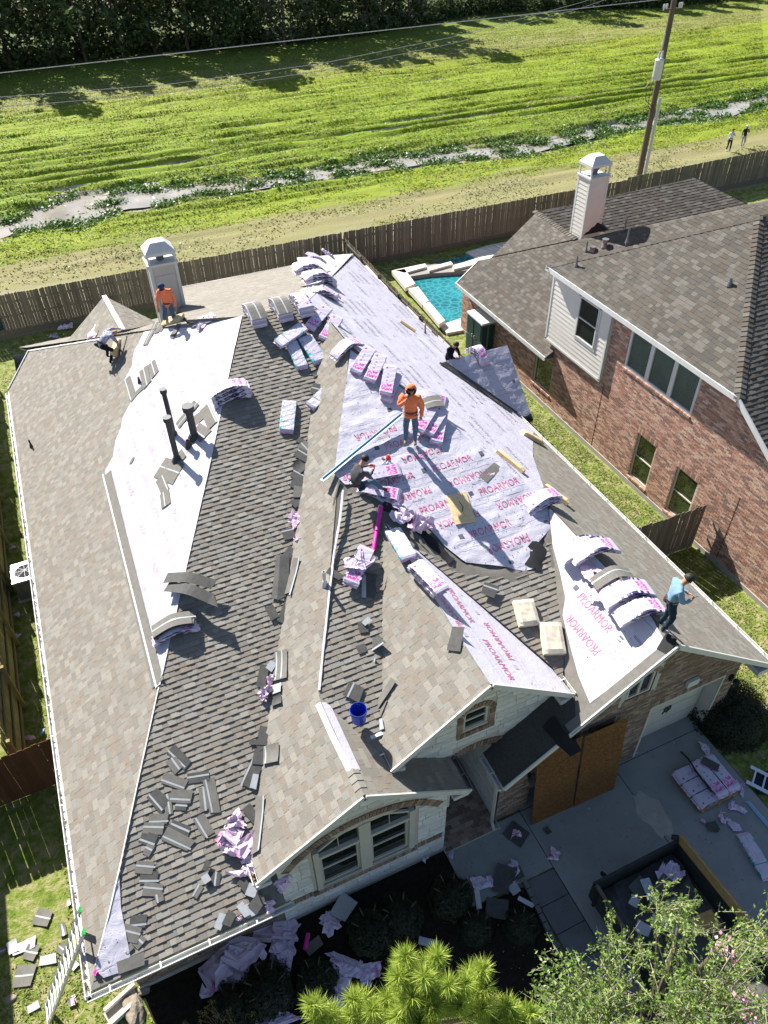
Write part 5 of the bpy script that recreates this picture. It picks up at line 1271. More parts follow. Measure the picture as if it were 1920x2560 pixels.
# ------------------------------------------------------------------ trees
def tree_proto(name, h, rad, nleaf, mat, seed, size=.5, trunk_r=.16, shape='tall', base=.1, ntone=5, limbs=9):
    r = np.random.RandomState(seed); rr_ = random.Random(seed)
    root = bpy.data.objects.new(name, None); C.objects.link(root); ORG[root.name] = Vector((0, 0, 0))
    q = MB(); q.tube([(0, 0, -.3), (rr_.uniform(-.2, .2), rr_.uniform(-.2, .2), h*.5), (rr_.uniform(-.3, .3), rr_.uniform(-.3, .3), h*.95)], [trunk_r, trunk_r*.6, .03], 7)
    tips = []
    for i in range(limbs):
        z = h*(base+.1+(.85-base)*i/limbs); a = rr_.random()*6.28; L = rad*(1.0-.5*i/limbs)*rr_.uniform(.6, 1.0)
        tip = (math.cos(a)*L, math.sin(a)*L, z+L*.45); q.tube([(0, 0, z), (tip[0]*.5, tip[1]*.5, z+L*.12), tip], [trunk_r*.4, trunk_r*.25, .02], 5); tips.append(tip)
    q.build('trunk', 'bark', root)
    pts = []
    nc = 26
    for i in range(nc):
        t = (i+.5)/nc; z = h*(base+(1-base)*t); pr = rad*(math.sin(min(1, t*1.25+.12)*math.pi)**.6 if shape == 'round' else (1-t)**.55*(.55+.6*r.rand()))
        a = r.rand()*6.28; d = pr*(.35+.6*r.rand()); c = np.array([math.cos(a)*d, math.sin(a)*d, z]); s = rad*(.26+.22*r.rand())
        n = nleaf//nc; p = r.normal(size=(n, 3)); p /= np.linalg.norm(p, axis=1)[:, None]; p *= (s*(.6+.45*r.rand(n)**.5))[:, None]; p[:, 2] *= .75
        pts.append(c+p)
    leaves_obj('crown', np.concatenate(pts), size, mat, root, ntone, seed, flat=.3, aspect=.55)
    return root
tp = [tree_proto('wood_tree', 13, 3.4, 2600, 'leaf_far', 1), tree_proto('wood_tree', 11, 3.0, 2400, 'leaf_far', 2, shape='round'), tree_proto('wood_tree', 15, 3.0, 2600, 'leaf_far', 3),
      tree_proto('wood_tree', 10, 2.8, 1300, 'leaf_far_pale', 4, shape='round', size=.42), tree_proto('wood_tree', 8, 2.6, 2200, 'leaf_far', 5, shape='round')]
used = [False]*5
rt_ = random.Random(5); nt_ = 0
adj = ['tall dark', 'rounded dark', 'slender dark', 'thin pale grey', 'low rounded']
mass = []; front = []
def crown_arrays(o):
    for ch in o.children:
        me = ch.data; n = len(me.vertices); v = np.empty(n*3); me.vertices.foreach_get('co', v)
        if ch.name.startswith('crown'): return v.reshape(-1, 3)
for row in range(4):
    x = -22+row*1.3
    while x < 128:
        edge = (99.0 if x < 40 else 100.5)+row*4.2+2.2*math.sin(x*.13)+rt_.uniform(-1, 1)
        if x > 42: edge += min(8, (x-42)*.12)
        if x > 62: edge -= min(14, (x-62)*.28)
        k = rt_.choice((0, 0, 1, 1, 2, 3, 4)) if x < 55 else rt_.choice((3, 1, 4, 4, 0))
        if row > 1 and 44 < x < 66 and rt_.random() < .55: x += 4; continue
        sc_ = rt_.uniform(.85, 1.3)*(.75 if x > 50 else 1.0); sx_ = sc_*rt_.uniform(.85, 1.2); rz_ = rt_.random()*6.28
        if row == 0:
            o = tp[k] if not used[k] else copy_tree(tp[k]); used[k] = True
            o.location = (x, edge, 0); o.rotation_euler = (0, 0, rz_); o.scale = (sx_, sc_, sc_); o['category'] = 'tree'; o['group'] = 'front trees of the far wood'; front.append((x, k, o))
        else:
            mass.append((k, x, edge, rz_, sx_, sc_))
        nt_ += 1; x += rt_.uniform(2.9, 4.6) if x < 50 else rt_.uniform(3.5, 6)
ORDN = ['leftmost', 'second', 'third', 'fourth', 'fifth', 'sixth', 'seventh', 'eighth', 'ninth', 'tenth', 'eleventh', 'twelfth', 'thirteenth', 'fourteenth', 'fifteenth', 'sixteenth', 'seventeenth', 'eighteenth', 'nineteenth', 'twentieth']
for k in range(5):
    for i, (x, kk, o) in enumerate([f for f in front if f[1] == k]):
        o['label'] = '%s tree fronting the far wood, %s of its kind from left' % (adj[k], ORDN[min(i, 19)]) if i else '%s tree fronting the far wood, leftmost of its kind' % adj[k]
VV = []
for k, x, y, rz_, sx_, sc_ in mass:
    v = crown_arrays(tp[k]).reshape(-1, 4, 3)[::2].reshape(-1, 3); c_, s_ = math.cos(rz_), math.sin(rz_)
    VV.append(np.stack([x+(v[:, 0]*c_-v[:, 1]*s_)*sx_, y+(v[:, 0]*s_+v[:, 1]*c_)*sx_, v[:, 2]*sc_], 1))
VV = np.concatenate(VV); n = len(VV)//4; me = bpy.data.meshes.new('wood_foliage'); me.vertices.add(4*n); me.vertices.foreach_set('co', VV.ravel())
me.loops.add(4*n); me.loops.foreach_set('vertex_index', np.arange(4*n)); me.polygons.add(n); me.polygons.foreach_set('loop_start', np.arange(0, 4*n, 4)); me.polygons.foreach_set('loop_total', np.full(n, 4))
a = me.attributes.new('tone', 'FLOAT', 'FACE'); a.data.foreach_set('value', np.repeat(nrg.rand(n//50+1), 50)[:n]); me.materials.append(MT['leaf_far']); me.update(); me.validate(); link('wood_foliage', me, None, kind='stuff')
print('far trees', nt_, 'mass quads', n)
P = []
for i in range(26000):
    x = nrg.uniform(-25, 120); e = 99.5+2.2*math.sin(x*.13)+(min(8, (x-42)*.12) if x > 42 else 0)-(min(14, (x-62)*.28) if x > 62 else 0)
    y = e+abs(nrg.normal(0, 3.0)); hgt = (1.3+1.1*vnoise(x, y, 2.2, 2.2, 1))*max(0, 1-abs(y-e-2)/9)
    P.append((x, y, abs(nrg.rand())*max(.3, hgt)))
leaves_obj('undergrowth', P, .5, 'leaf_far', None, 5, 9, kind='stuff', flat=.4, aspect=.6)
# ------------------------------------------------------------------ loose things on the roofs
GM = Pl(0, 0, 0)
def dir_on(pl, p1, p2):
    a, b = pl.at(*p1), pl.at(*p2); return a, b, (b-a)
BUND = {}
def bundle_mesh(bend, mat, thick=.10, L=1.0, Wd=.34, seed=0):
    key = (round(bend, 2), mat, round(thick, 3), L, Wd, seed)
    if key in BUND: return BUND[key]
    r = random.Random(seed*7+3); nx, ny = 18, 6; V = []; Fc = []
    zc = lambda x: -bend*(math.sqrt(x*x+.03)-.173)
    for i in range(nx+1):
        x = (i/nx-.5)*L; e = min(1, min(i, nx-i)/.9)
        for j in range(12):   # ring : rounded rectangle, 12 points
            a = [(-.5, .06), (-.5, .92), (-.475, 1), (-.16, 1.01), (.16, 1.01), (.475, 1), (.5, .92), (.5, .06), (.48, 0), (.16, 0), (-.16, 0), (-.48, 0)][j]
            y = a[0]*Wd*(.93+.07*e); z = a[1]*thick*(.75+.25*e)
            z += (.005*vnoise(x*9, y*9+j, 1, 1, seed)+.002*math.sin(x*38+seed+y*20))*(1 if a[1] > .1 else 0)
            y += .008*vnoise(x*6, j, 1, 1, seed+5)
            V.append((x, y, z+zc(x)))
    for i in range(nx):
        for j in range(12): Fc.append((i*12+j, i*12+(j+1) % 12, (i+1)*12+(j+1) % 12, (i+1)*12+j))
    Fc.append(tuple(range(11, -1, -1))); Fc.append(tuple(range(nx*12, nx*12+12)))
    me = mesh('wrapper', V, [f[::-1] for f in Fc], mat, smooth=False); BUND[key] = me; return me
def place(o, p, X, N):
    N = N.normalized(); X = (X-N*X.dot(N)).normalized(); Y = N.cross(X); M = Matrix((X, Y, N)).transposed().to_4x4(); M.translation = p; o.matrix_world = M; o.rotation_mode = 'XYZ'
    ORG[o.name] = Vector(p); return o
BS = [0]
def bundle(p, X, N, label, bend=0., mat='bundle_wrap', lift=.02, thick=.10, L=1.0, Wd=.34, group='shingle bundles on the roofs', tail=True):
    BS[0] += 1
    root = bpy.data.objects.new('shingle_bundle', None); C.objects.link(root); place(root, Vector(p)+N.normalized()*lift, X, N)
    root['label'] = label; root['category'] = 'shingle bundle'; root['group'] = group
    link('wrapper', bundle_mesh(bend, mat, thick, L, Wd, BS[0] % 4), root)
    if tail:   # crimped film ends
        q = MB(); zc = -bend*(math.sqrt(.25*L*L+.03)-.173)
        for s in (-1, 1):
            V = [(s*L*.49, (j/5-.5)*Wd*.8, thick*.4+zc+.006*math.sin(j*4+BS[0])) for j in range(6)]+[(s*(L*.49+.05+.012*math.sin(j*3.1+BS[0])), (j/5-.5)*Wd*.95, thick*.3+zc-bend*.04+.010*math.sin(j*5+BS[0])) for j in range(6)]
            q.add(V, [(j, j+1, j+7, j+6) for j in range(5)])
            link('film_end', mesh('film_end', q.V, q.F, 'plastic_film_pink'), root); q = MB()
    return root
def bun2(pl, p1, p2, label, **kw):
    a, b, d = dir_on(pl, p1, p2); n = kw.pop('N', pl.n); lv = kw.pop('level', 0)
    return bundle((a+b)/2+pl.n*(.105*lv), d, n, label, **kw)
def shingle_sheet(p, X, N, label, L=1.0, Wd=.34, bend=0., mat='loose_shingle', strips=(.02,), lift=.02, name='loose_shingle', group='loose shingles on the roofs', cat='shingle', curl=.0, taper=1.0, seed=0):
    root = bpy.data.objects.new(name, None); C.objects.link(root); place(root, Vector(p)+N.normalized()*lift, X, N)
    root['label'] = label; root['category'] = cat; root['group'] = group
    r = random.Random(seed+int(p[0]*37+p[1]*11)); nx = 10; zc = lambda x, y=0: -bend*(math.sqrt(x*x+.03)-.173)+curl*(x/L)**2*4*.08+.004*math.sin(x*9+y*5)
    V = []; Fc = []; j1, j2 = r.uniform(-.09, .09)*L, r.uniform(-.09, .09)*L; taper *= r.uniform(.85, 1.15)
    for i in range(nx+1):
        x = (i/nx-.5)*L; w_ = Wd*(1+(taper-1)*i/nx)
        for y in (-w_/2, w_/2): V.append((x+(j1 if y < 0 else j2)*(i == nx), y, zc(x, y)+.005)); V.append((x+(j1 if y < 0 else j2)*(i == nx), y, zc(x, y)))
    for i in range(nx):
        a = i*4; b = a+4; Fc += [(a, a+2, b+2, b), (a+1, b+1, b+3, a+3), (a, b, b+1, a+1), (a+2, a+3, b+3, b+2)]
    Fc += [(0, 1, 3, 2), (nx*4, nx*4+2, nx*4+3, nx*4+1)]
    link('shingle_body', mesh('shingle_body', V, [f[::-1] for f in Fc], mat, smooth=False), root)
    for t in strips:
        V = []; y0 = t*Wd
        for i in range(nx+1):
            x = (i/nx-.5)*L
            for y in (y0-.018, y0+.018): V.append((x, y*(1+(taper-1)*i/nx), zc(x, y)+.0075))
        link('sealant_strip', mesh('sealant_strip', V, [(2*i, 2*i+2, 2*i+3, 2*i+1) for i in range(nx)], 'sealant_strip'), root)
    return root
def sh2(pl, p1, p2, wd, label, **kw):
    a, b, d = dir_on(pl, p1, p2); return shingle_sheet((a+b)/2, d, kw.pop('N', pl.n), label, L=max(.12, d.length), Wd=wd, **kw)
def film(p, size, label, mat='plastic_film', seed=1, N=Vector((0, 0, 1)), X=Vector((1, 0, 0)), elong=1.0, h=.35, group='torn plastic wrap', name='plastic_wrap', parts=True):
    """torn wrapper: a sheet creased along random fold lines, then left lying"""
    r = random.Random(seed*13+5); n = 20; s0 = size*1.25; P = []; keep = []
    for i in range(n+1):
        for j in range(n+1):
            x, y = (i/n-.5)*s0*max(1, elong)**.8, (j/n-.5)*s0/max(.8, elong)**.6
            if i in (0, n): x += .10*s0*vnoise(j*.45, seed, 1, 1, 2)
            if j in (0, n): y += .10*s0*vnoise(i*.45, seed, 1, 1, 5)
            P.append(Vector((x, y, 0)))
    for k in range(7):
        an = r.random()*6.283; nn = Vector((math.cos(an), math.sin(an), 0)); c0 = r.uniform(-.05, .36)*s0; ang = r.choice((-1, 1))*r.uniform(1.9, 3.0); axd = Vector((-nn.y, nn.x, 0)); Q = Matrix.Rotation(ang, 3, axd); o_ = nn*c0
        for i, v in enumerate(P):
            if (v-o_).dot(nn) > 0: P[i] = Q @ (v-o_)+o_
    hh = size*h*.9; mz = max(abs(v.z) for v in P) or 1
    for i, v in enumerate(P):
        f = abs(v.z)/mz; rd = abs(vnoise(v.x/size*5, v.y/size*5+f, 1, 1, seed))
        v.z = .012+hh*(.55*f**.7+.7*rd)*(.6+.4*f)+.004*(i % 3)
    c = sum(P, Vector((0, 0, 0)))/len(P); P = [Vector((v.x-c.x, v.y-c.y, v.z)) for v in P]
    Fc = [(i*(n+1)+j, (i+1)*(n+1)+j, (i+1)*(n+1)+j+1, i*(n+1)+j+1) for i in range(n) for j in range(n)]
    me = mesh(name, P, Fc, mat, smooth=False); o = link(name, me); place(o, Vector(p), X, N)
    o['label'] = label; o['category'] = 'plastic wrap'; o['group'] = group; return o
def film2(pl, x, y, size, label, **kw):
    return film(pl.at(x, y)+pl.n*.015, size, label, N=pl.n, X=kw.pop('X', pl.up()), **kw)
Zv = Vector((0, 0, 1)); Yv = Vector((0, 1, 0)); Xv = Vector((1, 0, 0))
# --- three opened stacks straddling the main ridge
for i, (cx_, cy_, lab, op) in enumerate(((200, 590, 'leftmost', True), (375, 560, 'middle', True), (500, 520, 'rightmost', False))):
    p = G(*c4(cx_, cy_), 7.95); p = Vector((p.x, 19.55, 7.93))
    bundle(p, Yv, Zv, 'lower bundle of the %s of three stacks draped over the main ridge' % lab, bend=.37, Wd=.44, L=1.12, thick=.12, lift=.02)
    bundle(p+Zv*.135, Yv, Zv, 'upper bundle of the %s of three stacks draped over the main ridge' % lab, bend=.37, Wd=.43, L=1.1, thick=.12, lift=.02)
    if op: shingle_sheet(p+Zv*.285-Yv*.04, Yv, Zv, 'grey opened shingles on top of the %s ridge stack' % lab, L=1.1, Wd=.50, bend=.42, strips=(-.08, .44), group='opened shingles draped over ridges')
# --- stacks over the north-east hip
hd = (Vector((12.9, 33, 2.9))-Vector((6.19, 19.65, 7.9))); side = hd.cross(Zv).normalized()
for i, (cx_, cy_, lv, lab) in enumerate(((562, 305, 2, 'farthest'), (625, 362, 2, 'middle'), (625, 450, 1, 'nearest'))):
    p = PE.at(*c4(cx_, cy_)); t = (p-Vector((6.19, 19.65, 7.9))).dot(hd)/hd.length_squared; p = p+Zv*.04
    for k in range(lv): bundle(p+Zv*(.14*k), Xv+Yv*.1-Zv*.25, Vector((.35, 0, 1)), '%s bundle of the %s stack at the far end of the white slope' % (('lower', 'upper')[k] if lv > 1 else 'only', lab), bend=.45, Wd=.46, L=1.2, thick=.13)
bun2(PE, c4(1010, 0) if False else c4(560, 205), c4(640, 240), 'bundle half hidden at the far top corner of the white slope', bend=.2)
film2(PE, *c4(680, 215), .7, 'shredded wrap at the far top corner of the white slope', seed=3, elong=1.6)
film2(PE, *c4(720, 480), .55, 'torn film tail hanging right of the nearest far-end stack', seed=4, elong=1.5, mat='plastic_film_pink')
# --- flat bundles near the top of the dark front slope
bun2(PS, c4(665, 560), c4(560, 680), 'flat printed bundle tilted right of the ridge stacks, upper left of a pair', lift=.03)
bun2(PS, c4(740, 615), c4(645, 765), 'flat printed bundle beside the valley top, lower right of a pair', lift=.05)
bun2(PS, c4(440, 790), c4(500, 925), 'teal edged bundle, left of the two side by side under a crossing one', mat='bundle_wrap_teal')
bun2(PS, c4(520, 740), c4(625, 905), 'teal edged bundle, right of the two side by side under a crossing one', mat='bundle_wrap_teal', Wd=.42)
bun2(PS, c4(520, 690), c4(345, 810), 'teal edged bundle lying crosswise on top of two others', mat='bundle_wrap_teal', level=1.1)
bun2(PS, c4(715, 1050), c4(548, 1215), 'teal striped bundle slanting into the valley above loose shingles', mat='bundle_wrap_teal', lift=.08, Wd=.30)
sh2(PS, c4(565, 1080), c4(630, 1100), .34, 'small dark shingle piece tucked under the slanting teal bundle', mat='loose_shingle_dark', lift=.14)
bun2(PS, c4(425, 1155), c4(403, 1362), 'single creased bundle lying alone on the dark front slope', mat='bundle_wrap_teal', Wd=.38)
# --- stack over the left hip, three high
hN = (Vector((0, 0, 1))); hx = Vector((1, -.1, 0)).normalized()
p = PS.at(*c3(1490, 1110)); hp = Vector((2.05, 15.67, 6.43))
for k in range(3): bundle(PS.at(*c3(1500, 1120))+Zv*(.02+.115*k)+Vector((-.02*k, .03*k, 0)), Vector((1, -.12, .1)), Vector((-.18, 0, 1)), '%s bundle of the stack of three bent over the left hip' % ('bottom', 'middle', 'top')[k], bend=.36, Wd=.42, thick=.12)
# --- lower left hip stack with opened shingles
p = PS.at(*e1(1130, 1240)); bundle(p+Zv*.03, Vector((1, -.1, .0)), Vector((-.15, 0, 1)), 'bundle bent over the left hip under a block of opened shingles', bend=.42)
for k in range(3): shingle_sheet(p+Zv*(.17+.035*k)+Vector((.02, .10, 0)), Vector((1, -.1, 0)), Vector((-.15, 0, 1)), '%s grey shingle of the opened block on the lower hip bundle' % ('bottom', 'middle', 'top')[k], L=1.0, Wd=.36, bend=.42, strips=(.02,), group='opened shingles on the lower hip bundle')
sh2(PW, e1(1105, 930), e1(1350, 890), .28, 'upper of two bent dark shingles laid over the left hip', bend=.35, lift=.13, N=Vector((-.15, -.1, 1)), mat='loose_shingle_dark', strips=())
sh2(PW, e1(1110, 985), e1(1365, 995), .28, 'lower of two bent dark shingles laid over the left hip', bend=.35, lift=.14, N=Vector((-.15, -.1, 1)), mat='loose_shingle_dark', strips=())
# --- over the front peak and down the lilac triangle
bundle(W2.at(*c4(800, 800))+Zv*.06, Vector((1, .35, 0)), Vector((0, -.1, 1)), 'bundle draped over the peak above the lilac triangle', bend=.6, Wd=.34)
bun2(S2, c4(940, 830), c4(855, 965), 'leftmost of three printed bundles lined up under the peak', lift=.04)
bun2(S2, c4(1020, 860), c4(935, 1045), 'middle of three printed bundles lined up under the peak', lift=.07)
bun2(S2, c4(1105, 1010), c4(1060, 1125), 'lower bundle of the pair left of the hooded worker', lift=.03)
bun2(S2, c4(1072, 970), c4(1045, 1110), 'top bundle of the pair left of the hooded worker', level=1)
for k, (a, b) in enumerate((((1400, 1270), (1375, 1400)), ((1400, 1240), (1330, 1350)), ((1330, 1230), (1270, 1330)))):
    bun2(S2, c4(*a), c4(*b), '%s fanned bundle right of the hooded worker' % ('rightmost', 'middle', 'leftmost')[k], lift=.03+.05*k)
sh2(S2, c4(1290, 1205), c4(1400, 1185), .38, 'opened grey shingles stacked behind the hooded worker', bend=.3, lift=.26, N=Vector((0, -.2, 1)), strips=(0,))
bun2(S2, c4(1280, 1130), c4(1370, 1150), 'bundle half hidden behind the hooded worker', lift=.05, bend=.2)
# --- around the seated man
bun2(S2, e2(905, 255), e2(1115, 215), 'printed bundle right of the seated man with a red cap on it', lift=.10)
bun2(S2, e2(960, 330), e2(1050, 350), 'bundle lying lower, half under the one by the seated man', lift=.02)
film2(S2, *e2(1045, 150), .40, 'white bag with a red spot behind the bundle by the seated man', mat='white_cloth', seed=8, h=.5)
q = MB(); cpt = S2.at(*e2(1065, 145)); q.cyl(cpt+Zv*.12, cpt+Zv*.2, .07, .05, 12); q.cyl(cpt+Zv*.2, cpt+Zv*.215, .03, .03, 8); solo(q, 'red_cap', 'red_plastic', cpt, 'small red round cap on the white bag behind the seated man', 'cap')
# pink cardboard tube, half sunlit
a, b, d = dir_on(S2, e2(1015, 440), e2(968, 725)); q = MB(); q.cyl(a+S2.n*.06, b+S2.n*.05, .055, .055, 18); q.cyl(b+S2.n*.05, b+S2.n*.05+(b-a).normalized()*.003, .042, .042, 18, mi=1)
solo(q, 'cardboard_tube', ['pink_tube', 'drip_black'], a, 'long bright pink tube propped below the seated man', 'tube')
# open pink bundle
ob = bun2(S2, e2(925, 715), e2(810, 965), 'opened bundle with flapping wrap below the pink tube', lift=.12, Wd=.38)
film(ob.matrix_world.translation+Zv*.12, .7, 'flap of torn wrap on the opened bundle below the tube', seed=21, elong=1.3, X=(S2.at(*e2(810, 965))-S2.at(*e2(925, 715))), N=S2.n, h=.12)
# on the second gable's ridge
bundle(Vector((5.16, 11.1, 5.99)), S2.at(*e2(1140, 740))-S2.at(*e2(1060, 550)), Vector((0, .0, 1)), 'creased bundle high on the second gable ridge', mat='bundle_wrap_teal', bend=.05, lift=.02, Wd=.38)
for k in range(2): bundle(Vector((5.20+.02*k, 9.85-.05*k, 6.0+.11*k)), Vector((.12+.04*k, -1, 0)), Vector((0, 0, 1)), '%s printed bundle of the pair along the second gable ridge' % ('lower', 'upper')[k], lift=.02, Wd=.36)
film2(S2, *e2(1290, 570), .95, 'large torn pink wrap bunched on the black felt', seed=12, h=.5, mat='plastic_film_pink')
film2(S2, *e2(1160, 500), .8, 'twisted strip of pink wrap lying up the torn felt edge', seed=13, elong=.4, h=.3)
film2(E3, *e2(1140, 570), .35, 'shred of white wrap at the top of the ridge underlay', seed=14, mat='plastic_film_pink')
# --- garage ridge
gR = [PE.at(*e3(300, 830)), PE.at(*e3(610, 1130)), PE.at(*e3(800, 1310)), PE.at(*e3(900, 1420)), PE.at(*e3(930, 1500))]
xr = Vector((1, -.12, 0))
for k in range(2): bundle(Vector((9.15, 11.25+.06*k, 5.70+.11*k)), Vector((1, .1, 0)), Vector((0, -.1, 1)), '%s printed bundle of the pair at the top of the garage ridge' % ('lower', 'upper')[k], bend=.5)
for k in range(2): bundle(Vector((9.2-.06+.12*k, 9.55-.22*k, 5.71+.10*k)), Vector((1, -.1, 0)), Zv, '%s bundle of the white pair draped over the garage ridge' % ('left', 'right')[k], bend=.58, L=1.15, Wd=.46, thick=.12)
for k in range(2): shingle_sheet(Vector((9.2, 8.55-.02*k, 5.74+.03*k)), Vector((1, -.1, 0)), Zv, '%s opened grey shingle over the garage ridge among torn wrap' % ('lower', 'upper')[k], bend=.7, L=1.0, Wd=.36, strips=(.1,), group='opened shingles draped over ridges')
film(Vector((8.85, 8.95, 5.55)), .5, 'torn wrap above the opened shingles on the garage ridge', seed=15, elong=1.9, N=Vector((-.3, 0, 1)), h=.14, mat='plastic_film_pink')
film(Vector((8.75, 8.28, 5.45)), .45, 'torn wrap below the opened shingles on the garage ridge', seed=16, elong=1.9, N=Vector((-.5, 0, 1)), h=.16, mat='plastic_film_pink')
bundle(Vector((9.15, 7.95, 5.78)), Vector((1, -.15, 0)), Zv, 'bundle draped over the garage ridge just behind the worker in light blue', bend=.58, L=1.15, Wd=.48, thick=.13)
bundle(Vector((9.12, 7.45, 5.72)), Vector((1, -.15, 0)), Zv, 'bundle under the feet of the worker in light blue', bend=.58, L=1.1, Wd=.44, thick=.12)
# --- patio roof
for k in range(2): bundle(Vector((G(*c5(190, 1030), vL.z+.2).x, vL.y, vL.z+.03+.10*k)), Vector((.1, -1, 0)), Vector((0, 0, 1)), '%s bundle draped over the ridge of the small lilac side wing roof' % ('lower', 'upper')[k], bend=.8, Wd=.38)
# --- left white slope
bun2(PW, c3(1290, 640), c3(1360, 620), 'collapsed half empty wrapper near the ridge of the left white slope', lift=.02, thick=.05, L=.8)
# cushions and boards of foam
def cushion(pl, p1, p2, wd, t, label, mat='foam', lift=.02, N=None, carve=False):
    a, b, d = dir_on(pl, p1, p2); root = bpy.data.objects.new('foam_cushion', None); C.objects.link(root); place(root, (a+b)/2+pl.n*lift, d, N or pl.n); root['label'] = label; root['category'] = 'foam cushion'; root['group'] = 'foam cushions the workers sit on'
    L = d.length; nx, ny = 8, 6; V = []; Fc = []
    for s in (1, 0):
        for i in range(nx+1):
            for j in range(ny+1):
                x, y = (i/nx-.5)*L, (j/ny-.5)*wd; e = min(1, min(i, nx-i, j, ny-j)/1.0)
                V.append((x+.01*vnoise(j, i, 1, 1, L), y+.01*vnoise(i, j*2, 1, 1, L), (t*(.8+.2*e)+.012*vnoise(x*7, y*7, 1, 1, L*3)) if s else 0))
    m_ = (nx+1)*(ny+1); I = lambda i, j: i*(ny+1)+j
    for i in range(nx):
        for j in range(ny): Fc.append((I(i, j), I(i+1, j), I(i+1, j+1), I(i, j+1))); Fc.append((m_+I(i, j), m_+I(i, j+1), m_+I(i+1, j+1), m_+I(i+1, j)))
    ring = [I(i, 0) for i in range(nx)]+[I(nx, j) for j in range(ny)]+[I(i, ny) for i in range(nx, 0, -1)]+[I(0, j) for j in range(ny, 0, -1)]
    for k in range(len(ring)): u, v = ring[k], ring[(k+1) % len(ring)]; Fc.append((u, u+m_, v+m_, v))
    link('foam_block', mesh('foam_block', V, Fc, mat, smooth=False), root)
    q = MB(); q.tube([(-L*.2, 0, t+.012), (0, .05, t+.012), (L*.15, -.02, t+.012)], .008, 4) if carve else q.tube([(-L*.45, -wd*.46, t*.5), (L*.45, -wd*.46, t*.5)], .006, 4)
    link('worn_seam', mesh('worn_seam', q.V, q.F, 'carving'), root); return root
cushion(S2, e2(1500, 355), e2(1565, 545), .52, .06, 'square tan foam pad lying flat in the middle of the lilac triangle', carve=True)
cushion(PE, e3(95, 535), e3(245, 655), .24, .10, 'wedge of pale foam on the hip above the lilac triangle', lift=.02)
cushion(PE, e3(240, 425), e3(350, 485), .26, .12, 'foam block near the edge of the white slope by the fence', lift=.02)
cushion(PE, e3(365, 735), e3(500, 840), .24, .12, 'rough yellow foam block right of the garage ridge top bundles', lift=.02)
cushion(S2, e6(240, 10), e6(280, 155), .48, .14, 'pale cushion under a shadow, upper of two in the valley', 'foam_pale')
cushion(S2, e6(395, 140), e6(425, 320), .50, .14, 'pale cushion, lower of two in the valley left of the garage underlay', 'foam_pale')
cushion(PW, c3(770, 760), c3(750, 880), .20, .22, 'upright foam seat block beside the stooping worker', lift=.02, N=Vector((0, 0, 1)))
cushion(PW, c3(1070, 645), c3(1190, 615), .30, .10, 'brown foam pad under the kneeling worker on the ridge', lift=.02)
simple('blue_strip_wide', (.13, .36, .62), (.10, .30, .55), 3, .5, .4)
# long blue metal strip with a thin raised lip, laid across the lilac triangle
q = MB(); a = S2.at(*e2(1165, 165-0)) if False else S2.at(*c4(1150, 1290)); b = W2.at(*e2(640, 325)); q.bar(a+Zv*.25, b+Zv*.30, .16, .012, (.2, .35, 1)); q.bar(a+Zv*.25+Vector((.03, .04, .03)), b+Zv*.30+Vector((.03, .04, .03)), .012, .06)
solo(q, 'metal_strip', 'blue_strip', a, 'long pale blue metal edging strip reaching from the lilac triangle over the light slope', 'metal strip')
q = MB(); a, b = PE.at(*c4(1140, 640)), PE.at(*c4(1235, 705)); q.bar(a+PE.n*.05, b+PE.n*.05, .12, .05); solo(q, 'timber_board', 'plywood', a, 'short tan board lying on the white slope', 'board')
q = MB(); a, b = PE.at(*c4(1245, 730)), PE.at(*c4(1420, 860)); q.bar(a+PE.n*.03, b+PE.n*.03, .10, .02); solo(q, 'metal_flashing', 'strip_white', a, 'long pale flashing below the short board on the white slope', 'flashing')
# bucket
bkp = S2.at(*e2(900, 1800)); bkp = Vector((3.05, 8.55, 0)); bkp.z = max(S2.z(3.05, 8.55), E1.z(3.05, 8.55))+.0
bk = empty('bucket', (0, 0, 0), 'open blue plastic bucket standing in the valley between the two front gables', 'bucket')
rayp = ray(774, 1533); tt = None
zb = 4.72; cb_ = EYE+rayp*((zb+.36-CAM_H)/rayp.z); ORG[bk.name] = Vector((cb_.x, cb_.y, zb)); bk.location = (cb_.x, cb_.y, zb); B0 = bk.location.copy()
prof = [(.125, 0), (.13, .01), (.15, .30), (.158, .31), (.158, .33), (.152, .335), (.154, .37), (.148, .37), (.142, .33), (.122, .012)]
V = []; Fc = []; n = 24
for i, (r_, z_) in enumerate(prof):
    for j in range(n): V.append(B0+Vector((1.12*r_*math.cos(6.2832*j/n), 1.12*r_*math.sin(6.2832*j/n), z_)))
for i in range(len(prof)-1):
    for j in range(n): Fc.append((i*n+j, i*n+(j+1) % n, (i+1)*n+(j+1) % n, (i+1)*n+j))
Fc.append(tuple(range(n-1, -1, -1))); Fc.append(tuple(range(9*n, 10*n)))
q = MB(); q.add(V, Fc); q.build('tub', 'blue_plastic', bk, smooth=False)
q = MB(); q.tube([B0+Vector((.16*math.cos(a), .16*math.sin(a), .33-.12*math.sin((a+1.57)/1)**2)) for a in [x*.3-1.57 for x in range(0, 11)]], .005, 5); q.build('wire_handle', 'galvanised', bk)

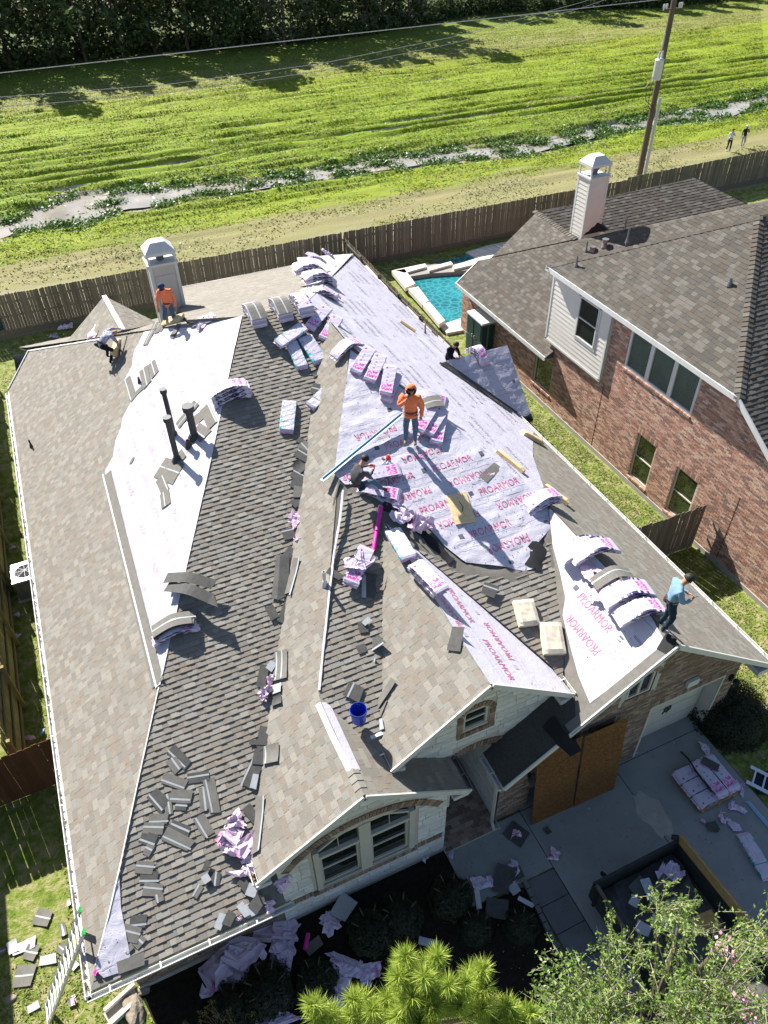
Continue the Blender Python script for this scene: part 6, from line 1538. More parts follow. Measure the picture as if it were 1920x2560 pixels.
# --- loose shingles. (plane, crop, end, end, width, material, strips, text)
LS = []
def L_(pl, cf, a, b, wd, text, mat='loose_shingle', strips=(0,), lift=.03, **kw): LS.append(sh2(pl, cf(*a), cf(*b), wd, text, mat=mat, strips=strips, lift=lift, group=kw.pop('group', 'loose shingles on the roofs'), **kw))
dk = 'loose_shingle_dark'
low = 'loose shingle pieces scattered on the lower dark slope'
items = [((1010, 170), (1110, 270), .24), ((1010, 230), (1060, 300), .22), ((965, 340), (1100, 390), .22), ((1110, 350), (1240, 330), .2), ((1235, 350), (1275, 545), .24), ((1200, 400), (1215, 540), .16),
         ((900, 430), (980, 520), .26), ((985, 440), (1005, 560), .16), ((1010, 450), (1130, 455), .24), ((1040, 510), (1110, 515), .16), ((885, 590), (1000, 585), .2), ((850, 640), (970, 645), .2), ((835, 690), (925, 720), .22), ((860, 760), (900, 780), .2),
         ((975, 670), (1140, 750), .26), ((1010, 620), (1120, 670), .2), ((1175, 570), (1245, 690), .24), ((805, 870), (920, 880), .22), ((830, 935), (945, 935), .22), ((850, 1000), (965, 1010), .24), ((940, 1030), (950, 1080), .16),
         ((1275, 900), (1265, 985), .22), ((1190, 980), (1150, 1050), .14), ((710, 1250), (830, 1280), .28), ((770, 1200), (870, 1190), .22), ((800, 1290), (845, 1330), .2), ((755, 1340), (775, 1370), .16)]
for i, (a, b, wd) in enumerate(items): L_(PS, e4, a, b, wd, '', group=low, lift=.027+.002*(i % 3), mat='loose_shingle' if i % 3 else dk, strips=(.1,) if i % 2 else (-.25,), seed=i)
def auto(group, base):
    its = [o for o in LS if o.get('group') == group]; its.sort(key=lambda o: (o.location-EYE).dot(RT)/(o.location-EYE).dot(FW))
    for i, o in enumerate(its): o['label'] = '%s, %s' % (base, 'leftmost of all' if i == 0 else 'rightmost of all' if i == len(its)-1 else (ORDN[i] if i < 20 else ORDN[len(its)-1-i])+' from the '+('left' if i < 20 else 'right'))
auto(low, 'grey shingle piece on the lower dark slope')
val = 'loose shingle pieces along the long valley'
for i, (cf, a, b, wd, mt, st) in enumerate([(c4, (590, 950), (620, 985), .34, dk, ()), (e2, (520, 5), (500, 30), .30, dk, ()), (e2, (500, 25), (545, 75), .28, 'loose_shingle', (0,)), (e2, (470, 80), (550, 130), .3, dk, (.2,)), (e2, (460, 150), (520, 200), .3, dk, ()),
        (e2, (440, 215), (520, 260), .24, dk, (.3,)), (e2, (440, 270), (510, 300), .34, dk, ()), (e2, (450, 340), (520, 345), .34, 'loose_shingle', ()), (e2, (520, 360), (440, 430), .25, dk, ()), (e2, (380, 620), (470, 600), .30, dk, (.3,)),
        (e2, (375, 750), (350, 1025), .26, 'loose_shingle', ()), (e2, (395, 755), (380, 1030), .22, dk, ()), (e2, (480, 770), (415, 1010), .2, 'loose_shingle', (.4,)), (e2, (400, 720), (460, 760), .3, dk, ()), (e2, (440, 1040), (380, 1190), .28, dk, (.3,)), (e2, (290, 1080), (330, 1160), .2, dk, ()),
        (e2, (375, 1370), (370, 1550), .36, 'loose_shingle', (-.3, .1)), (e2, (265, 1460), (235, 1610), .2, dk, ()), (e2, (285, 1455), (325, 1480), .2, 'sealant_strip', ()), (e2, (350, 1585), (350, 1640), .26, 'sealant_strip', ()), (e2, (345, 1660), (350, 1720), .26, dk, ()),
        (e5, (250, 280), (230, 350), .26, dk, (.2,)), (e5, (215, 340), (250, 400), .3, dk, ()), (e5, (150, 370), (270, 380), .10, dk, ()), (e5, (285, 385), (285, 490), .42, 'loose_shingle', (-.35,)), (e5, (210, 460), (130, 640), .26, dk, (-.4,)), (e5, (225, 410), (215, 500), .3, dk, ()), (e5, (190, 560), (170, 650), .12, 'sealant_strip', ()), (e5, (225, 690), (195, 1010), .22, 'loose_shingle', (.4,)), (e5, (130, 750), (190, 830), .2, dk, ())]):
    L_(PS if i not in (12, 16, 19, 20, 24, 28) else W2, cf, a, b, wd, '', mt, st, lift=.03+.008*(i % 4), group=val, seed=i, curl=.3 if i % 4 == 0 else 0)
auto(val, 'shingle piece along the long dark valley')
whi = 'loose shingles laid on the left white slope'
for i, (cf, a, b, wd, st) in enumerate([(c3, (1020, 640), (950, 780), .26, (-.1,)), (c3, (1060, 640), (1015, 710), .26, ()), (c3, (1165, 650), (1115, 745), .22, ()), (c3, (1085, 640), (1040, 700), .14, ()), (c3, (830, 1000), (870, 1130), .24, (-.4,)), (c3, (935, 940), (960, 1050), .34, (0,)), (c3, (985, 900), (1010, 980), .30, (0,)), (c3, (870, 1120), (930, 1060), .2, ()),
        (c3, (1280, 1160), (1150, 1320), .34, (.1,)), (c3, (1240, 1300), (1340, 1220), .4, ()), (c3, (1270, 1330), (1340, 1380), .4, (-.1,)), (c3, (1330, 1190), (1385, 1310), .32, (.4,)), (e1, (1040, 180), (1165, 225), .62, (.05,)), (e1, (1040, 250), (1080, 340), .30, (.3,)), (e1, (1070, 340), (1085, 430), .30, (-.1,)), (c3, (1130, 1560), (1200, 1480), .4, ()), (c3, (870, 1515), (850, 1560), .12, ())]):
    L_(PW, cf, a, b, wd, '', 'loose_shingle', st, lift=.03+.004*(i % 3), group=whi, seed=i)
auto(whi, 'grey shingle on the left white underlay')
frt = 'loose shingles around the front gables'
for i, (pl, cf, a, b, wd, mt, st, lf) in enumerate([(W3, e2, (800, 1455), (1055, 1300), .26, dk, (-.4,), .14), (W3, e2, (985, 1420), (890, 1700), .22, dk, (.35,), .1), (S2, e2, (860, 1590), (820, 1680), .34, dk, (-.2,), .05), (W3, e2, (1110, 1555), (960, 1790), .16, 'loose_shingle', (), .06), (W3, e2, (1040, 1680), (985, 1810), .2, 'loose_shingle', (), .03),
        (S2, e2, (670, 850), (760, 900), .16, dk, (), .06), (S2, e2, (905, 880), (905, 1020), .10, 'sealant_strip', (), .05), (S2, e2, (950, 870), (935, 1020), .26, dk, (), .04), (W3, e2, (985, 780), (975, 880), .14, 'loose_shingle', (), .03), (S2, e2, (870, 1220), (930, 1210), .26, dk, (), .04), (S2, e2, (915, 1175), (930, 1190), .2, 'sealant_strip', (), .07),
        (S2, e2, (880, 1330), (900, 1380), .2, dk, (), .03), (W3, e2, (1525, 1215), (1495, 1365), .28, dk, (), .04), (W2, e2, (750, 255), (710, 425), .05, dk, (), .012), (W3, e5, (890, 280), (950, 260), .24, 'sealant_strip', (), .04), (S2, e3, (10, 1320), (90, 1350), .30, dk, (.2,), .10), (S2, e3, (5, 620) , (110, 610), .0, dk, (), .05)]):
    if wd > 0: L_(pl, cf, a, b, wd, '', mt, st, lift=lf, group=frt, seed=i, curl=.4 if i in (0, 1) else 0)
auto(frt, 'loose shingle piece around the front gables')
L_(S2, e3, (15, 690), (110, 605), .26, 'dark grey shingle strip on the lilac triangle near the hip', 'loose_shingle', (), group='loose shingles on the roofs')
eav = 'scraps by the front gutter'
for i, (a, b, wd, mt) in enumerate([((1285, 1185), (1325, 1200), .26, 'sealant_strip'), ((1335, 1165), (1385, 1190), .26, dk), ((1420, 1090), (1470, 1165), .14, 'sealant_strip'), ((1430, 1000), (1470, 960), .26, dk), ((1465, 1000), (1520, 1020), .22, 'sealant_strip'), ((1500, 1060), (1550, 1110), .3, dk), ((1475, 1085), (1500, 1165), .2, 'sealant_strip'), ((1215, 860), (1240, 870), .2, dk), ((1210, 920), (1235, 960), .14, 'sealant_strip'), ((700, 1470), (860, 1410), .2, 'loose_shingle')]):
    L_(PS, e4, a, b, wd, '', mt, (), lift=.06+.01*(i % 3), group=eav, seed=i)
auto(eav, 'shingle scrap by the front gutter')
# red and grey scraps, single film pieces on the roof
film2(PS, *e2(485, 520), .7, 'narrow empty pink wrapper standing in the middle of the long valley', seed=31, elong=1.9, mat='plastic_film_pink', h=.2)
film2(PS, *e2(490, 655), .42, 'pink wrap bunched at the foot of the narrow empty wrapper', seed=32, mat='plastic_film_pink', h=.45)
film2(PS, *e2(265, 1640), .55, 'round pink wrap scrap beside white strips lower in the valley', seed=33, mat='plastic_film_pink', h=.45)
film2(PS, *e2(300, 1555), .3, 'small twisted pink scrap just above the round one', seed=34, mat='plastic_film_pink', h=.5)
film2(PS, *e5(70, 960), 1.0, 'largest pink wrap spread near the bottom of the valley', seed=35, mat='plastic_film_pink', elong=1.5, h=.22)
film2(PS, *e5(60, 850), .6, 'upper tail of the pink wrap leading up the valley', seed=36, mat='plastic_film_pink', elong=1.5, h=.25)
film2(PS, *e5(170, 1110), .6, 'pink wrap caught beside the first gable gutter end', seed=37, mat='plastic_film_pink', elong=1.5, h=.25)
film2(PS, *e5(270, 1340), .3, 'small pink scrap at the right end of the front gutter', seed=38, mat='plastic_film_pink')
film2(PS, *e4(1420, 1175), .18, 'tiny pink scrap above the front gutter', seed=39, mat='plastic_film_pink')
film2(PS, *e5(350, 1195), .4, 'pink scrap over the eave between brick and stone', seed=40, mat='plastic_film_pink')
film2(PW, *c3(600, 725), .7, 'pink wrap strip lying over the far edge behind the stooping worker', seed=41, mat='plastic_film_pink', elong=2.0, h=.12)
film2(PW, *c3(1330, 640), .5, 'pink wrap on the ridge edge of the left white slope', seed=42, mat='plastic_film', elong=1.6)
film2(PW, *e4(575, 1495), .12, 'bright magenta scrap at the bottom left roof corner', seed=43, mat='pink_tube', h=.2)
film2(PW, *c3(1225, 1445), .12, 'tiny magenta scrap at the vent pipes', seed=44, mat='pink_tube', h=.4)
q = MB(); pp = W3.at(*e5(900, 320)); q.box(pp+Zv*.05, (.3, .25, .1)); solo(q, 'gutter_outlet', 'strip_white', pp, 'white gutter outlet box at the second gable left eave', 'gutter box')
# ------------------------------------------------------------------ people
def person(loc, rz, joints, mats, label, hood=None, hair=True, cap=None, scale=1.0, extra=None, cat='worker', group=None, name='person'):
    J = dict(pelvis=(0, 0, .95, .135), spine=(0, 0, 1.12, .125), chest=(0, 0, 1.32, .135), neck=(0, .01, 1.47, .055), head=(0, .03, 1.58, .078), crown=(0, .02, 1.67, .082),
             shL=(-.16, 0, 1.40, .07), elL=(-.22, -.02, 1.14, .047), wrL=(-.23, .08, .92, .03), haL=(-.23, .11, .84, .03),
             shR=(.16, 0, 1.40, .07), elR=(.22, -.02, 1.14, .047), wrR=(.23, .08, .92, .03), haR=(.23, .11, .84, .03),
             hiL=(-.09, 0, .88, .095), knL=(-.10, .03, .49, .066), anL=(-.10, 0, .10, .046), toL=(-.12, .15, .045, .04),
             hiR=(.09, 0, .88, .095), knR=(.10, .03, .49, .066), anR=(.10, 0, .10, .046), toR=(.12, .15, .045, .04))
    for k, v in joints.items(): J[k] = tuple(v)+(J[k][3],) if len(v) == 3 else tuple(v)
    bones = [('pelvis', 'spine', 'shirt'), ('spine', 'chest', 'shirt'), ('chest', 'neck', 'shirt'), ('neck', 'head', 'skin'), ('head', 'crown', 'skin'),
             ('chest', 'shL', 'shirt'), ('shL', 'elL', 'shirt'), ('elL', 'wrL', 'shirt'), ('wrL', 'haL', 'skin'), ('chest', 'shR', 'shirt'), ('shR', 'elR', 'shirt'), ('elR', 'wrR', 'shirt'), ('wrR', 'haR', 'skin'),
             ('pelvis', 'hiL', 'pants'), ('hiL', 'knL', 'pants'), ('knL', 'anL', 'pants'), ('anL', 'toL', 'shoe'), ('pelvis', 'hiR', 'pants'), ('hiR', 'knR', 'pants'), ('knR', 'anR', 'pants'), ('anR', 'toR', 'shoe')]
    names = list(J); bm = bmesh.new(); sk = bm.verts.layers.skin.verify(); vs = {}
    for n in names:
        v = bm.verts.new(J[n][:3]); v[sk].radius = (J[n][3], J[n][3]); v[sk].use_root = (n == 'pelvis'); vs[n] = v
    for a, b, _ in bones: bm.edges.new((vs[a], vs[b]))
    me = bpy.data.meshes.new('t'); bm.to_mesh(me); bm.free(); o = bpy.data.objects.new('t', me); C.objects.link(o)
    md = o.modifiers.new('s', 'SKIN'); md.use_smooth_shade = True; md.branch_smoothing = .4; ms = o.modifiers.new('u', 'SUBSURF'); ms.levels = 2; ms.render_levels = 2
    bpy.context.view_layer.update(); dg = bpy.context.evaluated_depsgraph_get(); body = bpy.data.meshes.new_from_object(o.evaluated_get(dg)); bpy.data.objects.remove(o)
    order = ['shirt', 'pants', 'skin', 'shoe']; seg = [(Vector(J[a][:3]), Vector(J[b][:3]), order.index(m_), min(J[a][3], J[b][3])) for a, b, m_ in bones]
    # widen the torso, wrinkle the cloth
    B = bmesh.new(); B.from_mesh(body)
    # fingers: five tapered chains rooted in each palm
    base_faces = len(B.faces)
    for s in ('L', 'R'):
        w_, h_ = Vector(J['wr'+s][:3]), Vector(J['ha'+s][:3]); d = (h_-w_).normalized(); side = d.cross(Vector((0, 1, .2))).normalized()
        if side.length < .5: side = Vector((1, 0, 0))
        up_ = side.cross(d)
        for k, (off, ln) in enumerate(((-.024, .062), (-.008, .072), (.009, .069), (.024, .055), (.034 if s == 'L' else -.036, .045))):
            q = MB(); thumb = k == 4; p0 = h_+side*off*.9+d*(.008 if not thumb else -.02); dd = (d+side*(off*6 if not thumb else off*18)).normalized(); curl = up_*-.35
            q.tube([p0-dd*.015, p0+dd*ln*.5, p0+(dd+curl*.6).normalized()*ln*.9, p0+(dd+curl*1.2).normalized()*ln*1.15], [.0105, .0095, .008, .005], 6)
            off0 = [B.verts.new(v) for v in q.V]
            for f in q.F:
                try: B.faces.new([off0[i] for i in f])
                except ValueError: pass
    B.faces.ensure_lookup_table()
    for i, f in enumerate(B.faces):
        f.smooth = True
        if i >= base_faces: f.material_index = 2; continue
        c = f.calc_center_median(); best = None
        for a, b, mi, rr_ in seg:
            ab = b-a; t = max(0, min(1, (c-a).dot(ab)/ab.length_squared)); d = (c-(a+ab*t)).length-rr_*.5
            if best is None or d < best[0]: best = (d, mi)
        f.material_index = best[1]
    for v in B.verts:
        fm = [f.material_index for f in v.link_faces]
        if fm and max(fm) <= 1: p = v.co; v.co += v.normal*(.018*mnoise.noise(Vector((p.x*9, p.y*9, p.z*15)))+.012*mnoise.noise(p*26))
    B.to_mesh(body); B.free()
    for k in order: body.materials.append(MT[mats[k]])
    root = empty(name, (0, 0, 0), label, cat, group); root.name = name
    root.location = loc; root.rotation_euler = (0, 0, rz); root.scale = (scale,)*3; ORG[root.name] = Vector((0, 0, 0))
    b_ = link('body', body, root)
    hd, cw_ = Vector(J['head'][:3]), Vector(J['crown'][:3]); ax = (cw_-hd).normalized(); nk = Vector(J['neck'][:3])
    fwd = Vector(J.get('face', (0, 1, 0))[:3]) if 'face' in J else Vector((0, 1, 0)); fwd = (fwd-ax*fwd.dot(ax)).normalized(); sd = ax.cross(fwd)
    cen = (hd+cw_)/2
    def shell(nm, mat, rad, cond, off=Vector((0, 0, 0)), jag=.0, sq=(1, 1, 1)):
        bmm = bmesh.new(); bmesh.ops.create_icosphere(bmm, subdivisions=3, radius=1)
        bmesh.ops.delete(bmm, geom=[v for v in bmm.verts if not cond(v.co)], context='VERTS')
        for v in bmm.verts: c = v.co; c *= rad*(1+jag*mnoise.noise(c*6)); v.co = cen+off+sd*c.x*sq[0]+fwd*c.y*sq[1]+ax*c.z*sq[2]
        m2 = bpy.data.meshes.new(nm); bmm.to_mesh(m2); bmm.free(); m2.materials.append(MT[mat]); m2.polygons.foreach_set('use_smooth', [True]*len(m2.polygons)); return link(nm, m2, root)
    # face: nose, small dark eyes, mouth, ears
    q = MB(); q.tube([cen+fwd*.088+ax*.02, cen+fwd*.108-ax*.022], [.008, .015], 6); q.add([cen+fwd*.080+sd*(s*.02)-ax*.045+ax*a for s, a in ((-1, 0), (1, 0), (1, .006), (-1, .006))], [(0, 1, 2, 3)])
    for s in (-1, 1): q.tube([cen+sd*s*.080-ax*.02, cen+sd*s*.092+ax*.005, cen+sd*s*.084+ax*.028], [.012, .014, .010], 6)
    q.org = Vector((0, 0, 0)); link('nose_and_ears', mesh('nose_and_ears', q.V, q.F, mats['skin']), root)
    for s in (-1, 1): q = MB(); q.tube([cen+fwd*.076+sd*s*.030+ax*.012, cen+fwd*.088+sd*s*.030+ax*.012], [.011, .008], 6); link('eye', mesh('eye', q.V, q.F, 'drip_black'), root)
    if hair: shell('hair', 'hair', .108, lambda c: c.z > .12 or (c.y < .25 and c.z > -.35), jag=.10, off=ax*.012-fwd*.006)
    if hood: shell('hood', hood, .135, lambda c: not (c.y > .55 and -.75 < c.z < .62), jag=.05, off=-ax*.0-fwd*.012, sq=(1, 1.05, 1.15))
    if cap:
        shell('cap', cap, .116, lambda c: c.z > .15, off=ax*.01, jag=.03)
        q = MB(); q.V = []; n = 8
        V = [cen+ax*.03+fwd*.09+sd*((i/n-.5)*.15) for i in range(n+1)]+[cen+ax*.02+fwd*(.09+.085*math.sin(math.pi*(.15+.7*i/n)))+sd*((i/n-.5)*.16) for i in range(n+1)]
        q.add(V, [(i, i+1, n+2+i, n+1+i) for i in range(n)]); q.add([v+ax*.006 for v in V], [(i, n+1+i, n+2+i, i+1) for i in range(n)]); link('cap_brim', mesh('cap_brim', q.V, q.F, cap), root)
    # belt line and collar
    pv = Vector(J['pelvis'][:3]); sp = Vector(J['spine'][:3]); d = (sp-pv).normalized(); q = MB()
    q.tube([pv+d*.04, pv+d*.085], [J['pelvis'][3]*1.06]*2, 16, cap=False); link('belt', mesh('belt', q.V, q.F, 'leather', smooth=True), root)
    if extra: extra(root, J)
    return root
def ploc(root, pts, rad, mat, nm, n=8):
    q = MB(); q.tube(pts, rad, n); return link(nm, mesh(nm, q.V, q.F, mat, smooth=True), root)
OR = dict(shirt='orange_cloth', pants='jeans', skin='skin', shoe='shoe_tan')
# hooded worker standing on the lilac triangle, looking at the camera with a hand at his face
p = S2.at(887, 958)
def ex1(root, J):
    q = MB(); q.box((.04, .16, 1.56), (.07, .08, .06)); link('radio', mesh('radio', q.V, q.F, 'phone'), root)
    q = MB(); q.tube([(0, -.02, .86), (0, -.02, .93)], [.19, .185], 16, cap=False); link('shirt_hem', mesh('shirt_hem', q.V, q.F, 'orange_cloth', smooth=True), root)
person(p, R(180-26), dict(pelvis=(0, 0, .95, .16), chest=(0, 0, 1.33, .18), spine=(0, 0, 1.12, .175), shL=(-.18, 0, 1.40, .10), shR=(.18, 0, 1.40, .10), elL=(-.27, .0, 1.14, .075), wrL=(-.26, .07, .93, .055), haL=(-.25, .10, .86, .035), knL=(-.12, .03, .49, .08), knR=(.12, .03, .49, .08), elR=(.29, .10, 1.20, .075), wrR=(.12, .20, 1.40, .042), haR=(.06, .18, 1.50, .035),
    anL=(-.11, 0, .10), anR=(.12, .03, .14), toR=(.14, .17, .08), head=(0, .05, 1.58, .078), crown=(0, .06, 1.67, .08)), OR, 'worker in orange hooded sweatshirt and jeans standing on the lilac underlay', hood='orange_cloth', extra=ex1)
# seated worker on the hip
p = W2.at(*e2(825, 330)); p = Vector((p.x+.10, p.y, p.z-.0))
person(p, R(-80), dict(pelvis=(0, 0, .14, .14), spine=(0, .02, .32, .13), chest=(0, .10, .52, .145), neck=(0, .20, .66), head=(0, .28, .74), crown=(0, .33, .81), shL=(-.17, .10, .58, .075), shR=(.17, .10, .58, .075),
    elL=(-.22, .28, .42), wrL=(-.10, .46, .46), haL=(-.05, .52, .47), elR=(.22, .28, .42), wrR=(.10, .46, .46), haR=(.05, .52, .48),
    hiL=(-.10, .05, .12), knL=(-.14, .42, .26), anL=(-.13, .58, -.10), toL=(-.13, .72, -.16), hiR=(.10, .05, .12), knR=(.16, .40, .20), anR=(.22, .62, -.12), toR=(.26, .75, -.18)),
    dict(shirt='grey_cloth', pants='jeans', skin='skin', shoe='shoe_brown'), 'dark haired worker in grey shirt seated on the hip below the blue metal strip')
# kneeling worker in orange on the ridge by the chimney
p = PW.at(*c3(1115, 640)); p = p+Vector((0, .15, .08))
person(p, R(165), dict(pelvis=(0, 0, .50), spine=(0, .02, .68, .14), chest=(0, .06, .88, .16), neck=(0, .12, 1.02), head=(0.02, .2, 1.11), crown=(0.03, .24, 1.19), shL=(-.18, .04, .94, .08), shR=(.18, .04, .94, .08),
    elL=(-.24, .08, .68, .055), wrL=(-.24, .16, .46, .035), haL=(-.24, .19, .38), elR=(.26, .10, .70, .055), wrR=(.27, .2, .5, .035), haR=(.27, .23, .42),
    hiL=(-.10, 0, .44), knL=(-.14, .2, .07), anL=(-.13, -.22, .06), toL=(-.13, -.34, .04), hiR=(.10, 0, .44), knR=(.16, .2, .07), anR=(.14, -.22, .06), toR=(.14, -.34, .04)),
    dict(shirt='orange_cloth', pants='jeans', skin='skin', shoe='shoe_brown'), 'worker in orange shirt and blue patterned cap kneeling on the ridge by the chimney', cap='cap_cloth')
# stooping worker in floral shirt
p = PW.at(*c3(715, 885))
def ex2(root, J):
    for k, z in enumerate((.62, .58)): ploc(root, [(-.22, -.22+.03*k, z), (-.30, -.16, z-.08)], [.05, .03], 'green_plastic' if k else 'drip_black', 'tool_pouch')
person(p, R(-62), dict(pelvis=(0, -.18, .66), spine=(0, -.04, .80, .13), chest=(0, .16, .88, .14), neck=(0, .33, .86), head=(0, .43, .82), crown=(0, .52, .82), shL=(-.17, .18, .88, .075), shR=(.17, .18, .88, .075),
    elL=(-.26, .50, .84), wrL=(-.24, .76, .74), haL=(-.23, .84, .70), elR=(.22, .30, .58), wrR=(.16, .36, .32), haR=(.14, .38, .25), hiL=(-.10, -.18, .60), knL=(-.15, .12, .44), anL=(-.13, .02, .10), toL=(-.14, .17, .06), hiR=(.10, -.18, .60), knR=(.2, .08, .42), anR=(.2, -.14, .06), toR=(.22, 0, .0)),
    dict(shirt='floral_cloth', pants='black_cloth', skin='skin', shoe='shoe_white'), 'worker in blue and white patterned shirt stooping at the edge of the white underlay', extra=ex2)
# worker in light blue on the garage ridge looking at a phone
p = G(*e3(1045, 1560), 5.60)
def ex3(root, J):
    q = MB(); q.box((.03, .37, 1.12), (.08, .15, .015), Matrix.Rotation(R(25), 3, 'X')); link('phone', mesh('phone', q.V, q.F, 'phone'), root)
    ploc(root, [(-.18, -.02, .88), (-.22, 0, .72), (-.2, .02, .66)], [.06, .075, .03], 'leather', 'tool_pouch'); q = MB(); q.cyl((-.27, .02, .74), (-.30, .03, .74), .05, .05, 12); link('tape_measure', mesh('tape_measure', q.V, q.F, 'alu'), root)
person(p, R(180+65), dict(chest=(0, .02, 1.31, .15), neck=(0, .08, 1.46), head=(0, .16, 1.54), crown=(0, .20, 1.62), shL=(-.18, .02, 1.38, .08), shR=(.18, .02, 1.38, .08), elL=(-.26, .08, 1.14, .052), wrL=(-.08, .30, 1.08, .032), haL=(-.02, .35, 1.08),
    elR=(.26, .08, 1.14, .052), wrR=(.10, .30, 1.06, .032), haR=(.05, .36, 1.08), anL=(-.20, .02, .02), knL=(-.16, .10, .48), toL=(-.22, .18, -.03), anR=(.12, -.06, .16), knR=(.14, .06, .54), toR=(.15, .10, .12)),
    dict(shirt='lightblue_cloth', pants='jeans_dark', skin='skin', shoe='shoe_grey'), 'dark haired worker in light blue shirt standing on the garage ridge reading a phone', extra=ex3)
# worker in navy at the patio roof edge
p = Vector((vL.x+.55, vL.y+.35, vL.z-.55))
person(p, R(200), dict(pelvis=(0, 0, .45), spine=(0, .04, .62), chest=(0, .12, .80, .15), neck=(0, .20, .93), head=(0, .28, 1.0), crown=(0, .32, 1.08), shL=(-.18, .1, .86, .08), shR=(.18, .1, .86, .08), elL=(-.26, .22, .64), wrL=(-.12, .38, .60), haL=(-.06, .42, .58),
    elR=(.26, .22, .64), wrR=(.12, .38, .60), haR=(.06, .42, .58), hiL=(-.1, 0, .4), knL=(-.14, .3, .3), anL=(-.14, .25, 0), toL=(-.14, .38, -.02), hiR=(.1, 0, .4), knR=(.14, .3, .3), anR=(.14, .25, 0), toR=(.14, .38, -.02)),
    dict(shirt='navy_cloth', pants='navy_cloth', skin='skin', shoe='shoe_brown'), 'worker in navy crouching behind the small lilac side wing beside its bundles')
# two walkers on the grassy bank
for (x, y), tx, mt, ph, hr in (((1572, 326), 'walker in white top and dark leggings, left of two on the bank', dict(shirt='white_cloth', pants='black_cloth', skin='skin', shoe='shoe_white'), 1, True),
        ((1602, 318), 'walker in black jacket and pale cap, right of two on the bank', dict(shirt='black_cloth', pants='grey_light_cloth', skin='skin', shoe='shoe_grey'), -1, True)):
    p = G(x, y, 0); p.z = ground_z(p.x, p.y)
    person(p, R(150), dict(anL=(-.10, .14*ph, .10), toL=(-.11, .28*ph if ph > 0 else 0, .05), knL=(-.10, .12, .50), anR=(.10, -.14*ph, .10), toR=(.11, .02 if ph > 0 else .28, .05), elL=(-.26, .04, 1.18), wrL=(-.12, .2, 1.3), haL=(-.08, .22, 1.36)) , mt, tx, scale=.92, cat='person', hair=hr, cap=None if ph > 0 else 'shoe_white')
# ------------------------------------------------------------------ front yard, drive and side yard
def slabobj(name, x0, y0, x1, y1, z, t, mat, bev=.0, parent=None, kind='structure'):
    q = MB(); q.box(((x0+x1)/2, (y0+y1)/2, z-t/2), (x1-x0, y1-y0, t)); o = q.build(name, mat, parent)
    if kind: o['kind'] = kind
    return o
drv = bpy.data.objects.new('driveway', None); C.objects.link(drv); drv['kind'] = 'structure'; ORG['driveway'] = Vector((0, 0, 0))
for x0, y0, x1, y1 in ((6.42, 1.9, 9.21, 6.855), (9.23, 1.9, 11.98, 6.855), (6.42, -3.2, 9.21, 1.88), (9.23, -3.2, 11.98, 1.88), (6.42, 6.875, 12.5, 7.35), (4.28, 5.40, 6.40, 6.855)): slabobj('concrete_slab', x0, y0, x1, y1, .06, .1, 'concrete', parent=drv, kind=None)
q = MB(); q.box((9.2, 2.1, .035), (5.6, 10.6, .03)); q.build('joint', 'drip_black', drv)
pth = bpy.data.objects.new('garden_path', None); C.objects.link(pth); pth['kind'] = 'structure'; ORG['garden_path'] = Vector((0, 0, 0))
for i in range(7):
    y1 = 5.36-i*.62; slabobj('paving_slab', 5.66-.0*i, y1-.60, 6.40, y1, .045, .08, 'concrete_old', parent=pth, kind=None)
for i in range(22):
    t = i/21; x = 5.62-.12*math.sin(t*3.0); y = 5.3-t*4.0; q = MB(); q.box((x, y, .06), (.10, .17, .14), Matrix.Rotation(rng.uniform(-.1, .1), 3, 'Z')); q.build('edging_brick', 'concrete_old', pth)
q = MB(); pts = [(-2.9, 6.84), (4.28, 6.84), (4.28, 5.4), (5.55, 5.3), (5.5, -2), (-.5, -2), (-1.4, 4.2), (-2.55, 5.5)]
q.poly([(x, y, .03) for x, y in pts]); bed = q.build('flower_bed', 'soil'); bed['kind'] = 'structure'
# stepping rock and concrete splash block at the left corner
def rock(p, s, label, seed=1, mat='rock'):
    bmm = bmesh.new(); bmesh.ops.create_icosphere(bmm, subdivisions=3, radius=1)
    for v in bmm.verts: c = v.co.copy(); v.co = Vector((c.x*s[0], c.y*s[1], max(-.02, c.z*s[2])))*(1+.35*mnoise.noise(c*1.4+Vector((seed, 0, 0)))+.12*mnoise.noise(c*4))
    me = bpy.data.meshes.new('rock'); bmm.to_mesh(me); bmm.free(); me.materials.append(MT[mat]); o = link('rock', me); o.location = p; o['label'] = label; o['category'] = 'rock'; o['group'] = 'edging rocks'; return o
rock(G(*e4(800, 1730), .0), (.22, .36, .2), 'large upright tan rock at the corner of the dark flower bed', 3)
rock(G(*e4(855, 1600), .0), (.16, .12, .12), 'small grey rock by the brick foundation in the shade', 5)
rock(G(*e4(60, 1655), .0), (.14, .10, .06), 'flat pale stone on the lawn left of the ladder', 9)
for k, (a, b) in enumerate((((-3.62, 6.98), (-3.02, 6.95)), ((-3.5, 6.62), (-2.9, 6.66)))):
    pass
sp = empty('splash_block', (-3.25, 6.8, 0), 'pale splash block channel under the front left eave corner', 'splash block')
for dy in (-.16, .16): q = MB(); q.bar((-3.6, 6.66+dy-.08, .09), (-2.95, 6.78+dy+.04, .09), .07, .16); q.build('side_wall', 'coping', sp)
q = MB(); q.bar((-3.6, 6.58, .03), (-2.95, 6.82, .03), .30, .05); q.build('channel', 'tan_concrete', sp)
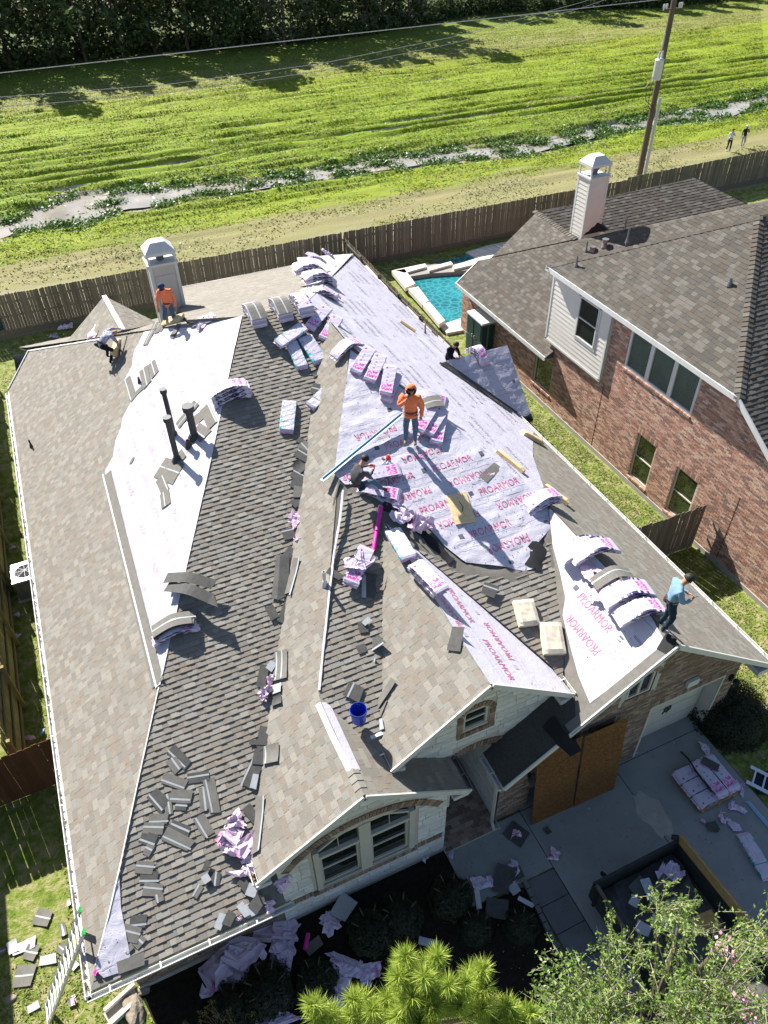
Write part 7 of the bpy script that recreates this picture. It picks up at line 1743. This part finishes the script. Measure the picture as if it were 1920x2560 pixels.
# ladder on the left eave
def ladder(a0, a1, b0, b1, n, label, mat='alu', feet='green_plastic', w=.035, d=.10):
    a0, a1, b0, b1 = map(Vector, (a0, a1, b0, b1)); root = empty('ladder', a0, label, 'ladder')
    for u, v in ((a0, a1), (b0, b1)):
        q = MB(); q.bar(u, v, w, d, (a0-b0)); rl = q.build('side_rail', mat, root)
        q = MB(); dd = (v-u).normalized(); q.bar(v-dd*.02, v+dd*.05, w*1.1, d*1.02, (a0-b0)); q.build('rail_cap', feet, rl)
    for i in range(n):
        t = (i+.6)/n; q = MB(); q.cyl(a0.lerp(a1, t), b0.lerp(b1, t), .018, .018, 6); q.bar(a0.lerp(a1, t)+Vector((0, 0, .012)), b0.lerp(b1, t)+Vector((0, 0, .012)), .04, .012); q.build('rung', mat, root)
    return root
top1 = G(*e4(473, 1130), 3.4); top2 = G(*e4(495, 1262), 3.4)
ladder((-4.75, top1.y+.05, 0), top1, (-4.75, top2.y+.05, 0), top2, 13, 'aluminium ladder with green tips leaning on the left eave corner')
l1, l2 = G(*f4(1250, 820), .12), G(*f4(1600, 1000), .12); m1, m2 = G(*f4(1300, 645), .12), G(*f4(1650, 800), .12)
ladder(l1, l1+(l2-l1)*3, m1, m1+(l2-l1)*3, 9, 'aluminium ladder lying flat on boards at the right edge of the drive')
q = MB(); q.slab([G(*f4(*p), .08) for p in ((1370, 690), (1520, 690), (1700, 780), (1700, 960), (1390, 960), (1330, 830))], (0, 0, 1), .05); solo(q, 'blue_board', 'jeans_dark', G(1640, 1690), 'dull blue board lying under the ladder at the right edge', 'board')
q = MB(); q.slab([G(*f4(*p), .04) for p in ((1000, 650), (1060, 620), (1506, 1130), (1560, 1300))], (0, 0, 1), .03); solo(q, 'cardboard_sheet', 'cardboard', G(1580, 1650), 'brown cardboard strip along the right edge of the drive', 'cardboard')
# air conditioner
ac = empty('air_conditioner', (-3.90, 19.85, 0), 'grey outdoor air conditioner with round fan grille by the left eave', 'air conditioner')
q = MB(); q.box((-3.90, 19.85, .43), (.78, .82, .74)); q.build('casing', 'steel_grey', ac)
q = MB(); q.box((-3.90, 19.85, .83), (.84, .88, .06)); q.build('top_panel', 'galvanised', ac)
q = MB(); q.cyl((-3.90, 19.85, .855), (-3.90, 19.85, .865), .31, .31, 28); q.build('fan_opening', 'drip_black', ac)
for rr_ in (.08, .13, .18, .23, .28, .32):
    q = MB(); q.tube([(-3.90+rr_*math.cos(a*.2617), 19.85+rr_*math.sin(a*.2617), .88) for a in range(25)], .005, 4, cap=False); q.build('grille_ring', 'galvanised', ac)
for k in range(8): a = k*.785; q = MB(); q.bar((-3.90, 19.85, .885), (-3.90+.33*math.cos(a), 19.85+.33*math.sin(a), .885), .006); q.build('grille_spoke', 'steel_grey', ac)
for k in range(3): a = k*2.09; q = MB(); q.slab([Vector((-3.90, 19.85, .86))+Vector((math.cos(a+d)*r_, math.sin(a+d)*r_, 0)) for r_, d in ((.05, 0), (.27, -.15), (.27, .35), (.06, .6))], (0, 0, 1), .005); q.build('fan_blade', 'steel_grey', ac)
q = MB(); q.box((-3.90, 19.85, .03), (.95, .95, .06)); q.build('pad', 'tan_concrete', ac)
# bin in the far left corner of the yard
bn = empty('wheelie_bin', (G(*c3(5, 720)).x, G(*c3(5, 720)).y, 0), 'dark teal bin standing by the fence in the far left corner', 'bin')
bp_ = bn.location; q = MB(); q.box(bp_+Vector((0, 0, .45)), (.5, .5, .9), taper=1.15); q.build('body', 'teal_plastic', bn); q = MB(); q.box(bp_+Vector((0, 0, .94)), (.62, .62, .06)); q.build('lid', 'teal_plastic', bn)
# OSB panels leaning over the garage opening
for k, (x0, x1, zz) in enumerate(((6.48, 7.66, 2.78), (7.69, 8.88, 2.80))):
    q = MB(); y0 = 6.45-.04*k; q.slab([Vector((x0, y0, .06)), Vector((x1, y0-.02, .06)), Vector((x1+.02, y0+.30, zz)), Vector((x0+.02, y0+.30, zz-.10+.1*k))], (0, -1, .1), .012)
    solo(q, 'osb_sheet', 'osb', (x0, y0, .06), '%s tall brown strand board sheet leaning over the wide garage opening' % ('left', 'right')[k], 'board', 'strand board sheets')
# pallet of bundles on the drive
pal = empty('pallet', (10.95, 5.5, .06), 'wooden pallet on the drive under a layer of wrapped bundles', 'pallet')
for k in range(5): q = MB(); q.box((10.95, 5.02+.25*k, .17), (1.15, .10, .02)); q.build('deck_board', 'plywood', pal)
for k in range(3): q = MB(); q.box((10.45+.5*k, 5.52, .11), (.09, 1.1, .09)); q.build('stringer', 'plywood', pal)
for k in range(3): bundle(Vector((10.88, 5.18+.355*k, .19)), Xv, Zv, '%s bundle of the lower layer on the pallet' % ('nearest', 'middle', 'farthest')[k], lift=0, Wd=.345, group='bundles on the pallet')
for k in range(2): bundle(Vector((11.05+.36*k, 5.53, .30)), Vector((0, -1, 0)), Zv, '%s bundle of the upper layer on the pallet' % ('left', 'right')[k], lift=0, Wd=.345, group='bundles on the pallet')
q = MB(); q.tube([G(*f4(485, 470), .1), G(*f4(575, 560), .35), G(*f4(690, 740), .46), G(*f4(840, 940), .40)], .025, 6); solo(q, 'black_strap', 'hose', G(*f4(485, 470)), 'black strap lying across the pallet of bundles', 'strap')
shingle_sheet(G(*f4(825, 610), .43), G(*f4(910, 660))-G(*f4(740, 570)), Zv, 'small dark shingle sample lying on the pallet bundles', L=.42, Wd=.24, mat='loose_shingle_dark', strips=(), group='loose shingles on the ground', lift=.0)
bundle(G(*f4(1350, 1700), .06), G(*f4(1506, 1950))-G(*f4(1230, 1480)), Zv, 'long lilac bundle lying alone at the right edge of the drive', mat='bundle_wrap_teal', lift=0, L=1.05, bend=.04, group='bundles on the ground')
q = MB()
for k in range(4): q.bar(G(*f4(1245+12*k, 1050), .10+.01*k), G(*f4(1560+14*k, 1420), .10+.01*k), .02, .03)
solo(q, 'metal_trim', 'blue_strip', G(*f4(1245, 1050)), 'bunch of pale blue metal edging lying at the right edge of the drive', 'metal trim')
gf = 'torn plastic wrap on the ground'
for i, (cf, x, y, s, el, lab, mt) in enumerate([(f4, 760, 430, .45, 2.2, 'flat pink wrap strip just behind the pallet', 0), (f4, 1190, 900, .42, .6, 'upright fold of lilac wrap right of the pallet', 0), (f4, 1120, 1130, .42, .8, 'lower lilac flap hanging from the fold right of the pallet', 0), (f4, 960, 1260, .38, 1, 'crumpled pink wrap in the middle of the right drive slab', 1), (f4, 1080, 1320, .35, 1.2, 'crumpled lilac wrap right beside another on the drive', 0), (f4, 740, 1290, .18, 2.2, 'small pink strip on the drive left of the crumpled pair', 1),
        (f4, 520, 860, .22, 1.0, 'red and white bag under the pallet edge', 2), (e6, 210, 1350, .45, .8, 'pink wrap on a dark sheet at the walk by the brick pillar', 1), (e6, 430, 1475, .36, 1.3, 'small pink wrap across the joint of the drive', 1), (e6, 905, 885, .08, 1, 'tiny white scrap in front of the garage door, left one', 1), (e6, 1115, 825, .08, 1, 'tiny white scrap in front of the garage door, right one', 1), (e6, 628, 1205, .08, 1, 'tiny pink scrap below the strand board', 1),
        (e7, 440, 430, .55, .9, 'flat printed wrapper under dark shingles on the walk', 0), (e7, 570, 370, .35, .6, 'corner of printed wrapper sticking out above the dark shingles', 0), (e7, 290, 305, .25, 1.4, 'grey lilac scrap at the end of the stone wall', 0), (e7, 170, 320, .30, .8, 'white and blue rag against the stone wall foot', 3),
        (e8, 600, 490, 1.15, 1.1, 'largest pale lilac wrap heap spread in the dark bed', 0), (e8, 690, 440, .6, 1, 'pink centre of the wrap heap in the bed', 1), (e8, 840, 430, .8, 1.1, 'crumpled lilac wrap at the right of the heap in the bed', 0), (e8, 870, 360, .5, 1.2, 'wrap bunched against the brick wall foot behind the heap', 0), (e8, 760, 385, .22, 1, 'small wrap ball behind the heap against the wall', 1), (e8, 1090, 310, .75, 1, 'separate lilac wrap below the stone wall window', 0), (e8, 470, 655, .28, .7, 'lone lilac scrap in the dark bed left of the heap', 0), (e8, 720, 525, .16, 1, 'little pink scrap hanging below the heap', 1),
        (e8, 1210, 540, .6, .6, 'pale wrap strip draped on a shrub left of the needle tree', 0), (e8, 1270, 550, .3, 1, 'pale shred right of the draped strip', 0), (e8, 1120, 650, .55, 1.4, 'lilac wrap just above the needle tree crown', 0), (e8, 800, 800, .7, 1.2, 'white wrap at the very bottom of the dark bed', 0), (e8, 1130, 740, .4, .7, 'pale blue wrap between two needle clumps', 0), (e8, 640, 575, .2, 1, 'small magenta fold hanging at the heap edge', 1),
        (e7, 1240, 390, .7, 1.2, 'dotted lilac wrap heaped in the trailer', 0), (c3, 445, 670, .9, 1.6, 'lilac wrapper on the shaded grass under the back fence', 0), (c3, 350, 725, .6, 1.8, 'smaller lilac wrapper on the shaded grass near the bin', 0), (f6, 120, 70, .3, 1, 'pink scrap on the dark side yard above the air conditioner', 1), (f6, 155, 685, .25, 1.5, 'grey scrap on the side yard below the air conditioner', 0), (f6, 160, 870, .25, 1.5, 'second grey scrap on the side yard further down', 0), (f6, 288, 1800, .35, 1, 'pink rag on the side yard behind the red gate fence', 1), (f6, 382, 1748, .2, 1.6, 'blue wrapper scrap beside the pink rag', 4), (e6, 1640, 625, .25, 1, 'pale crumpled scrap on the sunlit lawn at the right edge', 1), (e4, 440, 1655, .25, 1.3, 'pink and white scrap on the lawn right of the ladder', 1), (e4, 435, 1750, .08, 1.3, 'tiny red scrap on the lawn by the ladder foot', 2)]):
    zz = .07
    if cf is e7 and x == 1240: zz = .75
    film(G(*cf(x, y), zz), s*(1.35 if cf is e8 else .95), lab, ('plastic_film', 'plastic_film_pink', 'red_plastic', 'white_cloth', 'blue_strip')[mt], seed=60+i, X=Vector((1, .4*math.sin(i), 0)), elong=el, h=.32, group=gf)
q = MB(); a, b = G(*e8(975, 360), .3), G(*e8(960, 445), .3); q.cyl(a, b, .05, .05, 12); solo(q, 'cardboard_tube', 'pink_tube', a, 'short magenta tube standing right of the wrap heap in the bed', 'tube')
gs = 'loose shingles on the ground'
def gsh(cf, a, b, wd, label, mat='loose_shingle_dark', strips=(), z=.09): LS.append(shingle_sheet((G(*cf(*a), z)+G(*cf(*b), z))/2, G(*cf(*b), z)-G(*cf(*a), z), Zv, label, L=(G(*cf(*b), z)-G(*cf(*a), z)).length, Wd=wd, mat=mat, strips=strips, lift=0, group=gs, curl=.2))
gsh(e7, (520, 350), (500, 470), .34, 'dark shingles on the printed wrapper on the walk', z=.14); gsh(e7, (560, 360), (580, 410), .3, 'second dark shingle right of the printed wrapper', z=.12); gsh(e7, (400, 455), (418, 580), .12, 'white metal strip standing out in the dark bed', 'strip_white'); gsh(e7, (580, 492), (650, 530), .10, 'short white metal strip beside the path edge', 'strip_white'); gsh(e7, (545, 465), (580, 440), .22, 'small grey square shingle by the path', 'sealant_strip')
gsh(e7, (150, 675), (235, 695), .16, 'pale shingle end lying in the bed above the needle tree', 'sealant_strip'); gsh(e7, (440, 530), (530, 545), .4, 'black sheet lying in the bed below the walk'); gsh(e8, (1120, 200), (1200, 250), .55, 'grey blue sheet leaning under the stone wall window', 'sealant_strip', z=.2); gsh(e8, (990, 400), (1020, 450), .4, 'grey shingle beside the magenta tube', 'loose_shingle')
gsh(e6, (160, 1310), (265, 1390), .45, 'dark sheet under the pink wrap by the brick pillar', z=.075); gsh(e6, (375, 1310), (400, 1345), .14, 'little dark shard on the drive below the strand board'); gsh(e6, (1310, 1310), (1365, 1300), .22, 'ragged black scrap beside the crumpled wraps on the drive'); gsh(f4, (800, 1350), (910, 1370), .2, 'black torn scrap under the crumpled pink wrap')
for i, (a, b, wd) in enumerate([((210, 1160), (300, 1180), .5), ((75, 1370), (215, 1310), .3), ((150, 1370), (225, 1385), .4), ((235, 1430), (335, 1410), .26), ((90, 1520), (200, 1510), .6), ((165, 1720), (235, 1680), .2), ((365, 1210), (380, 1280), .2), ((405, 1060), (410, 1100), .1), ((350, 1340), (400, 1380), .3), ((430, 1440), (455, 1470), .2), ((0, 1375), (35, 1360), .2), ((65, 1310), (85, 1380), .3), ((420, 1650), (430, 1695), .2)]):
    gsh(e4, a, b, wd*.72, '', ('loose_shingle', 'sealant_strip')[i % 2] if i not in (5,) else 'sealant_strip', (0,) if i % 2 == 0 else (), z=.03); LS[-1]['group'] = 'shingle scraps on the left lawn'
auto('shingle scraps on the left lawn', 'shingle scrap on the lawn by the ladder')
# stains, patches and grit on the drive
q = MB(); ctr = G(*f4(150, 1200), .064); q.poly([ctr+Vector((.32*math.cos(a*.35)*(1+.2*math.sin(a*1.7)), .62*math.sin(a*.35)*(1+.15*math.sin(a*2.3)), 0)) for a in range(18)]); q.build('patch', 'tan_concrete', drv)
P = []
for i in range(900): P.append((nrg.uniform(4.4, 11.9), nrg.uniform(2.0, 6.8), .064))
leaves_obj('grit', P, .035, 'leaf_dry', drv, 4, 77, kind='stuff', flat=3.0, aspect=.6)
# dump trailer
simple('concrete_pale', (.40, .41, .40), (.34, .35, .34), 3, .9, .2)
simple('trailer_paint', (.035, .042, .04), (.02, .024, .023), 5, .6, .3)
tr = empty('dump_trailer', (7.78, 2.2, 0), 'black dump trailer with wooden side boards holding roofing debris on the drive', 'trailer')
tx0, tx1, ty0, ty1, tz = 6.62, 8.93, -.9, 4.40, 1.2
q = MB(); q.box(((tx0+tx1)/2, (ty0+ty1)/2, .52), (tx1-tx0, ty1-ty0, .06)); q.build('floor', 'drip_black', tr)
q = MB()
q.box(((tx0+tx1)/2, ty1, .85), (tx1-tx0, .06, .68)); q.box((tx0, (ty0+ty1)/2, .82), (.06, ty1-ty0, .6)); q.box((tx1, (ty0+ty1)/2, .82), (.06, ty1-ty0, .6)); q.box(((tx0+tx1)/2, ty0, .82), (tx1-tx0, .06, .6)); q.build('steel_side', 'trailer_paint', tr)
for k in range(7): q = MB(); yy = ty0+.3+k*.8; q.box((tx1+.05, yy, .82), (.05, .06, .62)); q.box((tx0-.05, yy, .82), (.05, .06, .62)); q.build('stake_pocket', 'drip_black', tr)
q = MB(); q.bar((tx1-.02, ty1, 1.22), (tx1+.06, ty0, 1.5), .05, .30); q.build('side_board', 'plywood', tr); q = MB(); q.bar((tx0+.02, ty1-.05, 1.12), (tx0+.02, ty0, 1.12), .05, .2); q.build('side_board', 'pole_wood', tr)
for yy in (1.0, 1.9):
    for xx in (tx0-.2, tx1+.2): q = MB(); q.cyl((xx-.11, yy, .36), (xx+.11, yy, .36), .36, .36, 20); w1 = q.build('wheel', 'drip_black', tr); q = MB(); q.cyl((xx-.12, yy, .36), (xx+.12, yy, .36), .2, .2, 14); q.build('rim', 'strip_white', w1)
q = MB(); q.tube([(7.0, ty1+.02, 1.0), (7.05, ty1+.2, .8), (7.2, ty1+.1, .6)], .05, 8); q.tube([(8.9, ty1+.02, 1.22), (8.8, ty1+.12, 1.16)], .06, 8); q.build('tarp_roll', 'hose', tr)
q = MB(); V = []; n = 16
for i in range(n+1):
    for j in range(n+1):
        u, v = i/n, j/n; V.append((tx0+.05+u*(tx1-tx0-.1), ty0+.05+v*(ty1-ty0-.1), .56+.25*abs(vnoise(u*5, v*8, 1, 1, 4))+.15*abs(vnoise(u*14, v*19, 1, 1, 2))))
q.add(V, [(i*(n+1)+j, (i+1)*(n+1)+j, (i+1)*(n+1)+j+1, i*(n+1)+j+1) for i in range(n) for j in range(n)]); solo(q, 'debris_heap', 'loose_shingle_dark', (7.7, 2, .5), '', '', kind='stuff')
tg = []
for i, (a, b, wd, mt) in enumerate([((1065, 495), (1100, 520), .24, 'sealant_strip'), ((1125, 410), (1170, 510), .22, 'sealant_strip'), ((1180, 420), (1240, 470), .5, 'loose_shingle_dark'), ((1080, 420), (1130, 470), .4, 'loose_shingle_dark'), ((1090, 610), (1150, 640), .26, 'sealant_strip'), ((1160, 590), (1210, 600), .24, 'sealant_strip'), ((1250, 590), (1300, 640), .4, 'loose_shingle_dark'), ((1230, 500), (1270, 560), .35, 'loose_shingle'), ((1370, 560), (1420, 640), .5, 'plywood'), ((1210, 610), (1265, 620), .25, 'sealant_strip')]):
    gsh(e7, a, b, wd, '', mt, z=.88+.03*(i % 3)); LS[-1]['group'] = 'shingle scraps in the trailer'
auto('shingle scraps in the trailer', 'roofing scrap lying in the dump trailer')

# ------------------------------------------------------------------ shrubs and foreground trees
def shrub(p, rad, label, mat='leaf_shrub', n=7000, size=.05, seed=1, sq=.8, group='shrubs of the front bed', ntone=4):
    r = np.random.RandomState(seed); root = empty('shrub', p, label, 'shrub', group); q = MB()
    for k in range(7): a = k*.9; q.tube([p, p+Vector((math.cos(a)*rad*.4, math.sin(a)*rad*.4, rad*.7)), p+Vector((math.cos(a)*rad*.7, math.sin(a)*rad*.7, rad*1.1))], [.03, .02, .008], 5)
    q.build('stem', 'bark', root)
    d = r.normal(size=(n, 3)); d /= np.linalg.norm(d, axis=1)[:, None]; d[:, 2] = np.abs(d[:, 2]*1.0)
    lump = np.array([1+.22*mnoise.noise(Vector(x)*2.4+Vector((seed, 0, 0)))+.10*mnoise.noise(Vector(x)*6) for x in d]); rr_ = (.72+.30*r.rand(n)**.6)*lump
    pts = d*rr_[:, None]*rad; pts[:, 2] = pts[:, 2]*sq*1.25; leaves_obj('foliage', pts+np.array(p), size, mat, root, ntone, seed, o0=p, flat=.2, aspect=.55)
    return root
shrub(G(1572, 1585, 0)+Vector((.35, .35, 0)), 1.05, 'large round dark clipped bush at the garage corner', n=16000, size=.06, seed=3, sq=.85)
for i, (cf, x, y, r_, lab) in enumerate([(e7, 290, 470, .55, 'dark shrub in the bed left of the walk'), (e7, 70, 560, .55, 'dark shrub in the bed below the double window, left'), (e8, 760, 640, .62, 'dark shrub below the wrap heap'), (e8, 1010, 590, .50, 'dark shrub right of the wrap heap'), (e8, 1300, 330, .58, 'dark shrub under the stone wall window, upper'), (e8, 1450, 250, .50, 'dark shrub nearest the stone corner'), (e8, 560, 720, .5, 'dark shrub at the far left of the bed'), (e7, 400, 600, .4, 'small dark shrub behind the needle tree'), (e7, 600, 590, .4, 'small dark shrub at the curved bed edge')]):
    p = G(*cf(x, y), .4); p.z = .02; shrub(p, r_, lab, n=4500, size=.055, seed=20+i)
# dried flower stalks at the bottom
dr = empty('dried_flower_plant', G(*e8(560, 800), .3), 'dried tan flower stalks at the bottom of the dark bed', 'plant'); pts = []
q = MB(); rdr = random.Random(4)
for i, (x, y) in enumerate([(470, 720), (440, 780), (500, 790), (420, 810), (540, 800), (330, 825), (580, 815), (690, 780), (560, 770), (480, 760), (450, 740), (415, 770)]):
    a = G(*e8(x, y), .95); b = Vector((dr.location.x+(a.x-dr.location.x)*.5, dr.location.y-.1, 0)); q.tube([b, (a+b)/2+Vector((0, .05, .1)), a], [.008, .006, .004], 4)
    for k in range(26): pts.append((a.x+rdr.gauss(0, .035), a.y+rdr.gauss(0, .035), a.z+rdr.gauss(0, .03)))
q.build('stalk', 'stump', dr); leaves_obj('flower_head', pts, .035, 'leaf_dry', dr, 4, 4, o0=dr.location)
# tree with long bright needles
def needle_tree():
    top = G(930, 2080, 9.6); base = Vector((top.x-.2, top.y+.3, 0)); root = empty('needle_tree', base, 'bright yellow green long needled tree rising at the bottom centre', 'tree')
    r = random.Random(12); rn_ = np.random.RandomState(12); q = MB(); q.tube([base, base+Vector((.1, 0, 4)), Vector((top.x, top.y, 8.6))], [.16, .12, .05], 8)
    tips = []
    specs = [(e8, x, y, z) for x, y, z in ((985, 730, 9.0), (1010, 800, 8.8), (1200, 700, 9.0), (1190, 790, 8.8), (1450, 500, 9.4), (1430, 600, 9.2), (1590, 520, 9.5), (1530, 640, 9.4), (1620, 620, 9.5), (1480, 720, 9.4), (1380, 700, 9.0), (1600, 740, 9.4), (1300, 760, 9.0), (1420, 800, 9.0), (1540, 800, 9.2))]
    specs += [(e7, x, y, z) for x, y, z in ((90, 740, 9.6), (230, 740, 9.6), (60, 830, 9.6), (170, 830, 9.7), (280, 870, 9.6), (120, 920, 9.5), (350, 860, 9.4), (430, 800, 9.3), (440, 880, 9.2), (220, 970, 9.4), (330, 960, 9.3), (430, 970, 9.1), (540, 960, 9.0), (560, 1010, 8.9), (640, 990, 8.9), (60, 1000, 9.3), (480, 1030, 8.9), (150, 1030, 9.2), (620, 1040, 8.8))]
    for cf, x, y, z in specs: tips.append(G(*cf(x, y), z))
    V = []; T = []
    for tp_ in tips:
        st = Vector((top.x, top.y, tp_.z-1.3)).lerp(Vector((tp_.x, tp_.y, tp_.z-1.0)), .25); mid = st.lerp(tp_, .6)+Vector((0, 0, -.12)); q.tube([st, mid, tp_-Vector((0, 0, .05))], [.03, .018, .008], 5)
        out = (tp_-Vector((top.x, top.y, tp_.z-.9))).normalized()
        for side_ in range(4):
            c = tp_-out*(.09*side_)+Vector((r.gauss(0, .03), r.gauss(0, .03), -.04*side_)) if side_ else tp_
            for k in range(260 if side_ == 0 else 130):
                a = r.random()*6.283; el = r.uniform(-.15, 1.15); d = Vector((math.cos(a)*math.cos(el), math.sin(a)*math.cos(el), math.sin(el)))+out*.35; d.normalize()
                L = r.uniform(.13, .20); w_ = .0030; s = d.cross(Vector((r.gauss(0, 1), r.gauss(0, 1), r.gauss(0, 1)))).normalized()
                p0 = c-out*r.uniform(0, .10); dm = p0+d*L*.5; e = p0+d*L+Vector((0, 0, -.015))
                V += [p0-s*w_, dm-s*w_*1.2, e, dm+s*w_*1.2]; T.append((r.randrange(4)+.5)/4)
    q.build('trunk', 'bark', root)
    me = mesh('needles', [v-base for v in V], [(4*i, 4*i+1, 4*i+2, 4*i+3) for i in range(len(V)//4)], 'leaf_pine', None, T); link('needles', me, root)
needle_tree()
def twig_tree(name, label, region, base, n, seed, zr=(6.2, 8.8), leafmat_='leaf_light', ctr=None):
    root = empty(name, base, label, 'tree'); r = random.Random(seed); q = MB(); tw = MB(); pts = []; dirs = []
    hub = Vector((base.x, base.y, zr[0]-1.6)); q.tube([base, base+Vector((.15, .05, 2.2)), hub], [.13, .10, .07], 8)
    limbs = []
    for k in range(11):
        a = k*.571+.2; e = hub+Vector((math.cos(a)*r.uniform(.5, 1.4), math.sin(a)*r.uniform(.4, 1.1), r.uniform(.8, 1.7))); q.tube([hub-Vector((0, 0, r.uniform(0, 1))), hub.lerp(e, .5)+Vector((0, 0, .1)), e], [.05, .035, .016], 6); limbs.append(e)
    k = 0
    while k < n:
        x, y = r.uniform(1130, 1700), r.uniform(1840, 2330)
        if not region(x, y, r): continue
        k += 1; z = r.uniform(*zr); tip = G(x, y, z); lb = min(limbs, key=lambda e: (e-tip).length)
        st = lb.lerp(tip, r.uniform(.0, .35)); d = tip-st
        if d.length > 1.25: st = tip-d.normalized()*1.25+Vector((r.gauss(0, .05), r.gauss(0, .05), -.12))
        mid = st.lerp(tip, .5)+Vector((r.gauss(0, .06), r.gauss(0, .06), .04)); tw.tube([st, mid, tip], [.009, .006, .0025], 4, cap=False)
        for j in range(34):
            t = r.random()**.7; p = (st.lerp(mid, t*2) if t < .5 else mid.lerp(tip, t*2-1))
            pts.append((p.x+r.gauss(0, .022), p.y+r.gauss(0, .022), p.z+r.gauss(0, .022)))
        for j in range(3):
            t = r.uniform(.3, .95); p = st.lerp(tip, t); e = p+Vector((r.gauss(0, .14), r.gauss(0, .14), abs(r.gauss(0, .16))+.06)); tw.tube([p, e], [.004, .0018], 3, cap=False)
            for m_ in range(7): f = r.random(); pts.append((p.x+(e.x-p.x)*f+r.gauss(0, .02), p.y+(e.y-p.y)*f+r.gauss(0, .02), p.z+(e.z-p.z)*f+r.gauss(0, .02)))
    q.build('trunk', 'bark', root); tw.build('twigs', 'twig', root, kind='stuff')
    leaves_obj('leaves', pts, .052, leafmat_, root, 4, seed, o0=base, flat=.3, aspect=.42)
    bl = []
    for cx_, cy_, nn in ((1455, 690, 28), (1490, 740, 34), (1545, 905, 26), (1580, 940, 22), (1580, 1000, 26)):
        for i in range(nn): p = G(*e7(cx_+r.gauss(0, 22), cy_+r.gauss(0, 22)), zr[1]-.9+r.gauss(0, .1)); bl.append(tuple(p))
    leaves_obj('blossom', bl, .05, 'blossom', root, 3, seed, o0=base, flat=.4, aspect=.8)
simple('twig', (.34, .31, .25), (.22, .19, .14), 12, .85, .2)
def reg_(x, y, r):
    # outline of the crown seen from above, ragged at its upper left
    lim = np.interp(x, [1130, 1180, 1230, 1300, 1360, 1420, 1470, 1500, 1540, 1580, 1620, 1700], [2080, 2010, 1990, 1960, 1950, 1905, 1850, 1880, 1950, 1930, 1960, 1900])
    d = (y-lim)/220.0
    if d < 0: return False
    return r.random() < min(1, .10+d*1.4)
twig_tree('flowering_tree', 'pale green small leaved flowering tree spreading over the bottom right corner', reg_, Vector((4.9, 1.5, 0)), 340, 5)
